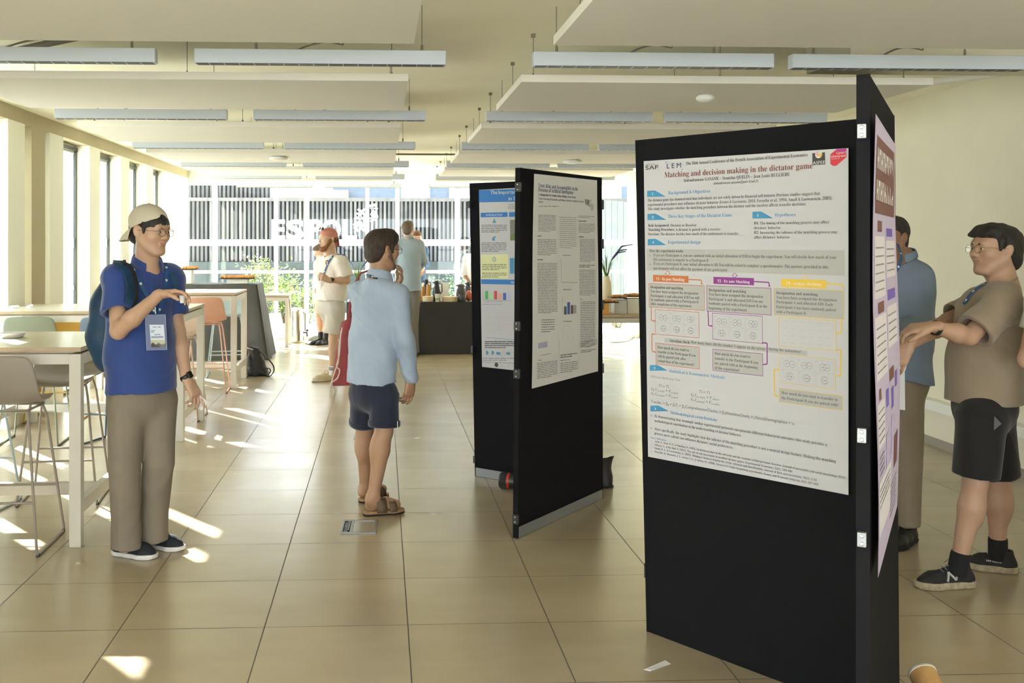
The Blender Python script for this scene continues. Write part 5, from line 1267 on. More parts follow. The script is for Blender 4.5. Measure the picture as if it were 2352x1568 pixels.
def eyes(f, parent, look=(0, 0)):
    for s_ in (-1, 1):
        q = f.sc; b = MB(); R = f.R
        c = f(s_*0.031, -0.0825, 0.001); b.ell(c, (0.0125*q, 0.0108*q, 0.0062*q), 0, n=14, m=10, R=R)
        c2 = f(s_*0.031 + look[0], -0.0905, 0.001 + look[1]); b.ell(c2, (0.0052*q, 0.0036*q, 0.0054*q), 1, n=12, m=8, R=R)
        b.build('eye', [M_EYEW, M_IRIS], parent)
def brows(f, parent, m, th=0.0035, tilt=0.0):
    for s_ in (-1, 1):
        b = MB(); pts = [f(s_*0.012, -0.0945, 0.0185), f(s_*0.024, -0.0945, 0.0235 + tilt), f(s_*0.036, -0.0885, 0.0235), f(s_*0.046, -0.079, 0.019)]
        b.tube(pts, [th*0.8*f.sc, th*f.sc, th*0.9*f.sc, th*0.4*f.sc], n=8); b.build('eyebrow', m, parent)
def glasses(f, parent, m, r=0.0215, shape='round', th=0.0011, lens=True, y=-0.112, zc=-0.001, name='glasses', dark=None):
    b = MB(); q = f.sc; g = MB()
    for s_ in (-1, 1):
        n = 28; pts = []
        for i in range(n):
            a = 2*math.pi*i/n; ca, sa = math.cos(a), math.sin(a); e = 0.75 if shape == 'square' else 1.0
            pts.append(f(s_*0.0315 + r*1.08*math.copysign(abs(ca)**e, ca), y + 0.004*abs(ca*0 + (s_*0.0315 + r*ca))/0.05, zc + r*0.88*math.copysign(abs(sa)**e, sa)))
        b.tube(pts, th*q, closed=True, n=6)
        if lens: g.add(pts, [tuple(range(n))], 0)
        b.tube([f(s_*(0.0315 + r*1.05), y + 0.003, zc + 0.006), f(s_*0.074, y + 0.03, zc + 0.008), f(s_*0.080, -0.02, zc + 0.006), f(s_*0.0815, 0.008, zc + 0.006), f(s_*0.080, 0.03, zc - 0.015)], th*q, n=6)
    b.tube([f(-0.011, y, zc + 0.004), f(0, y - 0.003, zc + 0.008), f(0.011, y, zc + 0.004)], th*q, n=6)
    o = b.build(name, m, parent)
    if lens: g.build('lens', dark or glass_mat('lens_glass', (0.96, 0.98, 0.97)), o)
    return o
def hand(B, wrist, dirv, palm, side, curl=(0.3, 0.35, 0.4, 0.45), spread=0.05, thumb=(0.35, 0.5), sc=1.0, k=0.006, curls=None):
    """wrist point, pointing direction, palm normal (out of the palm); side=+1: thumb on the +(dir x palm) side"""
    d = Vector(dirv).normalized(); n = Vector(palm); n = (n - d * n.dot(d)).normalized(); t = d.cross(n) * side   # towards the thumb
    w = Vector(wrist); q = sc
    def P(a, b, c): return w + (d*a + t*b + n*c) * q
    B.cone(P(-0.03, 0, 0), P(0.012, 0, 0), 0.027*q, 0.025*q, 0.012*q, flat=n, fs=0.72)
    for b0, b1 in ((0.020, 0.028), (0.007, 0.010), (-0.007, -0.009), (-0.019, -0.026)):
        B.cone(P(0.005, b0*0.8, 0), P(0.078 if abs(b1) < 0.02 else 0.072, b1, -0.001), 0.0165*q, 0.0125*q, 0.012*q, flat=n, fs=0.85)
    B.ell(P(0.03, 0.022, 0.009), [0.018*q]*3, 0.012*q)
    lens = ((0.040, 0.024, 0.020), (0.044, 0.028, 0.021), (0.041, 0.026, 0.021), (0.033, 0.020, 0.018)); bs = (0.029, 0.0100, -0.0095, -0.028); sp = (spread, spread*0.3, -spread*0.4, -spread*1.2)
    tips = []
    for i in range(4):
        cu = curl[i] if not curls else None; ang = 0.0; p = P(0.080 if i in (1, 2) else 0.074, bs[i], -0.001); r0 = (0.0088, 0.0090, 0.0086, 0.0076)[i]
        for j in range(3):
            ang += (curls[i][j] if curls else cu * (0.8, 1.15, 0.75)[j]); L = lens[i][j]
            dd = (d*math.cos(ang) + n*math.sin(ang) + t*math.sin(sp[i])*(1 if ang < 1.2 else 0.2)).normalized()
            p2 = p + dd*L*q; B.cone(p, p2, r0*(1 - 0.09*j)*q, r0*(1 - 0.09*(j+1))*q, k); p = p2
        tips.append(p)
    p = P(0.018, 0.026, 0.006); a, c = thumb   # a: how far out, c: how far across the palm
    for j, L in enumerate((0.038, 0.032, 0.024)):
        dd = (d*math.cos(a + 0.1*j)*1.0 + t*math.sin(a)*(1 - 0.45*j) + n*(c*(0.6 + 0.35*j))).normalized(); p2 = p + dd*L*q
        B.cone(p, p2, (0.0135, 0.0105, 0.0095)[j]*q, (0.0108, 0.0095, 0.008)[j]*q, 0.008); p = p2
    tips.append(p)
    return tips
M_SKIN = lambda n, c: mat('skin_' + n, c, 0.5, var=0.05, scale=14, bump=0.04, bscale=220, trans=0.12)
M_NAIL = mat('nail', (0.62, 0.42, 0.33), 0.35)
# ---------------------------------------------------------------- people
def unit(v): return Vector(v).normalized()
def yawv(a): return Vector((math.sin(a), -math.cos(a), 0))    # facing for a yaw (0 = towards the camera side)
def body_core(B, J, f, fw, shod=True, legs=True, sc=1.0, neck=0.056, belly=0.0):
    q = sc
    B.cone(f(0, 0.025, -0.055), J['nb'], neck*q, 0.062*q, 0.03)
    B.cone(f(0, -0.02, -0.085), J['nb'] + fw*0.02, 0.036*q, 0.04*q, 0.03)
    for s in 'RL':
        B.cone(J['nb'] - Vector((0, 0, 0.03)), J['sh'+s], 0.05*q, 0.052*q, 0.04)
    B.chain([(J['ch'], 0.150*q), (J['wa'], 0.130*q), (J['pe'], 0.142*q)], 0.05, fw, 0.66)
    for s in 'RL':
        sh, el, wr = J['sh'+s], J['el'+s], J['wr'+s]
        B.cone(sh, el, 0.051*q, 0.039*q, 0.03); B.cone(el, el.lerp(wr, 0.35), 0.040*q, 0.042*q, 0.02); B.cone(el.lerp(wr, 0.35), wr, 0.042*q, 0.026*q, 0.02)
    if legs:
        for s in 'RL':
            h, kn, an = J['h'+s], J['k'+s], J['a'+s]
            B.cone(h, kn, 0.074*q, 0.053*q, 0.04); B.cone(kn, kn.lerp(an, 0.3), 0.051*q, 0.053*q, 0.02); B.cone(kn.lerp(an, 0.3), an, 0.052*q, 0.034*q, 0.02)
            ft = J['f'+s]; c = kn.lerp(an, 0.29) - ft*0.022; B.ell(c, (0.046*q, 0.046*q, 0.10*q), 0.03)
            if shod: B.cone(an, an - Vector((0, 0, 0.045)), 0.034, 0.030, 0.02); continue
            B.cone(an - ft*0.02 + Vector((0, 0, -0.03)), Vector((an.x, an.y, 0.03)) + ft*0.13, 0.034*q, 0.022*q, 0.03)
def shirt(J, f, fw, w=0.172, wl=0.165, wh=0.175, fs=0.68, hem=0.0, slv=0.62, rs=0.066, re=0.075, hemz=None, tilt=(0,0), neckr=0.066, k=0.045, shr=0.062, drop=0.0, sl_r=None):
    """short (slv<1) or long (slv>=1) sleeved top"""
    B = Body(); z = Vector((0, 0, 1)); fs2 = min(0.95, fs + 0.10)
    B.cone(J['ch'] + z*0.02, J['wa'], w, wl, k, fw, fs); B.cone(J['wa'], J['pe'] - z*0.14, wl*0.98, wh*1.04, k, fw, fs2)
    for s in 'RL':
        sh = J['sh'+s]; B.cone(J['nb'] - z*0.030, sh - z*0.002, 0.060, shr, 0.05)
        B.cone(sh, J['ch'], shr*0.95, 0.08, 0.05)
    for s in 'RL':
        sh, el, wr = J['sh'+s], J['el'+s], J['wr'+s]; r_e = re if not isinstance(re, dict) else re[s]
        if slv <= 1: 
            p = sh.lerp(el, slv); B.ell(sh, (rs, rs, rs), 0.03); B.cone(sh, p, rs, r_e, 0.022, ends=True)
        else:
            B.cone(sh, el, rs, r_e, 0.03); e2 = el.lerp(wr, slv - 1); B.cone(el, e2, r_e, 0.047, 0.02)
    hz = hemz if hemz is not None else J['pe'].z - hem
    hc = Vector((J['pe'].x, J['pe'].y, hz)); B.cut(hc, (tilt[0], tilt[1], -1), lo=_v((hc.x - 0.26, hc.y - 0.24, hz - 0.3)), hi=_v((hc.x + 0.26, hc.y + 0.24, hz + 0.05)))
    B.cone(J['nb'] - z*0.035 + fw*0.012, f(0, 0.01, -0.06), neckr*1.0, neckr*1.05, 0.008, op='s')
    return B
def hollow(B, p, d, r, depth=0.05): d = unit(d); B.cone(Vector(p) - d*depth, Vector(p) + d*0.03, r*0.9, r, 0.004, op='s')
def collar(f, J, fw, m, parent, r=0.074, h=0.045, gap=0.45, off=0.0, tilt=0.25, drop=0.035):
    """turned-down shirt collar, open in front"""
    b = MB(); n = 30; c = J['nb'] + Vector((0, 0, off)); t = Vector((-fw.y, fw.x, 0)); rows = []
    for i in range(n + 1):
        a = gap + (2*math.pi - 2*gap) * i / n; fr = math.cos(a); out = fw*math.cos(a) + t*math.sin(a)
        zt = h*(0.75 - 0.35*fr) + 0.0; e = max(0.0, fr)**2
        rows.append([c + out*r*0.93 + Vector((0, 0, zt)), c + out*r*1.02 + Vector((0, 0, zt + 0.006)), c + out*(r*1.12) + Vector((0, 0, zt - 0.012)), c + out*(r*1.22 + 0.012*e) + Vector((0, 0, zt - drop - 0.02*e))])
    vs = [v for rw in rows for v in rw]; fs = []
    for i in range(n):
        for j in range(3): fs.append((i*4+j, i*4+j+1, (i+1)*4+j+1, (i+1)*4+j))
    b.add(vs, fs, 0, True); o = b.build('collar', m, parent); q = o.modifiers.new('solid', 'SOLIDIFY'); q.thickness = 0.004; q.offset = 0
    q = o.modifiers.new('sub', 'SUBSURF'); q.levels = 1; q.render_levels = 1; return o
def ribbon(pts, nrm, w, m, name, parent, marks=0, mm=None, th=0.0012):
    """flat strap along a line of points, lying against the surface whose outward normals are given"""
    b = MB(); P_ = [Vector(p) for p in pts]; N_ = [unit(n) for n in nrm]; L = []
    for i, p in enumerate(P_):
        d = (P_[min(i+1, len(P_)-1)] - P_[max(i-1, 0)]).normalized(); s = d.cross(N_[i]).normalized() * w / 2; L.append([p - s, p + s, p + s + N_[i]*th, p - s + N_[i]*th])
    vs = [v for r in L for v in r]; fs = []
    for i in range(len(P_) - 1):
        for j in range(4): fs.append((i*4 + j, i*4 + (j+1) % 4, (i+1)*4 + (j+1) % 4, (i+1)*4 + j))
    b.add(vs, fs, 0)
    if marks:
        for k in range(marks):
            i = (k + 0.5) / marks * (len(P_) - 1); a = int(i); q = i - a; p = P_[a].lerp(P_[a+1], q); d = (P_[a+1] - P_[a]).normalized(); s = d.cross(N_[a]).normalized(); n = N_[a]*(th + 0.0008)
            b.add([p - s*w*.3 - d*w*.35 + n, p + s*w*.3 - d*w*.35 + n, p + s*w*.3 + d*w*.1 + n, p - s*w*.3 + d*w*.1 + n], [(0, 1, 2, 3)], 1)
            b.add([p - s*w*.22 + d*w*.18 + n, p + s*w*.22 + d*w*.18 + n, p + s*w*.22 + d*w*.3 + n, p - s*w*.22 + d*w*.3 + n], [(0, 1, 2, 3)], 1)
    return b.build(name, [m, mm or M_PW], parent)
from mathutils.bvhtree import BVHTree
def bvh(*obs):
    vs = []; fs = []
    for o in obs:
        off = Vector((0, 0, 0)); q = o.parent
        while q is not None: off += q.location; q = q.parent
        k = len(vs); vs += [v.co + off for v in o.data.vertices]; fs += [tuple(i + k for i in p.vertices) for p in o.data.polygons]
    return BVHTree.FromPolygons(vs, fs)
def drape(tree, pix, off=0.004, dens=6):
    """points of a strap lying on a garment, given where the photograph shows it"""
    P_, N_ = [], []; n = len(pix) - 1
    for i in range(n * dens + 1):
        a = min(i // dens, n - 1); q = i / dens - a
        p0, p1_, p2_, p3_ = pix[max(a-1, 0)], pix[a], pix[a+1], pix[min(a+2, n)]
        x, y = [0.5*((2*b) + (c_-a_)*q + (2*a_-5*b+4*c_-d_)*q*q + (-a_+3*b-3*c_+d_)*q**3) for a_, b, c_, d_ in zip(p0, p1_, p2_, p3_)]
        r = ray(x, y).normalized(); h = tree.ray_cast(Vector((0, 0, HC)), r)
        if h[0] is None: continue
        nn = h[1] if h[1].dot(r) < 0 else -h[1]
        P_.append(h[0] + nn*off); N_.append(nn)
    for _ in range(4):
        N_ = [(N_[max(i-1, 0)] + N_[i] + N_[min(i+1, len(N_)-1)]).normalized() for i in range(len(N_))]
        P_ = [P_[0]] + [(P_[i-1] + P_[i]*2 + P_[i+1]) / 4 for i in range(1, len(P_)-1)] + [P_[-1]]
    return P_, N_
def watch(p, d, r, m, parent, up, face=True, name='watch'):
    d = unit(d); b = MB(); b.lathe([(r, -0.011), (r*1.05, -0.010), (r*1.05, 0.010), (r, 0.011)], p, n=24, axis=d, cap=False)
    if face:
        u = unit(Vector(up) - d*Vector(up).dot(d)); s = d.cross(u); c = Vector(p) + u*r*1.02
        b.hexa([c - d*0.018 - s*0.016, c + d*0.018 - s*0.016, c + d*0.018 + s*0.016, c - d*0.018 + s*0.016], [c - d*0.016 - s*0.014 + u*0.009, c + d*0.016 - s*0.014 + u*0.009, c + d*0.016 + s*0.014 + u*0.009, c - d*0.016 + s*0.014 + u*0.009], 0)
    return b.build(name, m, parent)
def shoe(heel, toe, w=0.046, upper=None, sole=None, parent=None, h=0.085, sh=0.024, laces=None, name='shoe', extra=None, voxel=0.004, ankle=None):
    """a laced shoe from heel point to toe point on the floor"""
    H, T = Vector((heel.x, heel.y, 0)), Vector((toe.x, toe.y, 0)); d = (T - H).normalized(); L = (T - H).length; s = Vector((-d.y, d.x, 0)); z = Vector((0, 0, 1))
    B = Body(); P = lambda a, b_, c: H + d*a*L + s*b_ + z*c
    def up(B, g, zl):
        B.chain([(P(0.14, 0, 0.035), w*0.72 + g), (P(0.45, 0, 0.03), w*0.76 + g), (P(0.75, 0, 0.022), w*0.95 + g), (P(0.88, 0.0, 0.018), w*0.74 + g)], 0.02)
    up(B, 0.0, 0); B.cone(P(0.19, 0, 0.05), P(0.23, 0, h), 0.037, 0.040, 0.03); B.cone(P(0.28, 0, 0.078), P(0.68, 0, 0.045), 0.033, 0.022, 0.03)
    B.cut(P(0.5, 0, sh*0.75), -z); B.cut(P(0.25, 0, h + 0.010), z + d*0.12)
    B.cone(P(0.22, 0, h - 0.01), P(0.22, 0, h + 0.05), 0.027, 0.031, 0.004, op='s')
    t = thing_part = B.build(name, upper, parent, h=voxel)
    S_ = Body(); S_.chain([(P(0.13, 0, 0.02), w*0.76 + 0.005), (P(0.45, 0, 0.02), w*0.80 + 0.004), (P(0.75, 0, 0.02), w*0.98 + 0.005), (P(0.9, 0, 0.02), w*0.74 + 0.005)], 0.02)
    S_.cut(P(0.5, 0, sh), z); S_.cut(P(0.5, 0, 0.001), -z); S_.cut(P(0.95, 0, 0.0), -z + d*0.25, lo=_v(P(0.75, -0.08, -0.1)).clip(-99, 99) if False else None, hi=None)
    S_.build('sole', sole, t, h=voxel)
    if laces:
        b = MB()
        for i in range(5):
            a = 0.40 + i*0.062; zz = 0.114 - i*0.0095; b.tube([P(a, -0.020, zz - 0.008), P(a + 0.02, 0, zz + 0.001), P(a, 0.020, zz - 0.008)], 0.0022, n=6)
        b.tube([P(0.39, 0, 0.118), P(0.37, 0.022, 0.128), P(0.42, 0.044, 0.105)], 0.0024, n=6); b.tube([P(0.39, 0, 0.118), P(0.37, -0.022, 0.126), P(0.43, -0.042, 0.10)], 0.0024, n=6)
        b.build('laces', laces, t)
    return t
SKIN_A = M_SKIN('light', (0.56, 0.355, 0.245)); SKIN_B = M_SKIN('tan', (0.46, 0.27, 0.17)); SKIN_C = M_SKIN('fair', (0.66, 0.42, 0.30)); SKIN_D = M_SKIN('brown', (0.30, 0.16, 0.095))
LIP = mat('lips', (0.43, 0.225, 0.165), 0.45); HAIRB = mat('hair_black', (0.015, 0.012, 0.010), 0.55, var=0.6, scale=90, stretch=(1, 1, 0.25), bump=0.5, bscale=260); HAIRD = mat('hair_dark_brown', (0.045, 0.028, 0.018), 0.6, var=0.5, scale=90, stretch=(1, 1, 0.25), bump=0.5, bscale=260)
BEARD = mat('beard_ginger', (0.26, 0.10, 0.035), 0.8, var=0.4, scale=120, bump=0.6, bscale=300); STUB = mat('stubble', (0.20, 0.12, 0.085), 0.7, var=0.35, scale=200, bump=0.4, bscale=400)
def hair_noise(amp, f=120, seed=0):
    return lambda x, y, z: amp*(np.sin(f*x + 3*np.sin(40*z + seed))*0.5 + np.sin(f*0.8*y + 2.5*np.sin(35*x))*0.5)
LAN = mat('lanyard_blue', (0.015, 0.09, 0.26), 0.5)

# ======== man with backwards cap, blue polo, backpack, drinking
def man_cap():
    Y = 5.38; root = thing('person', 'man in backwards cream cap and blue polo lifting a small cup by the high tables', 'person', (-1.20, 5.36, 0))
    a_t = math.radians(36); fw = yawv(a_t)
    J = dict(nb=A(338, 617, 5.42), shR=A(268, 640, 5.30), shL=A(389, 640, 5.50), ch=A(325, 705, 5.40), wa=A(322, 800, 5.38), pe=A(326, 880, 5.38),
        elR=A(272, 760, 5.17), wrR=A(366, 676, 5.02), elL=A(408, 762, 5.50), wrL=A(428, 868, 5.40),
        hR=A(290, 935, 5.34), hL=A(362, 932, 5.43), kR=A(284, 1075, 5.28), kL=A(366, 1062, 5.40), aR=A(288, 1236, 5.31), aL=A(352, 1218, 5.44))
    ff = (G(350, 1284) - G(268, 1274)).normalized(); J['fR'] = ff; J['fL'] = (G(412, 1268) - G(338, 1256)).normalized()
    f = Fr(A(345, 531, 5.36), math.radians(60), math.radians(4), 0, 1.03)
    B = Body(); body_core(B, J, f, fw, neck=0.051); head_shape(B, f, jaw=1.0, nose=0.96)
    # right hand: thumb and fingers pinching a small cup, pointing right
    dR = (J['wrR'] - J['elR']).normalized(); dh = unit((0.96, -0.22, 0.10))
    hand(B, J['wrR'] + dh*0.02, dh, unit((0.1, -0.35, -1)), -1, spread=0.03, thumb=(0.30, 0.55), curls=[(0.25, 0.45, 0.3), (0.35, 0.5, 0.35), (0.5, 0.6, 0.45), (0.6, 0.7, 0.5)], sc=0.98)
    dl = unit((0.50, -0.10, -0.85)); hand(B, J['wrL'] + dl*0.015, dl, unit((-0.75, 0.5, -0.35)), 1, spread=0.06, thumb=(0.45, 0.35), curls=[(0.15, 0.2, 0.15), (0.5, 0.5, 0.4), (0.7, 0.7, 0.5), (0.8, 0.8, 0.5)], sc=1.04)
    lf = lips_fn(f); B.build('body', [SKIN_A, LIP], root, h=0.0038, matfn=lambda c: lf(c))
    eyes(f, root, (0.001, 0)); brows(f, root, HAIRB, 0.003); glasses(f, root, mat('glasses_metal', (0.12, 0.11, 0.10), 0.3, 1.0), r=0.021, y=-0.108)
    # polo
    S_ = shirt(J, f, fw, w=0.178, wl=0.178, wh=0.188, fs=0.70, hemz=A(325, 897, 5.38).z, slv=0.66, rs=0.072, re=dict(R=0.085, L=0.074), tilt=(0.03, 0), neckr=0.062, shr=0.066)
    for s in 'RL':
        p = J['sh'+s].lerp(J['el'+s], 0.66); hollow(S_, p, J['el'+s] - J['sh'+s], 0.068 if s == 'R' else 0.058, 0.05)
    POLO = mat('polo_blue', (0.017, 0.052, 0.24), 0.75, var=0.12, scale=4, sheen=0.4, bump=0.1, bscale=700)
    ps = S_.build('polo_shirt', POLO, root, h=0.005, noise=wrinkle(0.0065, 34, 44, 1.0, (0.6, 0.2, 0.7))); collar(f, J, fw, POLO, root, r=0.070, h=0.055, gap=0.45, off=0.018, drop=0.055)
    P_, N_ = drape(bvh(ps), [(352, 632), (354, 655), (355, 682)], 0.002, 4); ribbon(P_, N_, 0.026, POLO, 'placket', root, th=0.002)
    b = MB(); [b.ell(P_[i] + N_[i]*0.004, (0.005, 0.004, 0.005), n=8, m=6) for i in (2, 6)]; b.build('button', mat('button_blue', (0.03, 0.05, 0.12), 0.3), root)
    # trousers
    T = Body(); z = Vector((0, 0, 1)); TR = mat('trousers_taupe', (0.235, 0.195, 0.155), 0.8, var=0.1, scale=5, bump=0.1, bscale=500)
    T.cone(J['pe'] + z*0.08, J['pe'] - z*0.06, 0.158, 0.168, 0.04, fw, 0.74)
    for s in 'RL':
        hp, kn, an = J['h'+s], J['k'+s], J['a'+s]; T.cone(hp + z*0.02, kn, 0.100, 0.083, 0.03); T.cone(kn, an + z*0.02, 0.082, 0.070, 0.004)
        T.cone(an + z*0.06, an - z*0.07, 0.072, 0.078, 0.02); T.cut(an - z*0.052, -z + ff*0.04, lo=_v(an) - np.array([.12, .12, .2], dtype=np.float32), hi=_v(an) + np.array([.12, .12, .06], dtype=np.float32)); 
    T.cut(J['pe'] + z*0.09, z)
    T.build('trousers', TR, root, h=0.006, noise=wrinkle(0.008, 32, 20, 2.2, (0.9, 0.5, 0.35)))
    UP = mat('shoe_knit_navy', (0.012, 0.016, 0.024), 0.8, var=0.2, scale=60, bump=0.3, bscale=600); SO = mat('sole_white', (0.72, 0.72, 0.73), 0.5); LC = mat('lace_black', (0.01, 0.01, 0.012), 0.7)
    for hx, tx in (((263, 1272), (354, 1283)), ((334, 1254), (416, 1264))):
        shoe(G(*hx), G(*tx), 0.050, UP, SO, root, laces=LC, h=0.085, sh=0.026)
    # cap worn backwards
    CP = mat('cap_cream', (0.62, 0.56, 0.44), 0.85, var=0.03, scale=10, bump=0.1, bscale=500)
    K = Body(); fc = f
    K.ell(f(0, 0.016, 0.048), (0.090, 0.109, 0.092), 0.005, f.np()); K.cut(f(0, 0, 0.034), f.R @ Vector((0, -0.42, -1)))
    K.ell(f(0, -0.105, 0.082), (0.034, 0.035, 0.022), 0.003, f.np(), 's'); K.ell(f(0, 0.012, 0.022), (0.082, 0.100, 0.085), 0.003, f.np(), 's')
    cp = K.build('cap', CP, root, h=0.003); b = MB(); b.ell(f(0, 0.016, 0.1385), (0.007, 0.007, 0.003), n=10, m=6); b.build('top_button', CP, cp)
    b = MB(); rows = []; N = 14
    for i in range(7):
        q = i/6
        rows.append([f((0.088 - 0.012*q)*math.sin(t), 0.016 + (0.100 + 0.078*q)*math.cos(t), 0.034 - 0.42*(0.016 + 0.105*math.cos(t)) + 0.004 - 0.036*q*q - 0.014*q - 0.02*q*(1 - math.cos(t))) for t in [(-1 + 2*j/N)*1.2 for j in range(N + 1)]])
    vs = [v for r_ in rows for v in r_]; fs = [(i*(N+1)+j, i*(N+1)+j+1, (i+1)*(N+1)+j+1, (i+1)*(N+1)+j) for i in range(6) for j in range(N)]
    b.add(vs, fs, 0, True); o = b.build('cap_brim', CP, cp); m_ = o.modifiers.new('s', 'SOLIDIFY'); m_.thickness = 0.004
    # hair below the cap
    Hh = Body(); Hh.ell(f(0, 0.022, 0.030), (0.0815, 0.101, 0.080), 0.005, f.np()); Hh.ell(f(0, 0.07, -0.025), (0.062, 0.050, 0.05), 0.02, f.np()); Hh.ell(f(0, -0.036, 0.036), (0.0705, 0.064, 0.066), 0.02, f.np())
    for s_ in (-1, 1): Hh.cone(f(s_*0.072, -0.020, 0.04), f(s_*0.075, -0.026, -0.006), 0.012, 0.006, 0.01)
    Hh.ell(f(0, -0.088, -0.015), (0.066, 0.070, 0.048), 0.006, f.np(), 's'); Hh.ell(f(0, -0.05, -0.09), (0.09, 0.08, 0.075), 0.006, f.np(), 's')
    for i in range(6): x = -0.045 + i*0.017; Hh.ell(f(x, -0.100, 0.026 + 0.006*(i % 2)), (0.0055, 0.03, 0.012), 0.003, f.np(), 's')
    for s_ in (-1, 1): Hh.ell(f(s_*0.085, 0.012, -0.004), (0.02, 0.022, 0.034), 0.004, f.np(), 's')
    Hh.build('hair', HAIRB, root, h=0.003, noise=hair_noise(0.0012))
    # lanyard with badge
    bd = A(360, 762, 5.185); t_ = Vector((math.cos(a_t), math.sin(a_t), 0))
    tr = bvh(ps)
    for pts in ([(292, 590), (302, 612), (316, 640), (333, 672), (346, 700), (357, 726)], [(378, 600), (382, 622), (379, 655), (371, 690), (360, 726)]):
        P_, N_ = drape(tr, pts, 0.006); ribbon(P_, N_, 0.020, LAN, 'lanyard', root, marks=4)
    b = MB(); q0, q1 = A(336, 724, 5.19), A(381, 802, 5.19); w_, h_ = 0.098, 0.176; cc = A(358.5, 763, 5.185); u = (t_ + Vector((0, -0.35, 0))).normalized(); z = unit((-0.05, 0, 1)); n = u.cross(z) 
    def BP(a, c, l=0): return cc + u*a*w_/2 + z*c*h_/2 + n*l
    b.tube([BP(-1, 1), BP(1, 1), BP(1, -1), BP(-1, -1)], 0.0012, closed=True, n=6)
    o = b.build('badge_holder', mat('clear_plastic_rim', (0.45, 0.5, 0.55), 0.2), root)
    b = MB(); b.add([BP(-1, 1, .001), BP(-1, -1, .001), BP(1, -1, .001), BP(1, 1, .001)], [(0, 1, 2, 3)]); b.build('plastic_sleeve', glass_mat('badge_plastic', (0.8, 0.85, 0.9), 0.1), o)
    b = MB(); b.add([BP(-.62, .44, 0), BP(-.55, -.82, 0), BP(.85, -.86, 0), BP(.80, .42, 0)], [(0, 1, 2, 3)], 0)
    b.add([BP(-.55, -.42, .0006), BP(-.55, -.82, .0006), BP(.85, -.86, .0006), BP(.85, -.44, .0006)], [(0, 1, 2, 3)], 1); b.add([BP(-.55, -.66, .001), BP(-.55, -.82, .001), BP(.85, -.86, .001), BP(.85, -.62, .001), BP(.5, -.7, .001), BP(.2, -.58, .001), BP(-.1, -.7, .001), BP(-.35, -.55, .001)], [tuple(range(8))], 2)
    for y0, x0, x1 in ((.30, -.3, .1), (.30, .2, .5), (.10, -.5, -.1), (.02, -.5, -.2), (-.12, -.2, .4), (-.24, -.5, .7), (-.30, -.5, .7)): b.add([BP(x0, y0 + .02, .0008), BP(x0, y0 - .02, .0008), BP(x1, y0 - .02, .0008), BP(x1, y0 + .02, .0008)], [(0, 1, 2, 3)], 3)
    b.build('badge_card', [M_PW, mat('badge_sunset', (0.6, 0.5, 0.2), 0.5), INK['brown'], INK['grey']], o)
    b = MB().tube([BP(0.05, 1.42), BP(0.02, 1.25), BP(0.05, 1.05)], 0.003, n=8); b.build('badge_clip', M_STEEL, o)
    watch(J['wrL'] + dl*-0.005, dl, 0.029, mat('watch_black', (0.015, 0.015, 0.015), 0.4), root, (0.9, -0.5, 0))
    # cup between the fingers, card in the other hand
    cpos = J['wrR'] + dh*0.118 + Vector((0.0, 0.0, -0.032))
    t = MB().lathe([(0.011, -0.020), (0.016, 0.016), (0.0165, 0.017), (0.0145, 0.015), (0.010, -0.018)], cpos, n=20, cap=False).build('paper_cup', M_PW, loc=cpos); tag(t, 'tiny white cup held by the man in the cream cap', 'cup')
    c0 = A(455, 921, 5.42); u = unit((0.78, 0.10, -0.62)); v = unit((0.55, -0.35, 0.62)); v = (v - u*u.dot(v)).normalized(); n = u.cross(v)
    b = MB().hexa([c0 - u*.045 - v*.035 - n*.001, c0 + u*.045 - v*.035 - n*.001, c0 + u*.045 + v*.035 - n*.001, c0 - u*.045 + v*.035 - n*.001], [c0 - u*.045 - v*.035 + n*.001, c0 + u*.045 - v*.035 + n*.001, c0 + u*.045 + v*.035 + n*.001, c0 - u*.045 + v*.035 + n*.001])
    t = b.build('paper_card', M_PW, loc=c0); tag(t, 'white folded card in the hanging hand of the man in the cap', 'card')
    # backpack
    bp = thing('backpack', 'dark blue backpack worn by the man in the cream cap', 'backpack', A(240, 740, 5.50).to_tuple())
    NB = mat('backpack_blue', (0.012, 0.055, 0.125), 0.55, var=0.3, scale=9, bump=0.35, bscale=40); NK = mat('backpack_black', (0.012, 0.013, 0.016), 0.6)
    K = Body(); bc = -fw
    c1, c2 = A(262, 660, 5.50), A(247, 800, 5.48)
    K.chain([(A(270, 640, 5.53), 0.075), (A(256, 700, 5.52), 0.108), (A(252, 770, 5.50), 0.118), (A(256, 815, 5.50), 0.10)], 0.04, fw, 0.8); K.cut(A(250, 852, 5.5), (0.1, 0, -1))
    K.build('bag_body', NB, bp, h=0.005, noise=wrinkle(0.006, 26, 22, 0.5, (0.8, 0.1, 0.7)))
    P_, N_ = drape(tr, [(273, 612), (284, 618), (292, 640), (296, 670), (293, 705), (286, 738)], 0.012)
    P_ = [P_[0] + Vector((-0.035, 0.10, -0.02)), P_[0] + Vector((-0.015, 0.05, 0.012))] + P_; N_ = [N_[0] + Vector((0, 0.3, 0.5)), N_[0] + Vector((0, 0, 0.8))] + N_
    ribbon(P_, N_, 0.058, NB, 'shoulder_strap', bp, th=0.010); ribbon([p + Vector((0.028, -0.002, 0)) for p in P_], N_, 0.012, NK, 'strap_edge', bp, th=0.013)
    P_, N_ = drape(tr, [(392, 628), (399, 645), (402, 665)], 0.008); ribbon(P_, N_, 0.03, NB, 'shoulder_strap', bp, th=0.008)
    ribbon([A(268, 790, 5.34), A(262, 830, 5.34), A(255, 880, 5.33)], [(0, -1, 0)]*3, 0.022, NK, 'webbing_strap', bp, th=0.003)

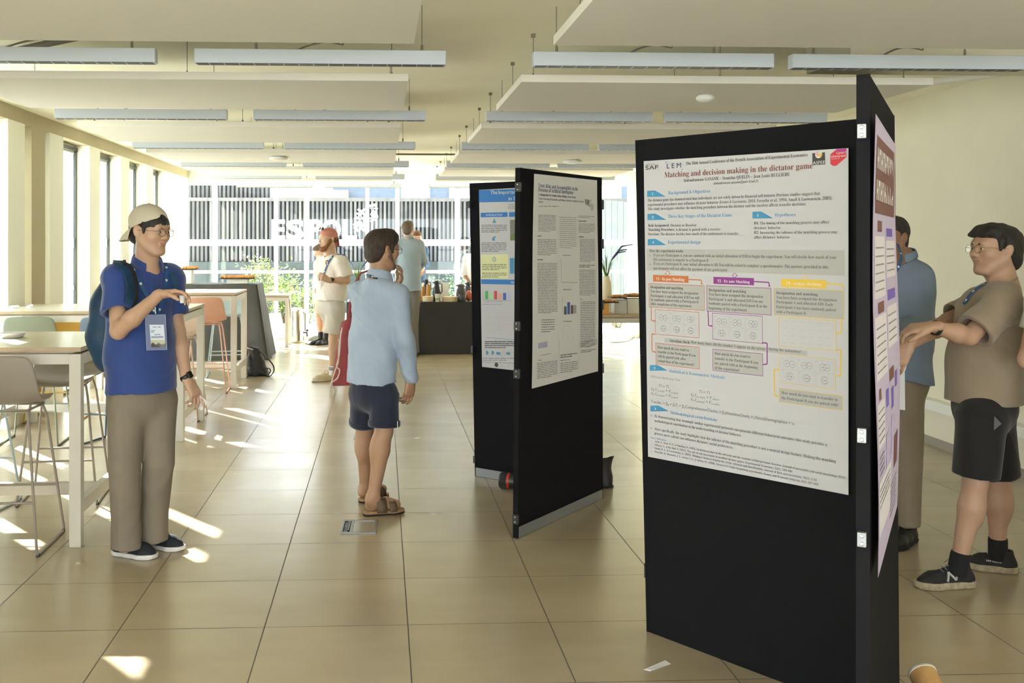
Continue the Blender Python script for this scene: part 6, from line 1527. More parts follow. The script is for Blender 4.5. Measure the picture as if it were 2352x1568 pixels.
def catm(P_, k=6):
    out = []; n = len(P_) - 1
    for i in range(n):
        a, b, c, d = P_[max(i-1, 0)], P_[i], P_[i+1], P_[min(i+2, n)]
        for j in range(k):
            q = j/k; out.append(0.5*((2*b) + (c-a)*q + (2*a-5*b+4*c-d)*q*q + (-a+3*b-3*c+d)*q**3))
    return out + [P_[-1]]
def shorts(J, ff, m, root, wt=0.15, rt=0.10, rk=0.092, frac=0.82, h=0.006, seed=1.0, fs=0.78, name='shorts', amp=0.005, cuff=False):
    T = Body(); z = Vector((0, 0, 1)); T.cone(J['pe'] + z*0.07, J['pe'] - z*0.08, wt, wt*1.04, 0.04, ff, fs)
    for s in 'RL':
        hp, kn = J['h'+s], J['k'+s]; e = hp.lerp(kn, frac); T.ell(hp + z*0.0, (rt, rt, rt), 0.05); T.cone(hp, e, rt, rk, 0.025, ends=True)
        d = (e - hp).normalized(); T.cone(e - d*0.05, e + d*0.03, rk - 0.022, rk - 0.017, 0.004, op='s')
    o = T.build(name, m, root, h=h, noise=wrinkle(amp, 34, 24, seed, (0.7, 0.4, 0.5)))
    if cuff:
        for s in 'RL':
            hp, kn = J['h'+s], J['k'+s]; e = hp.lerp(kn, frac); d = (e - hp).normalized(); b = MB(); b.lathe([(rk + 0.001, -0.035), (rk + 0.007, -0.030), (rk + 0.007, -0.004), (rk + 0.001, 0.003), (rk - 0.008, 0.0)], e, n=40, axis=d, cap=False); b.build('cuff', m, root)
    return o

# ======== man in light blue shirt seen from behind
def man_blue():
    root = thing('person', 'man in light blue linen shirt and navy shorts seen from behind, hand on chin', 'person', (-0.03, 6.2, 0)); z = Vector((0, 0, 1))
    a_t = math.radians(143); fw = yawv(a_t)
    J = dict(nb=A(872, 640, 6.2), shR=A(914, 676, 6.10), shL=A(826, 672, 6.30), ch=A(862, 722, 6.21), wa=A(855, 800, 6.20), pe=A(853, 865, 6.20),
        elR=A(930, 782, 6.12), wrR=A(944, 868, 6.20), elL=A(850, 740, 6.50), wrL=A(908, 668, 6.42),
        hR=A(884, 905, 6.15), hL=A(836, 903, 6.26), kR=A(882, 990, 6.14), kL=A(838, 983, 6.33), aR=A(858, 1136, 6.10), aL=A(839, 1117, 6.42))
    J['fR'] = (G(922, 1173) - G(836, 1181)).normalized(); J['fL'] = (G(884, 1136) - G(830, 1152)).normalized()
    f = Fr(A(879, 574, 6.22), math.radians(122), math.radians(2), 0, 0.99)
    B = Body(); body_core(B, J, f, fw, shod=False, neck=0.053); head_shape(B, f, jaw=1.02)
    for s, hl, tp in (('R', (838, 1181), (922, 1174)), ('L', (830, 1152), (884, 1137))):
        H, T = G(*hl), G(*tp); d = (T - H).normalized(); L = (T - H).length; sd = Vector((-d.y, d.x, 0)); an = J['a'+s]
        B.ell(H + d*0.035 + z*0.055, (0.030, 0.030, 0.034), 0.02); B.cone(H + d*0.04 + z*0.05, an, 0.030, 0.035, 0.02); B.chain([(H + d*0.05 + z*0.055, 0.032), (H + d*0.13 + z*0.060, 0.032), (H + d*0.19 + z*0.045, 0.030)], 0.02)
        for i in range(5):
            o = -0.032 + 0.016*i; r = 0.012 if (i == 0) == (s == 'L') and i in (0, 4) else 0.009
            B.cone(H + d*0.17 + sd*o*0.8 + z*0.042, H + d*(L - 0.028 - 0.004*abs(i - 1.5)) + sd*o + z*0.038, 0.012, 0.0085, 0.007)
    dh = unit((0.42, -0.20, 0.88)); hand(B, J['wrL'] + dh*0.015, dh, unit((-0.7, -0.1, 0.4)), -1, spread=0.06, thumb=(0.5, 0.4), curls=[(0.35, 0.5, 0.3), (0.45, 0.6, 0.4), (0.5, 0.7, 0.4), (0.6, 0.7, 0.5)], sc=0.98)
    dl = unit((-0.14, -0.05, -0.98)); hand(B, J['wrR'] + dl*0.02, dl, unit((-0.6, 0.75, 0)), 1, spread=0.03, thumb=(0.45, 0.3), curls=[(0.3, 0.4, 0.3), (0.5, 0.5, 0.3), (0.55, 0.6, 0.3), (0.6, 0.6, 0.3)], sc=1.0)
    B.build('body', [SKIN_B, LIP], root, h=0.0042, matfn=lips_fn(f)); eyes(f, root)
    glasses(f, root, mat('glasses_dark', (0.02, 0.02, 0.02), 0.3), r=0.022, y=-0.110, th=0.0014)
    LIN = mat('linen_light_blue', (0.40, 0.495, 0.64), 0.85, var=0.06, scale=7, sheen=0.3, bump=0.15, bscale=600)
    S_ = shirt(J, f, fw, w=0.158, wl=0.150, wh=0.160, fs=0.74, hemz=A(853, 878, 6.2).z, slv=1.96, rs=0.058, re=0.060, tilt=(0.0, 0.0), neckr=0.058, shr=0.056)
    ls = S_.build('linen_shirt', LIN, root, h=0.005, noise=wrinkle(0.0075, 36, 30, 3.0, (0.5, 0.3, 0.8))); cl = collar(f, J, fw, LIN, root, r=0.066, h=0.055, gap=0.5, off=0.000, drop=0.05)
    d = (J['wrR'] - J['elR']).normalized(); MB().lathe([(0.036, -0.045), (0.043, -0.04), (0.045, 0.012), (0.042, 0.016), (0.038, 0.014)], J['wrR'] - d*0.01, n=26, axis=d, cap=False).build('cuff', LIN, root)
    P_, N_ = drape(bvh(ls, cl), [(836, 630), (846, 632), (858, 636), (868, 640)], 0.004, 4); ribbon(P_, N_, 0.016, mat('lanyard_navy', (0.01, 0.03, 0.08), 0.5), 'lanyard', root, marks=1)
    NV_ = mat('shorts_navy', (0.012, 0.017, 0.045), 0.85, var=0.15, scale=5, sheen=0.3); shorts(J, fw, NV_, root, wt=0.130, rt=0.082, rk=0.090, frac=0.86, cuff=True, fs=0.74)
    b = MB(); q = A(913, 975, 6.07); b.hexa([q + Vector((-.002, 0, -.02)), q + Vector((.002, 0, -.02)), q + Vector((.002, .004, -.02)), q + Vector((-.002, .004, -.02))], [q + Vector((-.002, 0, .02)), q + Vector((.002, 0, .02)), q + Vector((.002, .004, .02)), q + Vector((-.002, .004, .02))]); b.build('hem_tag', M_PW, root)
    Hh = Body(); Hh.ell(f(0, 0.022, 0.040), (0.084, 0.104, 0.088), 0.005, f.np()); Hh.ell(f(0, 0.062, -0.03), (0.064, 0.055, 0.055), 0.03, f.np()); Hh.ell(f(0, -0.04, 0.075), (0.068, 0.062, 0.055), 0.03, f.np())
    for s_ in (-1, 1): Hh.cone(f(s_*0.072, -0.022, 0.035), f(s_*0.074, -0.026, -0.012), 0.014, 0.006, 0.012)
    Hh.ell(f(0, -0.095, -0.02), (0.066, 0.070, 0.060), 0.008, f.np(), 's'); Hh.ell(f(0, -0.05, -0.11), (0.09, 0.085, 0.08), 0.008, f.np(), 's')
    for s_ in (-1, 1): Hh.ell(f(s_*0.088, 0.010, -0.008), (0.022, 0.022, 0.034), 0.004, f.np(), 's')
    Hh.build('hair', HAIRD, root, h=0.0035, noise=hair_noise(0.0022, 110)); brows(f, root, HAIRD)
    Bd = Body(); 
    for s_ in (-1, 1): Bd.cone(f(s_*0.058, 0.0, -0.03), f(s_*0.026, -0.058, -0.100), 0.026, 0.021, 0.02); Bd.cone(f(s_*0.066, -0.008, 0.0), f(s_*0.060, -0.004, -0.035), 0.012, 0.022, 0.01)
    Bd.ell(f(0, -0.068, -0.100), (0.026, 0.021, 0.020), 0.02, f.np()); Bd.cone(f(-0.02, -0.084, -0.045), f(0.02, -0.084, -0.045), 0.008, 0.008, 0.01); Bd.ell(f(0, -0.088, -0.057), (0.021, 0.02, 0.012), 0.005, f.np(), 's')
    Bd.build('beard', STUB, root, h=0.0035, noise=hair_noise(0.001, 200))
    # sandals
    SB = mat('sandal_brown', (0.13, 0.085, 0.055), 0.7, var=0.1); CK = mat('cork', (0.35, 0.21, 0.11), 0.85, var=0.2, scale=60); SL = mat('sandal_sole', (0.02, 0.016, 0.012), 0.8)
    for hl, tp in (((834, 1184), (926, 1176)), ((827, 1155), (887, 1139))):
        H, T = G(*hl), G(*tp); d = (T - H).normalized(); L = (T - H).length; P_ = lambda a, c, h_: H + d*a*L + Vector((-d.y, d.x, 0))*c + z*h_
        t = Body(); t.chain([(P_(.14, 0, .02), .034), (P_(.45, 0, .02), .033), (P_(.75, 0, .02), .044), (P_(.88, 0, .02), .036)], 0.02); t.cut(P_(.5, 0, .026), z); t.cut(P_(.5, 0, .008), -z); t = t.build('sandal', CK, root, h=0.004)
        q = Body(); q.chain([(P_(.14, 0, .01), .036), (P_(.45, 0, .01), .035), (P_(.75, 0, .01), .046), (P_(.88, 0, .01), .038)], 0.02); q.cut(P_(.5, 0, .011), z); q.cut(P_(.5, 0, .001), -z); q.build('sole', SL, t, h=0.004)
        for a0, a1, hh in ((0.30, 0.55, 0.104), (0.62, 0.80, 0.074)):
            b = MB(); N = 16; vs = []
            for i in range(N + 1):
                an = math.pi*i/N
                for a in (a0 - 0.08*math.cos(an)*0 , a1): vs.append(P_(a, 0.045*math.cos(an), 0.018 + (hh - 0.018)*math.sin(an)**0.8 * (1.0 if a == a0 else 0.86)))
            b.add(vs, [(2*i, 2*i+1, 2*i+3, 2*i+2) for i in range(N)], 0, True); o = b.build('sandal_strap', SB, t); m_ = o.modifiers.new('s', 'SOLIDIFY'); m_.thickness = 0.004
            c = P_((a0+a1)/2, -0.026, hh*0.82); b = MB().tube([c + d*.012 + z*.008, c - d*.012 + z*.008, c - d*.012 - z*.010, c + d*.012 - z*.010], 0.0022, closed=True, n=6); b.build('buckle', mat('buckle_bronze', (0.10, 0.06, 0.035), 0.4, 0.8), t)
    # tote bag
    RB = mat('tote_red', (0.34, 0.065, 0.075), 0.85, var=0.15, scale=4, stretch=(60, 1, 1)); CD = mat('cord_cream', (0.62, 0.56, 0.46), 0.8)
    tb = thing('tote_bag', 'dusty red ribbed drawstring bag hanging at the light blue shirt man\'s side', 'bag', A(790, 880, 6.45).to_tuple())
    rows = []; M_ = 34
    for zi, (yl, xl, yr, xr, dd) in enumerate(((740, 786, 728, 806, .018), (752, 783, 742, 808, .035), (790, 777, 785, 811, .05), (840, 769, 835, 812, .055), (870, 763, 862, 812, .045), (886, 761, 884, 811, .02))):
        p, q = A(xl, yl, 6.42), A(xr, yr, 6.34); n = Vector((-0.35, -0.93, 0)); r_ = []
        for i in range(M_): 
            t = 2*math.pi*i/M_; c = 0.5 - 0.5*math.cos(t); r_.append(p.lerp(q, c) + n*(dd*math.sin(t)) + n*(0.003*math.cos(i*math.pi)))
        rows.append(r_)
    b = MB(); vs = [v for r_ in rows for v in r_]; b.add(vs, [(i*M_+j, (i+1)*M_+j, (i+1)*M_+(j+1) % M_, i*M_+(j+1) % M_) for i in range(5) for j in range(M_)], 0, True); b.add(rows[-1], [tuple(range(M_))]); b.add(rows[0], [tuple(reversed(range(M_)))])
    b.build('bag_body', RB, tb)
    MB().tube([A(799, 742, 6.36), A(803, 700, 6.33), A(812, 655, 6.30), A(829, 627, 6.30), A(845, 622, 6.40)], 0.006, n=8).build('bag_strap', RB, tb); MB().tube([A(804, 735, 6.36), A(807, 700, 6.34), A(814, 660, 6.34)], 0.005, n=8).build('bag_strap', RB, tb)
    Yc = 6.28
    MB().tube(catm([A(786, 752, Yc), A(779, 790, Yc), A(777, 830, Yc), A(770, 850, Yc), A(761, 880, Yc), A(758, 900, Yc), A(764, 908, Yc), A(768, 896, Yc), A(762, 880, Yc), A(775, 868, Yc), A(780, 850, Yc), A(773, 840, Yc), A(779, 815, Yc), A(783, 760, Yc)]), 0.0042, n=8).build('drawstring', CD, tb)

# ======== far bearded man in white
def man_white():
    root = thing('person', 'bearded man in white T-shirt and pale shorts with a pink cap, standing by the glazing', 'person', (-0.6, 11.9, 0)); z = Vector((0, 0, 1)); Y = 11.9
    a_t = math.radians(-48); fw = yawv(a_t)
    J = dict(nb=A(762, 590, Y + .05), shR=A(742, 602, Y - .02 + .22), shL=A(783, 604, Y - .12), ch=A(764, 625, Y), wa=A(762, 660, Y), pe=A(760, 686, Y),
        elR=A(736, 640, Y + .2), wrR=A(738, 650, Y - .05), elL=A(797, 644, Y - .15), wrL=A(757, 643, Y - .32),
        hR=A(748, 704, Y + .06), hL=A(772, 705, Y - .06), kR=A(790, 780, Y + .30), kL=A(765, 778, Y - .02), aR=A(800, 850, Y + .45), aL=A(764, 853, Y))
    J['fR'] = J['fL'] = unit(G(722, 877) - G(768, 872))
    f = Fr(A(753, 549, Y), math.radians(-58), math.radians(2), 0, 1.05)
    B = Body(); body_core(B, J, f, fw, neck=0.058); head_shape(B, f)
    d = (J['wrL'] - J['elL']).normalized(); hand(B, J['wrL'] + d*0.02, unit(d + Vector((-.3, 0, .5))), unit((-0.4, 0.9, -0.2)), -1, curl=(0.9, 1.0, 1.1, 1.1), sc=1.05); hand(B, J['wrR'], unit((0.1, -0.4, -0.9)), unit((0.8, 0, 0)), 1, curl=(0.6, 0.7, 0.7, 0.8))
    B.build('body', [SKIN_C, LIP], root, h=0.006, matfn=lips_fn(f)); eyes(f, root); brows(f, root, BEARD, 0.004)
    TW = mat('tshirt_white', (0.80, 0.74, 0.68), 0.85, bump=0.1, bscale=300)
    S_ = shirt(J, f, fw, w=0.19, wl=0.19, wh=0.20, fs=0.72, hemz=A(760, 689, Y).z, slv=0.82, rs=0.085, re=0.095, shr=0.072); ps = S_.build('tshirt', TW, root, h=0.007, noise=wrinkle(0.007, 30, 36, 4, (0.5, 0.3, 0.8)))
    shorts(J, fw, mat('shorts_cream', (0.62, 0.58, 0.52), 0.85), root, wt=0.150, rt=0.105, rk=0.120, frac=0.80, h=0.007, amp=0.006)
    P_, N_ = drape(bvh(ps), [(766, 588), (757, 600), (750, 615), (744, 632)], 0.008, 4); ribbon(P_, N_, 0.022, LAN, 'lanyard', root, marks=3); b = MB(); q = P_[-1] + Vector((0, -0.02, -0.07)); b.box((q.x - .03, q.y, q.z - .06), (q.x + .035, q.y + .003, q.z + .05)); b.build('badge_card', M_PW, root)
    P_, N_ = drape(bvh(ps), [(749, 596), (751, 597)], 0.006, 2); c = A(751, 602, 11.5)
    h = bvh(ps).ray_cast(Vector((0, 0, HC)), ray(752, 603).normalized())
    if h[0]: MB().ell(h[0], (0.026, 0.008, 0.032), n=12, m=8).ell(h[0] + Vector((0, -0.006, 0.003)), (0.012, 0.006, 0.014), 1, n=10, m=6).build('shirt_badge', [mat('badge_brick', (0.45, 0.17, 0.12), 0.7), M_PW], root)
    watch(J['wrL'] - d*0.02, d, 0.031, mat('watch_black', (0.015, 0.015, 0.015), 0.4), root, (0, -1, 0.2))
    Bd = Body(); 
    for s_ in (-1, 1): Bd.cone(f(s_*0.060, -0.004, -0.02), f(s_*0.030, -0.062, -0.108), 0.030, 0.026, 0.02)
    Bd.ell(f(0, -0.075, -0.108), (0.034, 0.028, 0.032), 0.03, f.np()); Bd.cone(f(-0.024, -0.086, -0.046), f(0.024, -0.086, -0.046), 0.010, 0.010, 0.01); Bd.ell(f(0, -0.094, -0.058), (0.018, 0.02, 0.008), 0.005, f.np(), 's')
    Bd.build('beard', BEARD, root, h=0.005, noise=hair_noise(0.002, 200))
    PKC = mat('cap_pink', (0.62, 0.25, 0.20), 0.8); K = Body(); K.ell(f(0, 0.014, 0.042), (0.090, 0.112, 0.090), 0.005, f.np()); K.cut(f(0, 0, 0.022), f.R @ Vector((0, -0.30, -1))); cp = K.build('cap', PKC, root, h=0.005)
    b = MB(); b.hexa([f(-.05, .10, .01), f(.05, .10, .01), f(.045, .115, -.09), f(-.045, .115, -.09)], [f(-.05, .108, .01), f(.05, .108, .01), f(.045, .123, -.09), f(-.045, .123, -.09)]); b.build('cap_brim', mat('cap_brim_red', (0.35, 0.06, 0.05), 0.8), cp)
    fs_ = Fr(f(0, 0.022, 0.082), math.radians(-58), math.radians(-18), 0, 1.0); glasses(fs_, root, mat('glasses_dark', (0.02, 0.02, 0.02), 0.3), r=0.024, name='sunglasses', dark=mat('lens_dark', (0.02, 0.018, 0.016), 0.1))
    Hh = Body(); Hh.ell(f(0, 0.030, 0.012), (0.082, 0.094, 0.07), 0.005, f.np()); Hh.ell(f(0, -0.085, -0.01), (0.10, 0.085, 0.2), 0.004, f.np(), 's'); Hh.build('hair', mat('hair_brown', (0.16, 0.075, 0.03), 0.7, var=0.3, scale=80), root, h=0.005)
    CS = mat('trainer_cream', (0.62, 0.52, 0.36), 0.7, var=0.1, scale=30); SO = mat('sole_cream', (0.66, 0.56, 0.40), 0.7); SK = mat('sock_white', (0.8, 0.8, 0.78), 0.9)
    shoe(G(769, 872), G(719, 877), 0.052, CS, SO, root, laces=CS, h=0.09, voxel=0.006); t = J['aL']; MB().lathe([(0.042, -0.04), (0.043, 0.06), (0.041, 0.066)], t, n=18, cap=False).lathe([(0.0445, 0.02), (0.0445, 0.03)], t, 1, n=18, cap=False).lathe([(0.0445, 0.04), (0.0445, 0.05)], t, 1, n=18, cap=False).build('sock', [SK, INK['black']], root)
    hr = G(806, 862); shoe(hr, hr + J['fR']*0.3, 0.052, CS, SO, root, laces=CS, h=0.09, voxel=0.007)
    t = J['aR']; MB().lathe([(0.042, -0.04), (0.043, 0.06), (0.041, 0.066)], t, n=18, cap=False).build('sock', SK, root)

def simple(label, pos, Y, yaw, hd, J, mats_, opts):
    root = thing('person', label, 'person', pos); z = Vector((0, 0, 1)); fw = yawv(math.radians(opts.get('byaw', yaw)))
    J = dict(J); ft = unit(yawv(math.radians(opts.get('byaw', yaw)))); J.setdefault('fR', ft); J.setdefault('fL', ft)
    f = Fr(hd, math.radians(yaw), math.radians(opts.get('pitch', 0)), 0, opts.get('sc', 1.0))
    B = Body(); body_core(B, J, f, fw); head_shape(B, f)
    for s in 'RL':
        d = (J['wr'+s] - J['el'+s]).normalized(); hand(B, J['wr'+s] + d*0.015, d, opts.get('palm'+s, unit((0.3, 0.9, -0.3))), 1 if s == 'L' else -1, curl=(0.7, 0.8, 0.9, 0.9))
    B.build('body', [mats_['skin'], LIP], root, h=0.007, matfn=lips_fn(f)); eyes(f, root); brows(f, root, mats_['hair'])
    S_ = shirt(J, f, fw, **opts['shirt']); S_.build('shirt', mats_['shirt'], root, h=0.007, noise=wrinkle(0.006, 30, 34, 2.5, (0.5, 0.3, 0.8)))
    if opts.get('collar', True): collar(f, J, fw, mats_['shirt'], root, r=0.066, h=0.05, off=-0.006)
    if opts.get('shorts'): shorts(J, fw, mats_['legs'], root, h=0.007, rk=0.10)
    else:
        T = Body(); T.cone(J['pe'] + z*0.06, J['pe'] - z*0.08, opts.get('wt', 0.132), opts.get('wt', 0.132)*1.04, 0.04, fw, 0.76)
        for s in 'RL': T.cone(J['h'+s] + z*.02, J['k'+s], 0.094, 0.080, 0.03); T.cone(J['k'+s], J['a'+s] - z*0.02, 0.079, 0.066, 0.004)
        T.cut(Vector((0, 0, J['aR'].z - 0.03)), -z); T.cut(J['pe'] + z*0.07, z)
        T.build('trousers', mats_['legs'], root, h=0.007, noise=wrinkle(0.007, 30, 22, 1.5, (0.9, 0.5, 0.35)))
    Hh = Body(); Hh.ell(f(0, 0.022, 0.038), (0.083, 0.103, 0.086), 0.005, f.np()); Hh.ell(f(0, 0.06, -0.03), (0.062, 0.052, 0.05), 0.03, f.np()); Hh.ell(f(0, -0.04, 0.075), (0.067, 0.06, 0.052), 0.03, f.np())
    Hh.ell(f(0, -0.095, -0.02), (0.066, 0.070, 0.064), 0.008, f.np(), 's'); Hh.ell(f(0, -0.05, -0.11), (0.09, 0.085, 0.08), 0.008, f.np(), 's')
    for s_ in (-1, 1): Hh.ell(f(s_*0.088, 0.010, -0.008), (0.022, 0.022, 0.034), 0.004, f.np(), 's')
    Hh.build('hair', mats_['hair'], root, h=0.005, noise=hair_noise(0.002, 110))
    for s in 'RL':
        a = Vector((J['a'+s].x, J['a'+s].y, 0)); d = J['f'+s]; shoe(a - d*0.075, a + d*0.205, 0.048, mats_['shoe'], mats_['sole'], root, h=0.085, voxel=0.006, laces=mats_['sole'] if opts.get('laces') else None)
    return root, f, J, fw
HG = mat('hair_greying', (0.12, 0.085, 0.06), 0.7, var=0.4, scale=80); SHB = mat('shoe_black', (0.012, 0.012, 0.013), 0.35); SLB = mat('sole_black', (0.01, 0.01, 0.01), 0.7)
def others():
    # person behind the bearded man, reading
    Y = 16.35; P_ = lambda x, y, d=0: A(x, y, Y + d)
    J = dict(nb=P_(743, 600), shR=P_(731, 606, .12), shL=P_(757, 607, -.1), ch=P_(742, 622), wa=P_(741, 650), pe=P_(741, 672), elR=P_(727, 636, .05), wrR=P_(729, 655, -.15), elL=P_(760, 640, -.1), wrL=P_(736, 658, -.28),
        hR=P_(735, 683, .05), hL=P_(748, 684, -.05), kR=P_(734, 728, .03), kL=P_(749, 729, -.05), aR=P_(737, 777, .03), aL=P_(750, 780, -.05))
    J['wrR'] = P_(725, 694, .0); J['elR'] = P_(725, 655, .05)
    r, f, J, fw = simple('person in white shirt and pale shorts looking down behind the bearded man', (P_(741, 700).x, Y, 0), Y, -50, P_(734, 577, -.05), J, dict(skin=SKIN_C, hair=HG, shirt=mat('shirt_offwhite', (0.75, 0.74, 0.72), 0.8), legs=mat('shorts_pale', (0.66, 0.64, 0.60), 0.85), shoe=SHB, sole=SLB), dict(shorts=True, pitch=22, sc=0.98, shirt=dict(w=0.16, wl=0.155, wh=0.165, fs=0.72, hem=0.05, slv=1.5, rs=0.065, re=0.055)))
    for s in 'RL':
        a = J['a'+s]; MB().lathe([(0.045, -0.05), (0.047, 0.10), (0.044, 0.106)], a, n=16, cap=False).build('sock', SHB, r)
    # grey blue shirt, back view at the coffee table
    Y = 14.45; J = dict(nb=P_(938, 548), shR=P_(963, 562), shL=P_(915, 562), ch=P_(940, 580), wa=P_(940, 620), pe=P_(941, 650), elR=P_(974, 598, .05), wrR=P_(958, 622, .30), elL=P_(906, 600, .05), wrL=P_(925, 622, .3),
        hR=P_(951, 672), hL=P_(932, 672), kR=P_(948, 745, .02), kL=P_(934, 745, .0), aR=P_(953, 805, .12), aL=P_(937, 806, -.05))
    Y = 14.45
    simple('man in grey blue shirt and grey trousers seen from behind at the coffee table', (P_(940, 700).x, Y, 0), Y, 165, P_(937, 527), J, dict(skin=SKIN_C, hair=HG, shirt=mat('shirt_grey_blue', (0.30, 0.37, 0.44), 0.85), legs=mat('trousers_grey', (0.16, 0.145, 0.125), 0.85), shoe=SHB, sole=SLB), dict(byaw=178, sc=1.0, shirt=dict(w=0.165, wl=0.16, wh=0.165, fs=0.70, hemz=A(940, 668, Y).z, slv=1.9, rs=0.064, re=0.055)))
    # person serving opposite
    Y = 16.2; J = dict(nb=P_(956, 566), shR=P_(938, 576), shL=P_(974, 576), ch=P_(956, 592), wa=P_(956, 628), pe=P_(956, 652), elR=P_(936, 606, -.05), wrR=P_(948, 618, -.25), elL=P_(978, 606, -.05), wrL=P_(970, 618, -.25),
        hR=P_(949, 668), hL=P_(963, 668), kR=P_(949, 725), kL=P_(963, 725), aR=P_(949, 778), aL=P_(963, 778))
    simple('person with blue sleeves and white apron facing the grey blue shirt man, mostly hidden', (P_(956, 700).x, Y, 0), Y, 5, P_(957, 548), J, dict(skin=SKIN_C, hair=mat('hair_brown', (0.16, 0.075, 0.03), 0.7), shirt=mat('shirt_mid_blue', (0.10, 0.20, 0.42), 0.85), legs=mat('apron_white', (0.7, 0.7, 0.68), 0.85), shoe=SHB, sole=SLB), dict(shirt=dict(w=0.15, wl=0.145, wh=0.155, fs=0.7, hem=-0.02, slv=1.6, rs=0.06, re=0.055)))
    Y = 16.3; J = dict(nb=P_(1094, 582), shR=P_(1074, 594, .1), shL=P_(1110, 594, -.1), ch=P_(1092, 612), wa=P_(1092, 645), pe=P_(1092, 668), elR=P_(1067, 628, .05), wrR=P_(1078, 652, -.12), elL=P_(1108, 640, -.1), wrL=P_(1090, 655, -.25),
        hR=P_(1085, 680), hL=P_(1099, 680), kR=P_(1085, 730), kL=P_(1099, 730), aR=P_(1085, 778), aL=P_(1099, 778))
    simple('person in loose white top behind the coffee table, mostly hidden by the rear board', (P_(1092, 700).x, Y, 0), Y, -35, P_(1092, 560), J, dict(skin=SKIN_D, hair=HAIRD, shirt=mat('shirt_offwhite', (0.75, 0.74, 0.72), 0.8), legs=mat('trousers_grey', (0.16, 0.145, 0.125), 0.85), shoe=SHB, sole=SLB), dict(shirt=dict(w=0.17, wl=0.17, wh=0.18, fs=0.7, hem=0.02, slv=1.3, rs=0.07, re=0.07)))
    # light blue shirt man behind the near boards
    Y = 5.45; J = dict(nb=P_(2072, 590, .02), shR=P_(2052, 632, .22), shL=P_(2108, 634, -.05), ch=P_(2072, 680), wa=P_(2068, 770), pe=P_(2066, 835), elR=P_(2010, 730, .15), wrR=P_(2035, 752, -.12), elL=P_(2120, 742, -.02), wrL=P_(2050, 762, -.28),
        hR=P_(2048, 880, .06), hL=P_(2084, 880, -.04), kR=P_(2035, 1040, .05), kL=P_(2083, 1035, -.06), aR=P_(2040, 1180, .08), aL=P_(2085, 1188, -.06))
    J['fL'] = J['fR'] = unit((-0.75, -0.66, 0))
    r, f, J, fw = simple('man in light blue shirt and khaki trousers half hidden behind the near poster boards', (P_(2070, 900).x, Y, 0), Y, -62, P_(2043, 546), J, dict(skin=SKIN_D, hair=HAIRB, shirt=mat('shirt_light_blue', (0.215, 0.275, 0.375), 0.85, var=0.05), legs=mat('chinos_khaki', (0.29, 0.235, 0.165), 0.85, var=0.08), shoe=SHB, sole=SLB), dict(byaw=-45, sc=1.02, laces=True, wt=0.14, shirt=dict(w=0.165, wl=0.16, wh=0.17, fs=0.74, hemz=A(2068, 872, Y).z, slv=1.85, rs=0.072, re=0.062, tilt=(-0.15, 0))))
    q = A(2074, 575, 5.36); ribbon([A(2062, 560, 5.36), A(2071, 590, 5.27), A(2066, 608, 5.20), A(2054, 628, 5.18)], [(0.3, -1, 0.3)]*4, 0.02, LAN, 'lanyard', r, marks=2)
    b = MB(); a_, c_ = A(2068, 802, 4.95), A(2092, 800, 4.95)
    b.add([A(2074, 800, 4.98), A(2093, 800, 4.98), A(2080, 850, 4.98), A(2064, 862, 4.98)], [(0, 3, 2, 1)]); b.add([A(2066, 850, 5.0), A(2078, 848, 5.0), A(2079, 942, 5.0), A(2063, 940, 5.0)], [(0, 3, 2, 1)])
    o = b.build('paper_badge', M_PW); m_ = o.modifiers.new('s', 'SOLIDIFY'); m_.thickness = 0.002; tag(o, 'white folded badge paper hanging from the hand over the khaki trousers', 'paper')

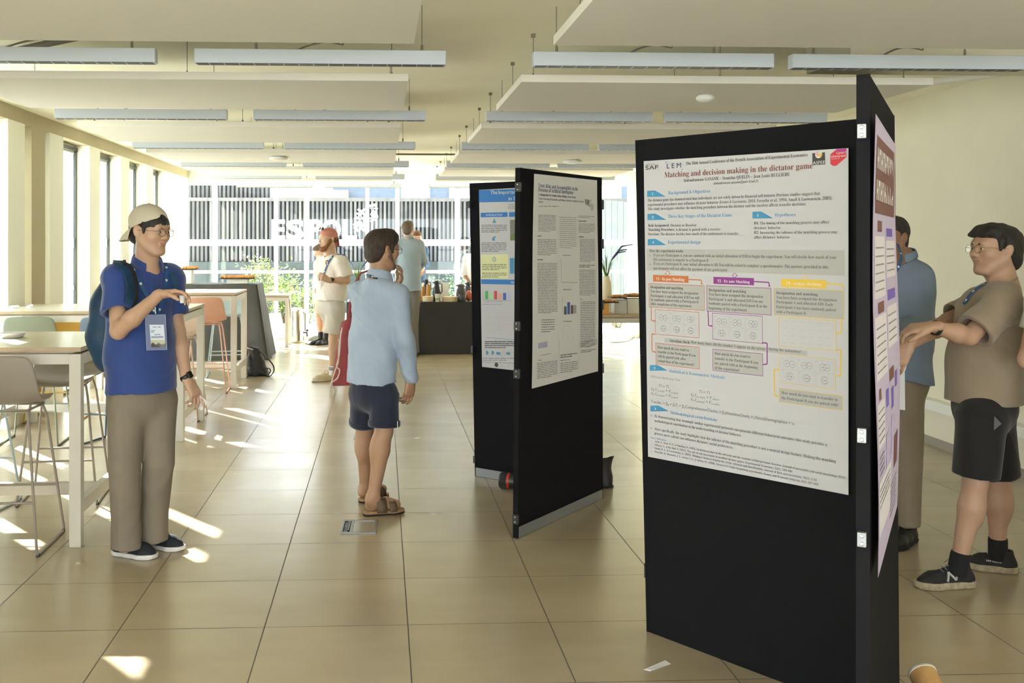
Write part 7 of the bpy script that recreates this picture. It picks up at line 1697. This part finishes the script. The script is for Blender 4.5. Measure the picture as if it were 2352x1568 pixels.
# ======== man in beige T-shirt at the right
def man_tan():
    root = thing('person', 'man in beige T-shirt and black shorts with folded arms at the right edge', 'person', (2.86, 4.75, 0)); z = Vector((0, 0, 1))
    a_t = math.radians(-84); fw = yawv(a_t); Y = 4.74; P_ = lambda x, y, d=0.0: A(x, y, Y + d)
    J = dict(nb=P_(2306, 652), shR=P_(2272, 690, .19), shL=P_(2305, 700, -.17), ch=P_(2276, 745), wa=P_(2262, 830), pe=P_(2260, 895),
        elR=P_(2178, 738, .16), wrR=P_(2088, 790, -.10), elL=P_(2226, 772, -.22), wrL=P_(2146, 752, -.26),
        hR=P_(2275, 950, .09), hL=P_(2255, 955, -.09), kR=P_(2292, 1108, .12), kL=P_(2240, 1108, -.08), aR=P_(2292, 1255, .16), aL=P_(2203, 1290, -.06))
    J['fL'] = unit(G(2112, 1350) - G(2232, 1347)); J['fR'] = unit(G(2230, 1302) - G(2328, 1316))
    f = Fr(A(2283, 574, Y + .02), math.radians(-82), math.radians(-3), 0, 1.03)
    B = Body(); body_core(B, J, f, fw, neck=0.062); head_shape(B, f, jaw=1.1)
    B.chain([(P_(2262, 790), 0.150), (P_(2256, 880), 0.150)], 0.05, fw, 0.8)
    d = (J['wrL'] - J['elL']).normalized(); hand(B, J['wrL'] + d*0.02, unit((-0.90, 0.30, -0.12)), unit((0.1, 0.35, -0.92)), 1, curl=(0.5, 0.6, 0.7, 0.8), thumb=(0.5, 0.3), sc=1.0)
    d2 = unit((-0.55, -0.1, -0.8)); hand(B, J['wrR'] + d2*0.015, d2, unit((0.5, 0.8, 0)), -1, curl=(0.3, 0.4, 0.5, 0.5), sc=1.0)
    B.build('body', [M_SKIN('warm', (0.53, 0.33, 0.225)), LIP], root, h=0.0042, matfn=lips_fn(f)); eyes(f, root, (0, 0.001)); brows(f, root, HAIRB, 0.004); glasses(f, root, mat('glasses_gold', (0.35, 0.27, 0.12), 0.3, 1.0), r=0.020, y=-0.110)
    TT = mat('tshirt_beige', (0.325, 0.255, 0.180), 0.85, var=0.05, scale=6, sheen=0.3, bump=0.1, bscale=600)
    S_ = shirt(J, f, fw, w=0.176, wl=0.174, wh=0.176, fs=0.84, hemz=A(2260, 922, Y).z, slv=0.84, rs=0.076, re=dict(R=0.078, L=0.088), neckr=0.068, shr=0.072)
    for s in 'RL': hollow(S_, J['sh'+s].lerp(J['el'+s], 0.84), J['el'+s] - J['sh'+s], 0.070, 0.05)
    ps = S_.build('tshirt', TT, root, h=0.005, noise=wrinkle(0.0045, 30, 26, 0.7, (0.7, 0.3, 0.5)))
    BK = mat('shorts_black', (0.008, 0.008, 0.009), 0.85, sheen=0.2); so = shorts(J, fw, BK, root, wt=0.150, rt=0.106, rk=0.102, frac=0.90, amp=0.004, fs=0.86)
    tr = bvh(so); b = MB()
    P3 = []
    for x, y in ((2281, 955), (2298, 972), (2280, 987)):
        h = tr.ray_cast(Vector((0, 0, HC)), ray(x, y).normalized()); P3.append((h[0] if h[0] else A(x, y, 4.6)) + Vector((0, -0.010, 0)))
    b.add(P3, [(0, 2, 1)]); b.add([p + Vector((0, 0.002, 0)) for p in P3], [(0, 1, 2)]); b.build('pocket_patch', mat('patch_grey', (0.10, 0.10, 0.11), 0.6), root)
    P_2, N_ = drape(bvh(ps), [(2318, 622), (2300, 634), (2280, 642), (2262, 655), (2240, 668), (2226, 684), (2216, 700)], 0.006, 5)
    ribbon(P_2, N_, 0.020, LAN, 'lanyard', root, marks=3)
    MB().lathe([(0.068, -0.006), (0.073, 0.0), (0.068, 0.007)], J['nb'] + z*0.012 + fw*0.014, n=32, axis=(fw*0.35 + z), cap=False).build('neck_band', TT, root)
    watch(J['wrL'] - d*0.01, d, 0.0315, mat('band_dark_green', (0.012, 0.03, 0.02), 0.5), root, (0, -1, 0.2), face=False, name='wristband')
    Hh = Body(); Hh.ell(f(0, 0.030, 0.040), (0.088, 0.112, 0.086), 0.005, f.np()); Hh.ell(f(0, 0.078, -0.035), (0.070, 0.056, 0.066), 0.03, f.np()); Hh.ell(f(0, -0.024, 0.078), (0.072, 0.066, 0.044), 0.03, f.np())
    for s_ in (-1, 1): Hh.cone(f(s_*0.073, -0.022, 0.045), f(s_*0.076, -0.028, 0.0), 0.016, 0.007, 0.012)
    for i in range(6): x = -0.05 + 0.02*i; Hh.cone(f(x, -0.055, 0.088), f(x*1.05, -0.090, 0.066), 0.016, 0.009, 0.02)
    Hh.ell(f(0, -0.098, -0.012), (0.068, 0.070, 0.068), 0.006, f.np(), 's'); Hh.ell(f(0, -0.05, -0.11), (0.09, 0.085, 0.08), 0.008, f.np(), 's')
    for s_ in (-1, 1): Hh.ell(f(s_*0.090, 0.010, -0.008), (0.022, 0.022, 0.034), 0.004, f.np(), 's')
    Hh.build('hair', HAIRB, root, h=0.0035, noise=hair_noise(0.002, 120))
    UP = mat('trainer_black', (0.018, 0.018, 0.020), 0.75, var=0.3, scale=80, bump=0.4, bscale=400); SO = mat('trainer_sole_stained', (0.42, 0.35, 0.24), 0.8, var=0.3, scale=30); LC = mat('lace_grey', (0.30, 0.29, 0.27), 0.7); SK = mat('sock_black', (0.010, 0.010, 0.011), 0.9)
    for s, hl, tp in (('L', (2236, 1345), (2108, 1350)), ('R', (2331, 1316), (2226, 1302))):
        H, T = G(*hl), G(*tp); t = shoe(H, T, 0.052, UP, SO, root, laces=LC, h=0.095, sh=0.034); d = (T - H).normalized(); sd = Vector((-d.y, d.x, 0)); sd = sd if sd.y < 0 else -sd; L = (T - H).length
        tr = bvh(t)
        def on_(a, h_):
            o = H + d*a*L + z*h_ + sd*0.2; r = tr.ray_cast(o, -sd); return (r[0] + sd*0.003) if r[0] else o - sd*0.15
        b = MB()
        if s == 'L':
            for pts in ([(0.57, .040), (0.52, .078)], [(0.52, .078), (0.42, .046)], [(0.42, .046), (0.37, .084)]): b.tube([on_(*pts[0]), on_((pts[0][0]+pts[1][0])/2, (pts[0][1]+pts[1][1])/2), on_(*pts[1])], 0.0055, n=8)
            b.build('shoe_letter', mat('shoe_silver', (0.45, 0.46, 0.42), 0.5), t)
        else:
            g, fs, w0 = text_geo('new balance') if 'text_geo' in globals() else ([], [], 1)
            vs = [on_(0.62 - 0.33*x, 0.052 + y*0.016) for x, y in g]
            if len(vs): b.add(vs, fs); b.build('shoe_lettering', M_PW, t)
        a = J['a'+s]; MB().lathe([(0.043, -0.06), (0.044, 0.03), (0.042, 0.045), (0.038, 0.047)], a, n=22, cap=False, axis=(J['k'+s] - a).normalized()).build('sock', SK, root)

def elbow_person():
    Y = 4.35; P_ = lambda x, y, d=0.0: A(x, y, Y + d); z = Vector((0, 0, 1))
    J = dict(nb=P_(2475, 640), shR=P_(2395, 690), shL=P_(2560, 690), ch=P_(2475, 745), wa=P_(2475, 850), pe=P_(2475, 930), elR=P_(2362, 825, .02), wrR=P_(2420, 740, -.12), elL=P_(2590, 820), wrL=P_(2530, 760, -.2),
        hR=P_(2440, 980), hL=P_(2510, 980), kR=P_(2440, 1180), kL=P_(2510, 1180), aR=P_(2440, 1370), aL=P_(2510, 1370))
    simple('person at the right edge of the picture of whom only a bare elbow shows', (P_(2475, 900).x, Y, 0), Y, -20, P_(2475, 560), J, dict(skin=SKIN_C, hair=HAIRD, shirt=mat('shirt_cream', (0.6, 0.58, 0.5), 0.85), legs=mat('trousers_grey', (0.16, 0.145, 0.125), 0.85), shoe=SHB, sole=SLB), dict(shirt=dict(w=0.15, wl=0.14, wh=0.15, fs=0.7, hem=0.0, slv=0.5, rs=0.06, re=0.065)))
man_cap(); man_blue(); man_white(); others(); man_tan(); elbow_person()

def bags():
    z = Vector((0, 0, 1)); BKN = mat('nylon_black', (0.018, 0.018, 0.02), 0.45, var=0.3, scale=8, bump=0.3, bscale=30)
    t = thing('backpack', 'black rucksack standing on the floor against the black clothed buffet', 'backpack', G(600, 868).to_tuple()); Y = 12.5; P_ = lambda x, y, d=0.0: A(x, y, Y + d)
    K = Body(); K.chain([(P_(583, 812), 0.062), (P_(586, 832), 0.10), (P_(592, 852), 0.115)], 0.04, (0.2, -1, 0), 0.62); K.chain([(P_(577, 850), 0.06), (P_(606, 856), 0.06)], 0.03); K.cone(P_(573, 800), P_(592, 806), 0.03, 0.045, 0.03); K.cut(Vector((0, 0, 0.004)), -z)
    K.build('bag_body', BKN, t, h=0.006, noise=wrinkle(0.008, 40, 40, 1, (0.7, 0.2, 0.7)))
    MB().tube(catm([P_(579, 802), P_(576, 790), P_(581, 783), P_(586, 790), P_(585, 804)]), 0.010, n=8, flat=0.4).build('top_handle', BKN, t)
    MB().tube(catm([P_(592, 803, -.05), P_(604, 812, -.08), P_(618, 826, -.1), P_(628, 840, -.12), P_(629, 852, -.12), P_(622, 862, -.1), P_(612, 866, -.08)]), 0.013, n=8, flat=0.5).build('shoulder_strap', BKN, t)
    MB().tube(catm([P_(608, 846, -.05), P_(618, 846, -.08), P_(621, 852, -.1), P_(616, 862, -.1)]), 0.008, n=8).build('shoulder_strap', BKN, t)
    MB().hexa([P_(566, 798, -.1), P_(581, 804, -.1), P_(581, 806, -.03), P_(566, 800, -.03)], [P_(566, 796, -.1), P_(581, 802, -.1), P_(581, 804, -.03), P_(566, 798, -.03)]).build('metal_trim', M_STEEL, t)
    t = thing('carrier_bag', 'crumpled black bag standing behind the right edge of the grey poster board', 'bag', G(1392, 1122).to_tuple()); Y = 6.75; P_ = lambda x, y, d=0.0: A(x, y, Y + d)
    b = MB(); rows = []; N = 22; rn = random.Random(4)
    for (xl, yl, xr, yr, dp) in ((1362, 1120, 1409, 1120, .07), (1360, 1108, 1404, 1108, .075), (1358, 1090, 1408, 1092, .07), (1358, 1075, 1402, 1076, .055), (1360, 1062, 1404, 1060, .04), (1362, 1056, 1411, 1047, .015)):
        p, q = P_(xl, yl), P_(xr, yr); r_ = []
        for i in range(N): 
            a = 2*math.pi*i/N; c = 0.5 - 0.5*math.cos(a); v = p.lerp(q, c) + Vector((0.1, -1, 0))*dp*math.sin(a) + Vector((rn.uniform(-1, 1), rn.uniform(-1, 1), rn.uniform(-1, 1)))*0.006; v.z = max(v.z, 0.003); r_.append(v)
        rows.append(r_)
    b.add([v for r_ in rows for v in r_], [(i*N+j, i*N+(j+1) % N, (i+1)*N+(j+1) % N, (i+1)*N+j) for i in range(5) for j in range(N)], 0, False); b.add(rows[0], [tuple(reversed(range(N)))])
    o = b.build('bag_body', BKN, t); m_ = o.modifiers.new('s', 'SOLIDIFY'); m_.thickness = 0.002; m_ = o.modifiers.new('b', 'SUBSURF'); m_.levels = 1; m_.render_levels = 1
bags()
bpy.context.view_layer.update()
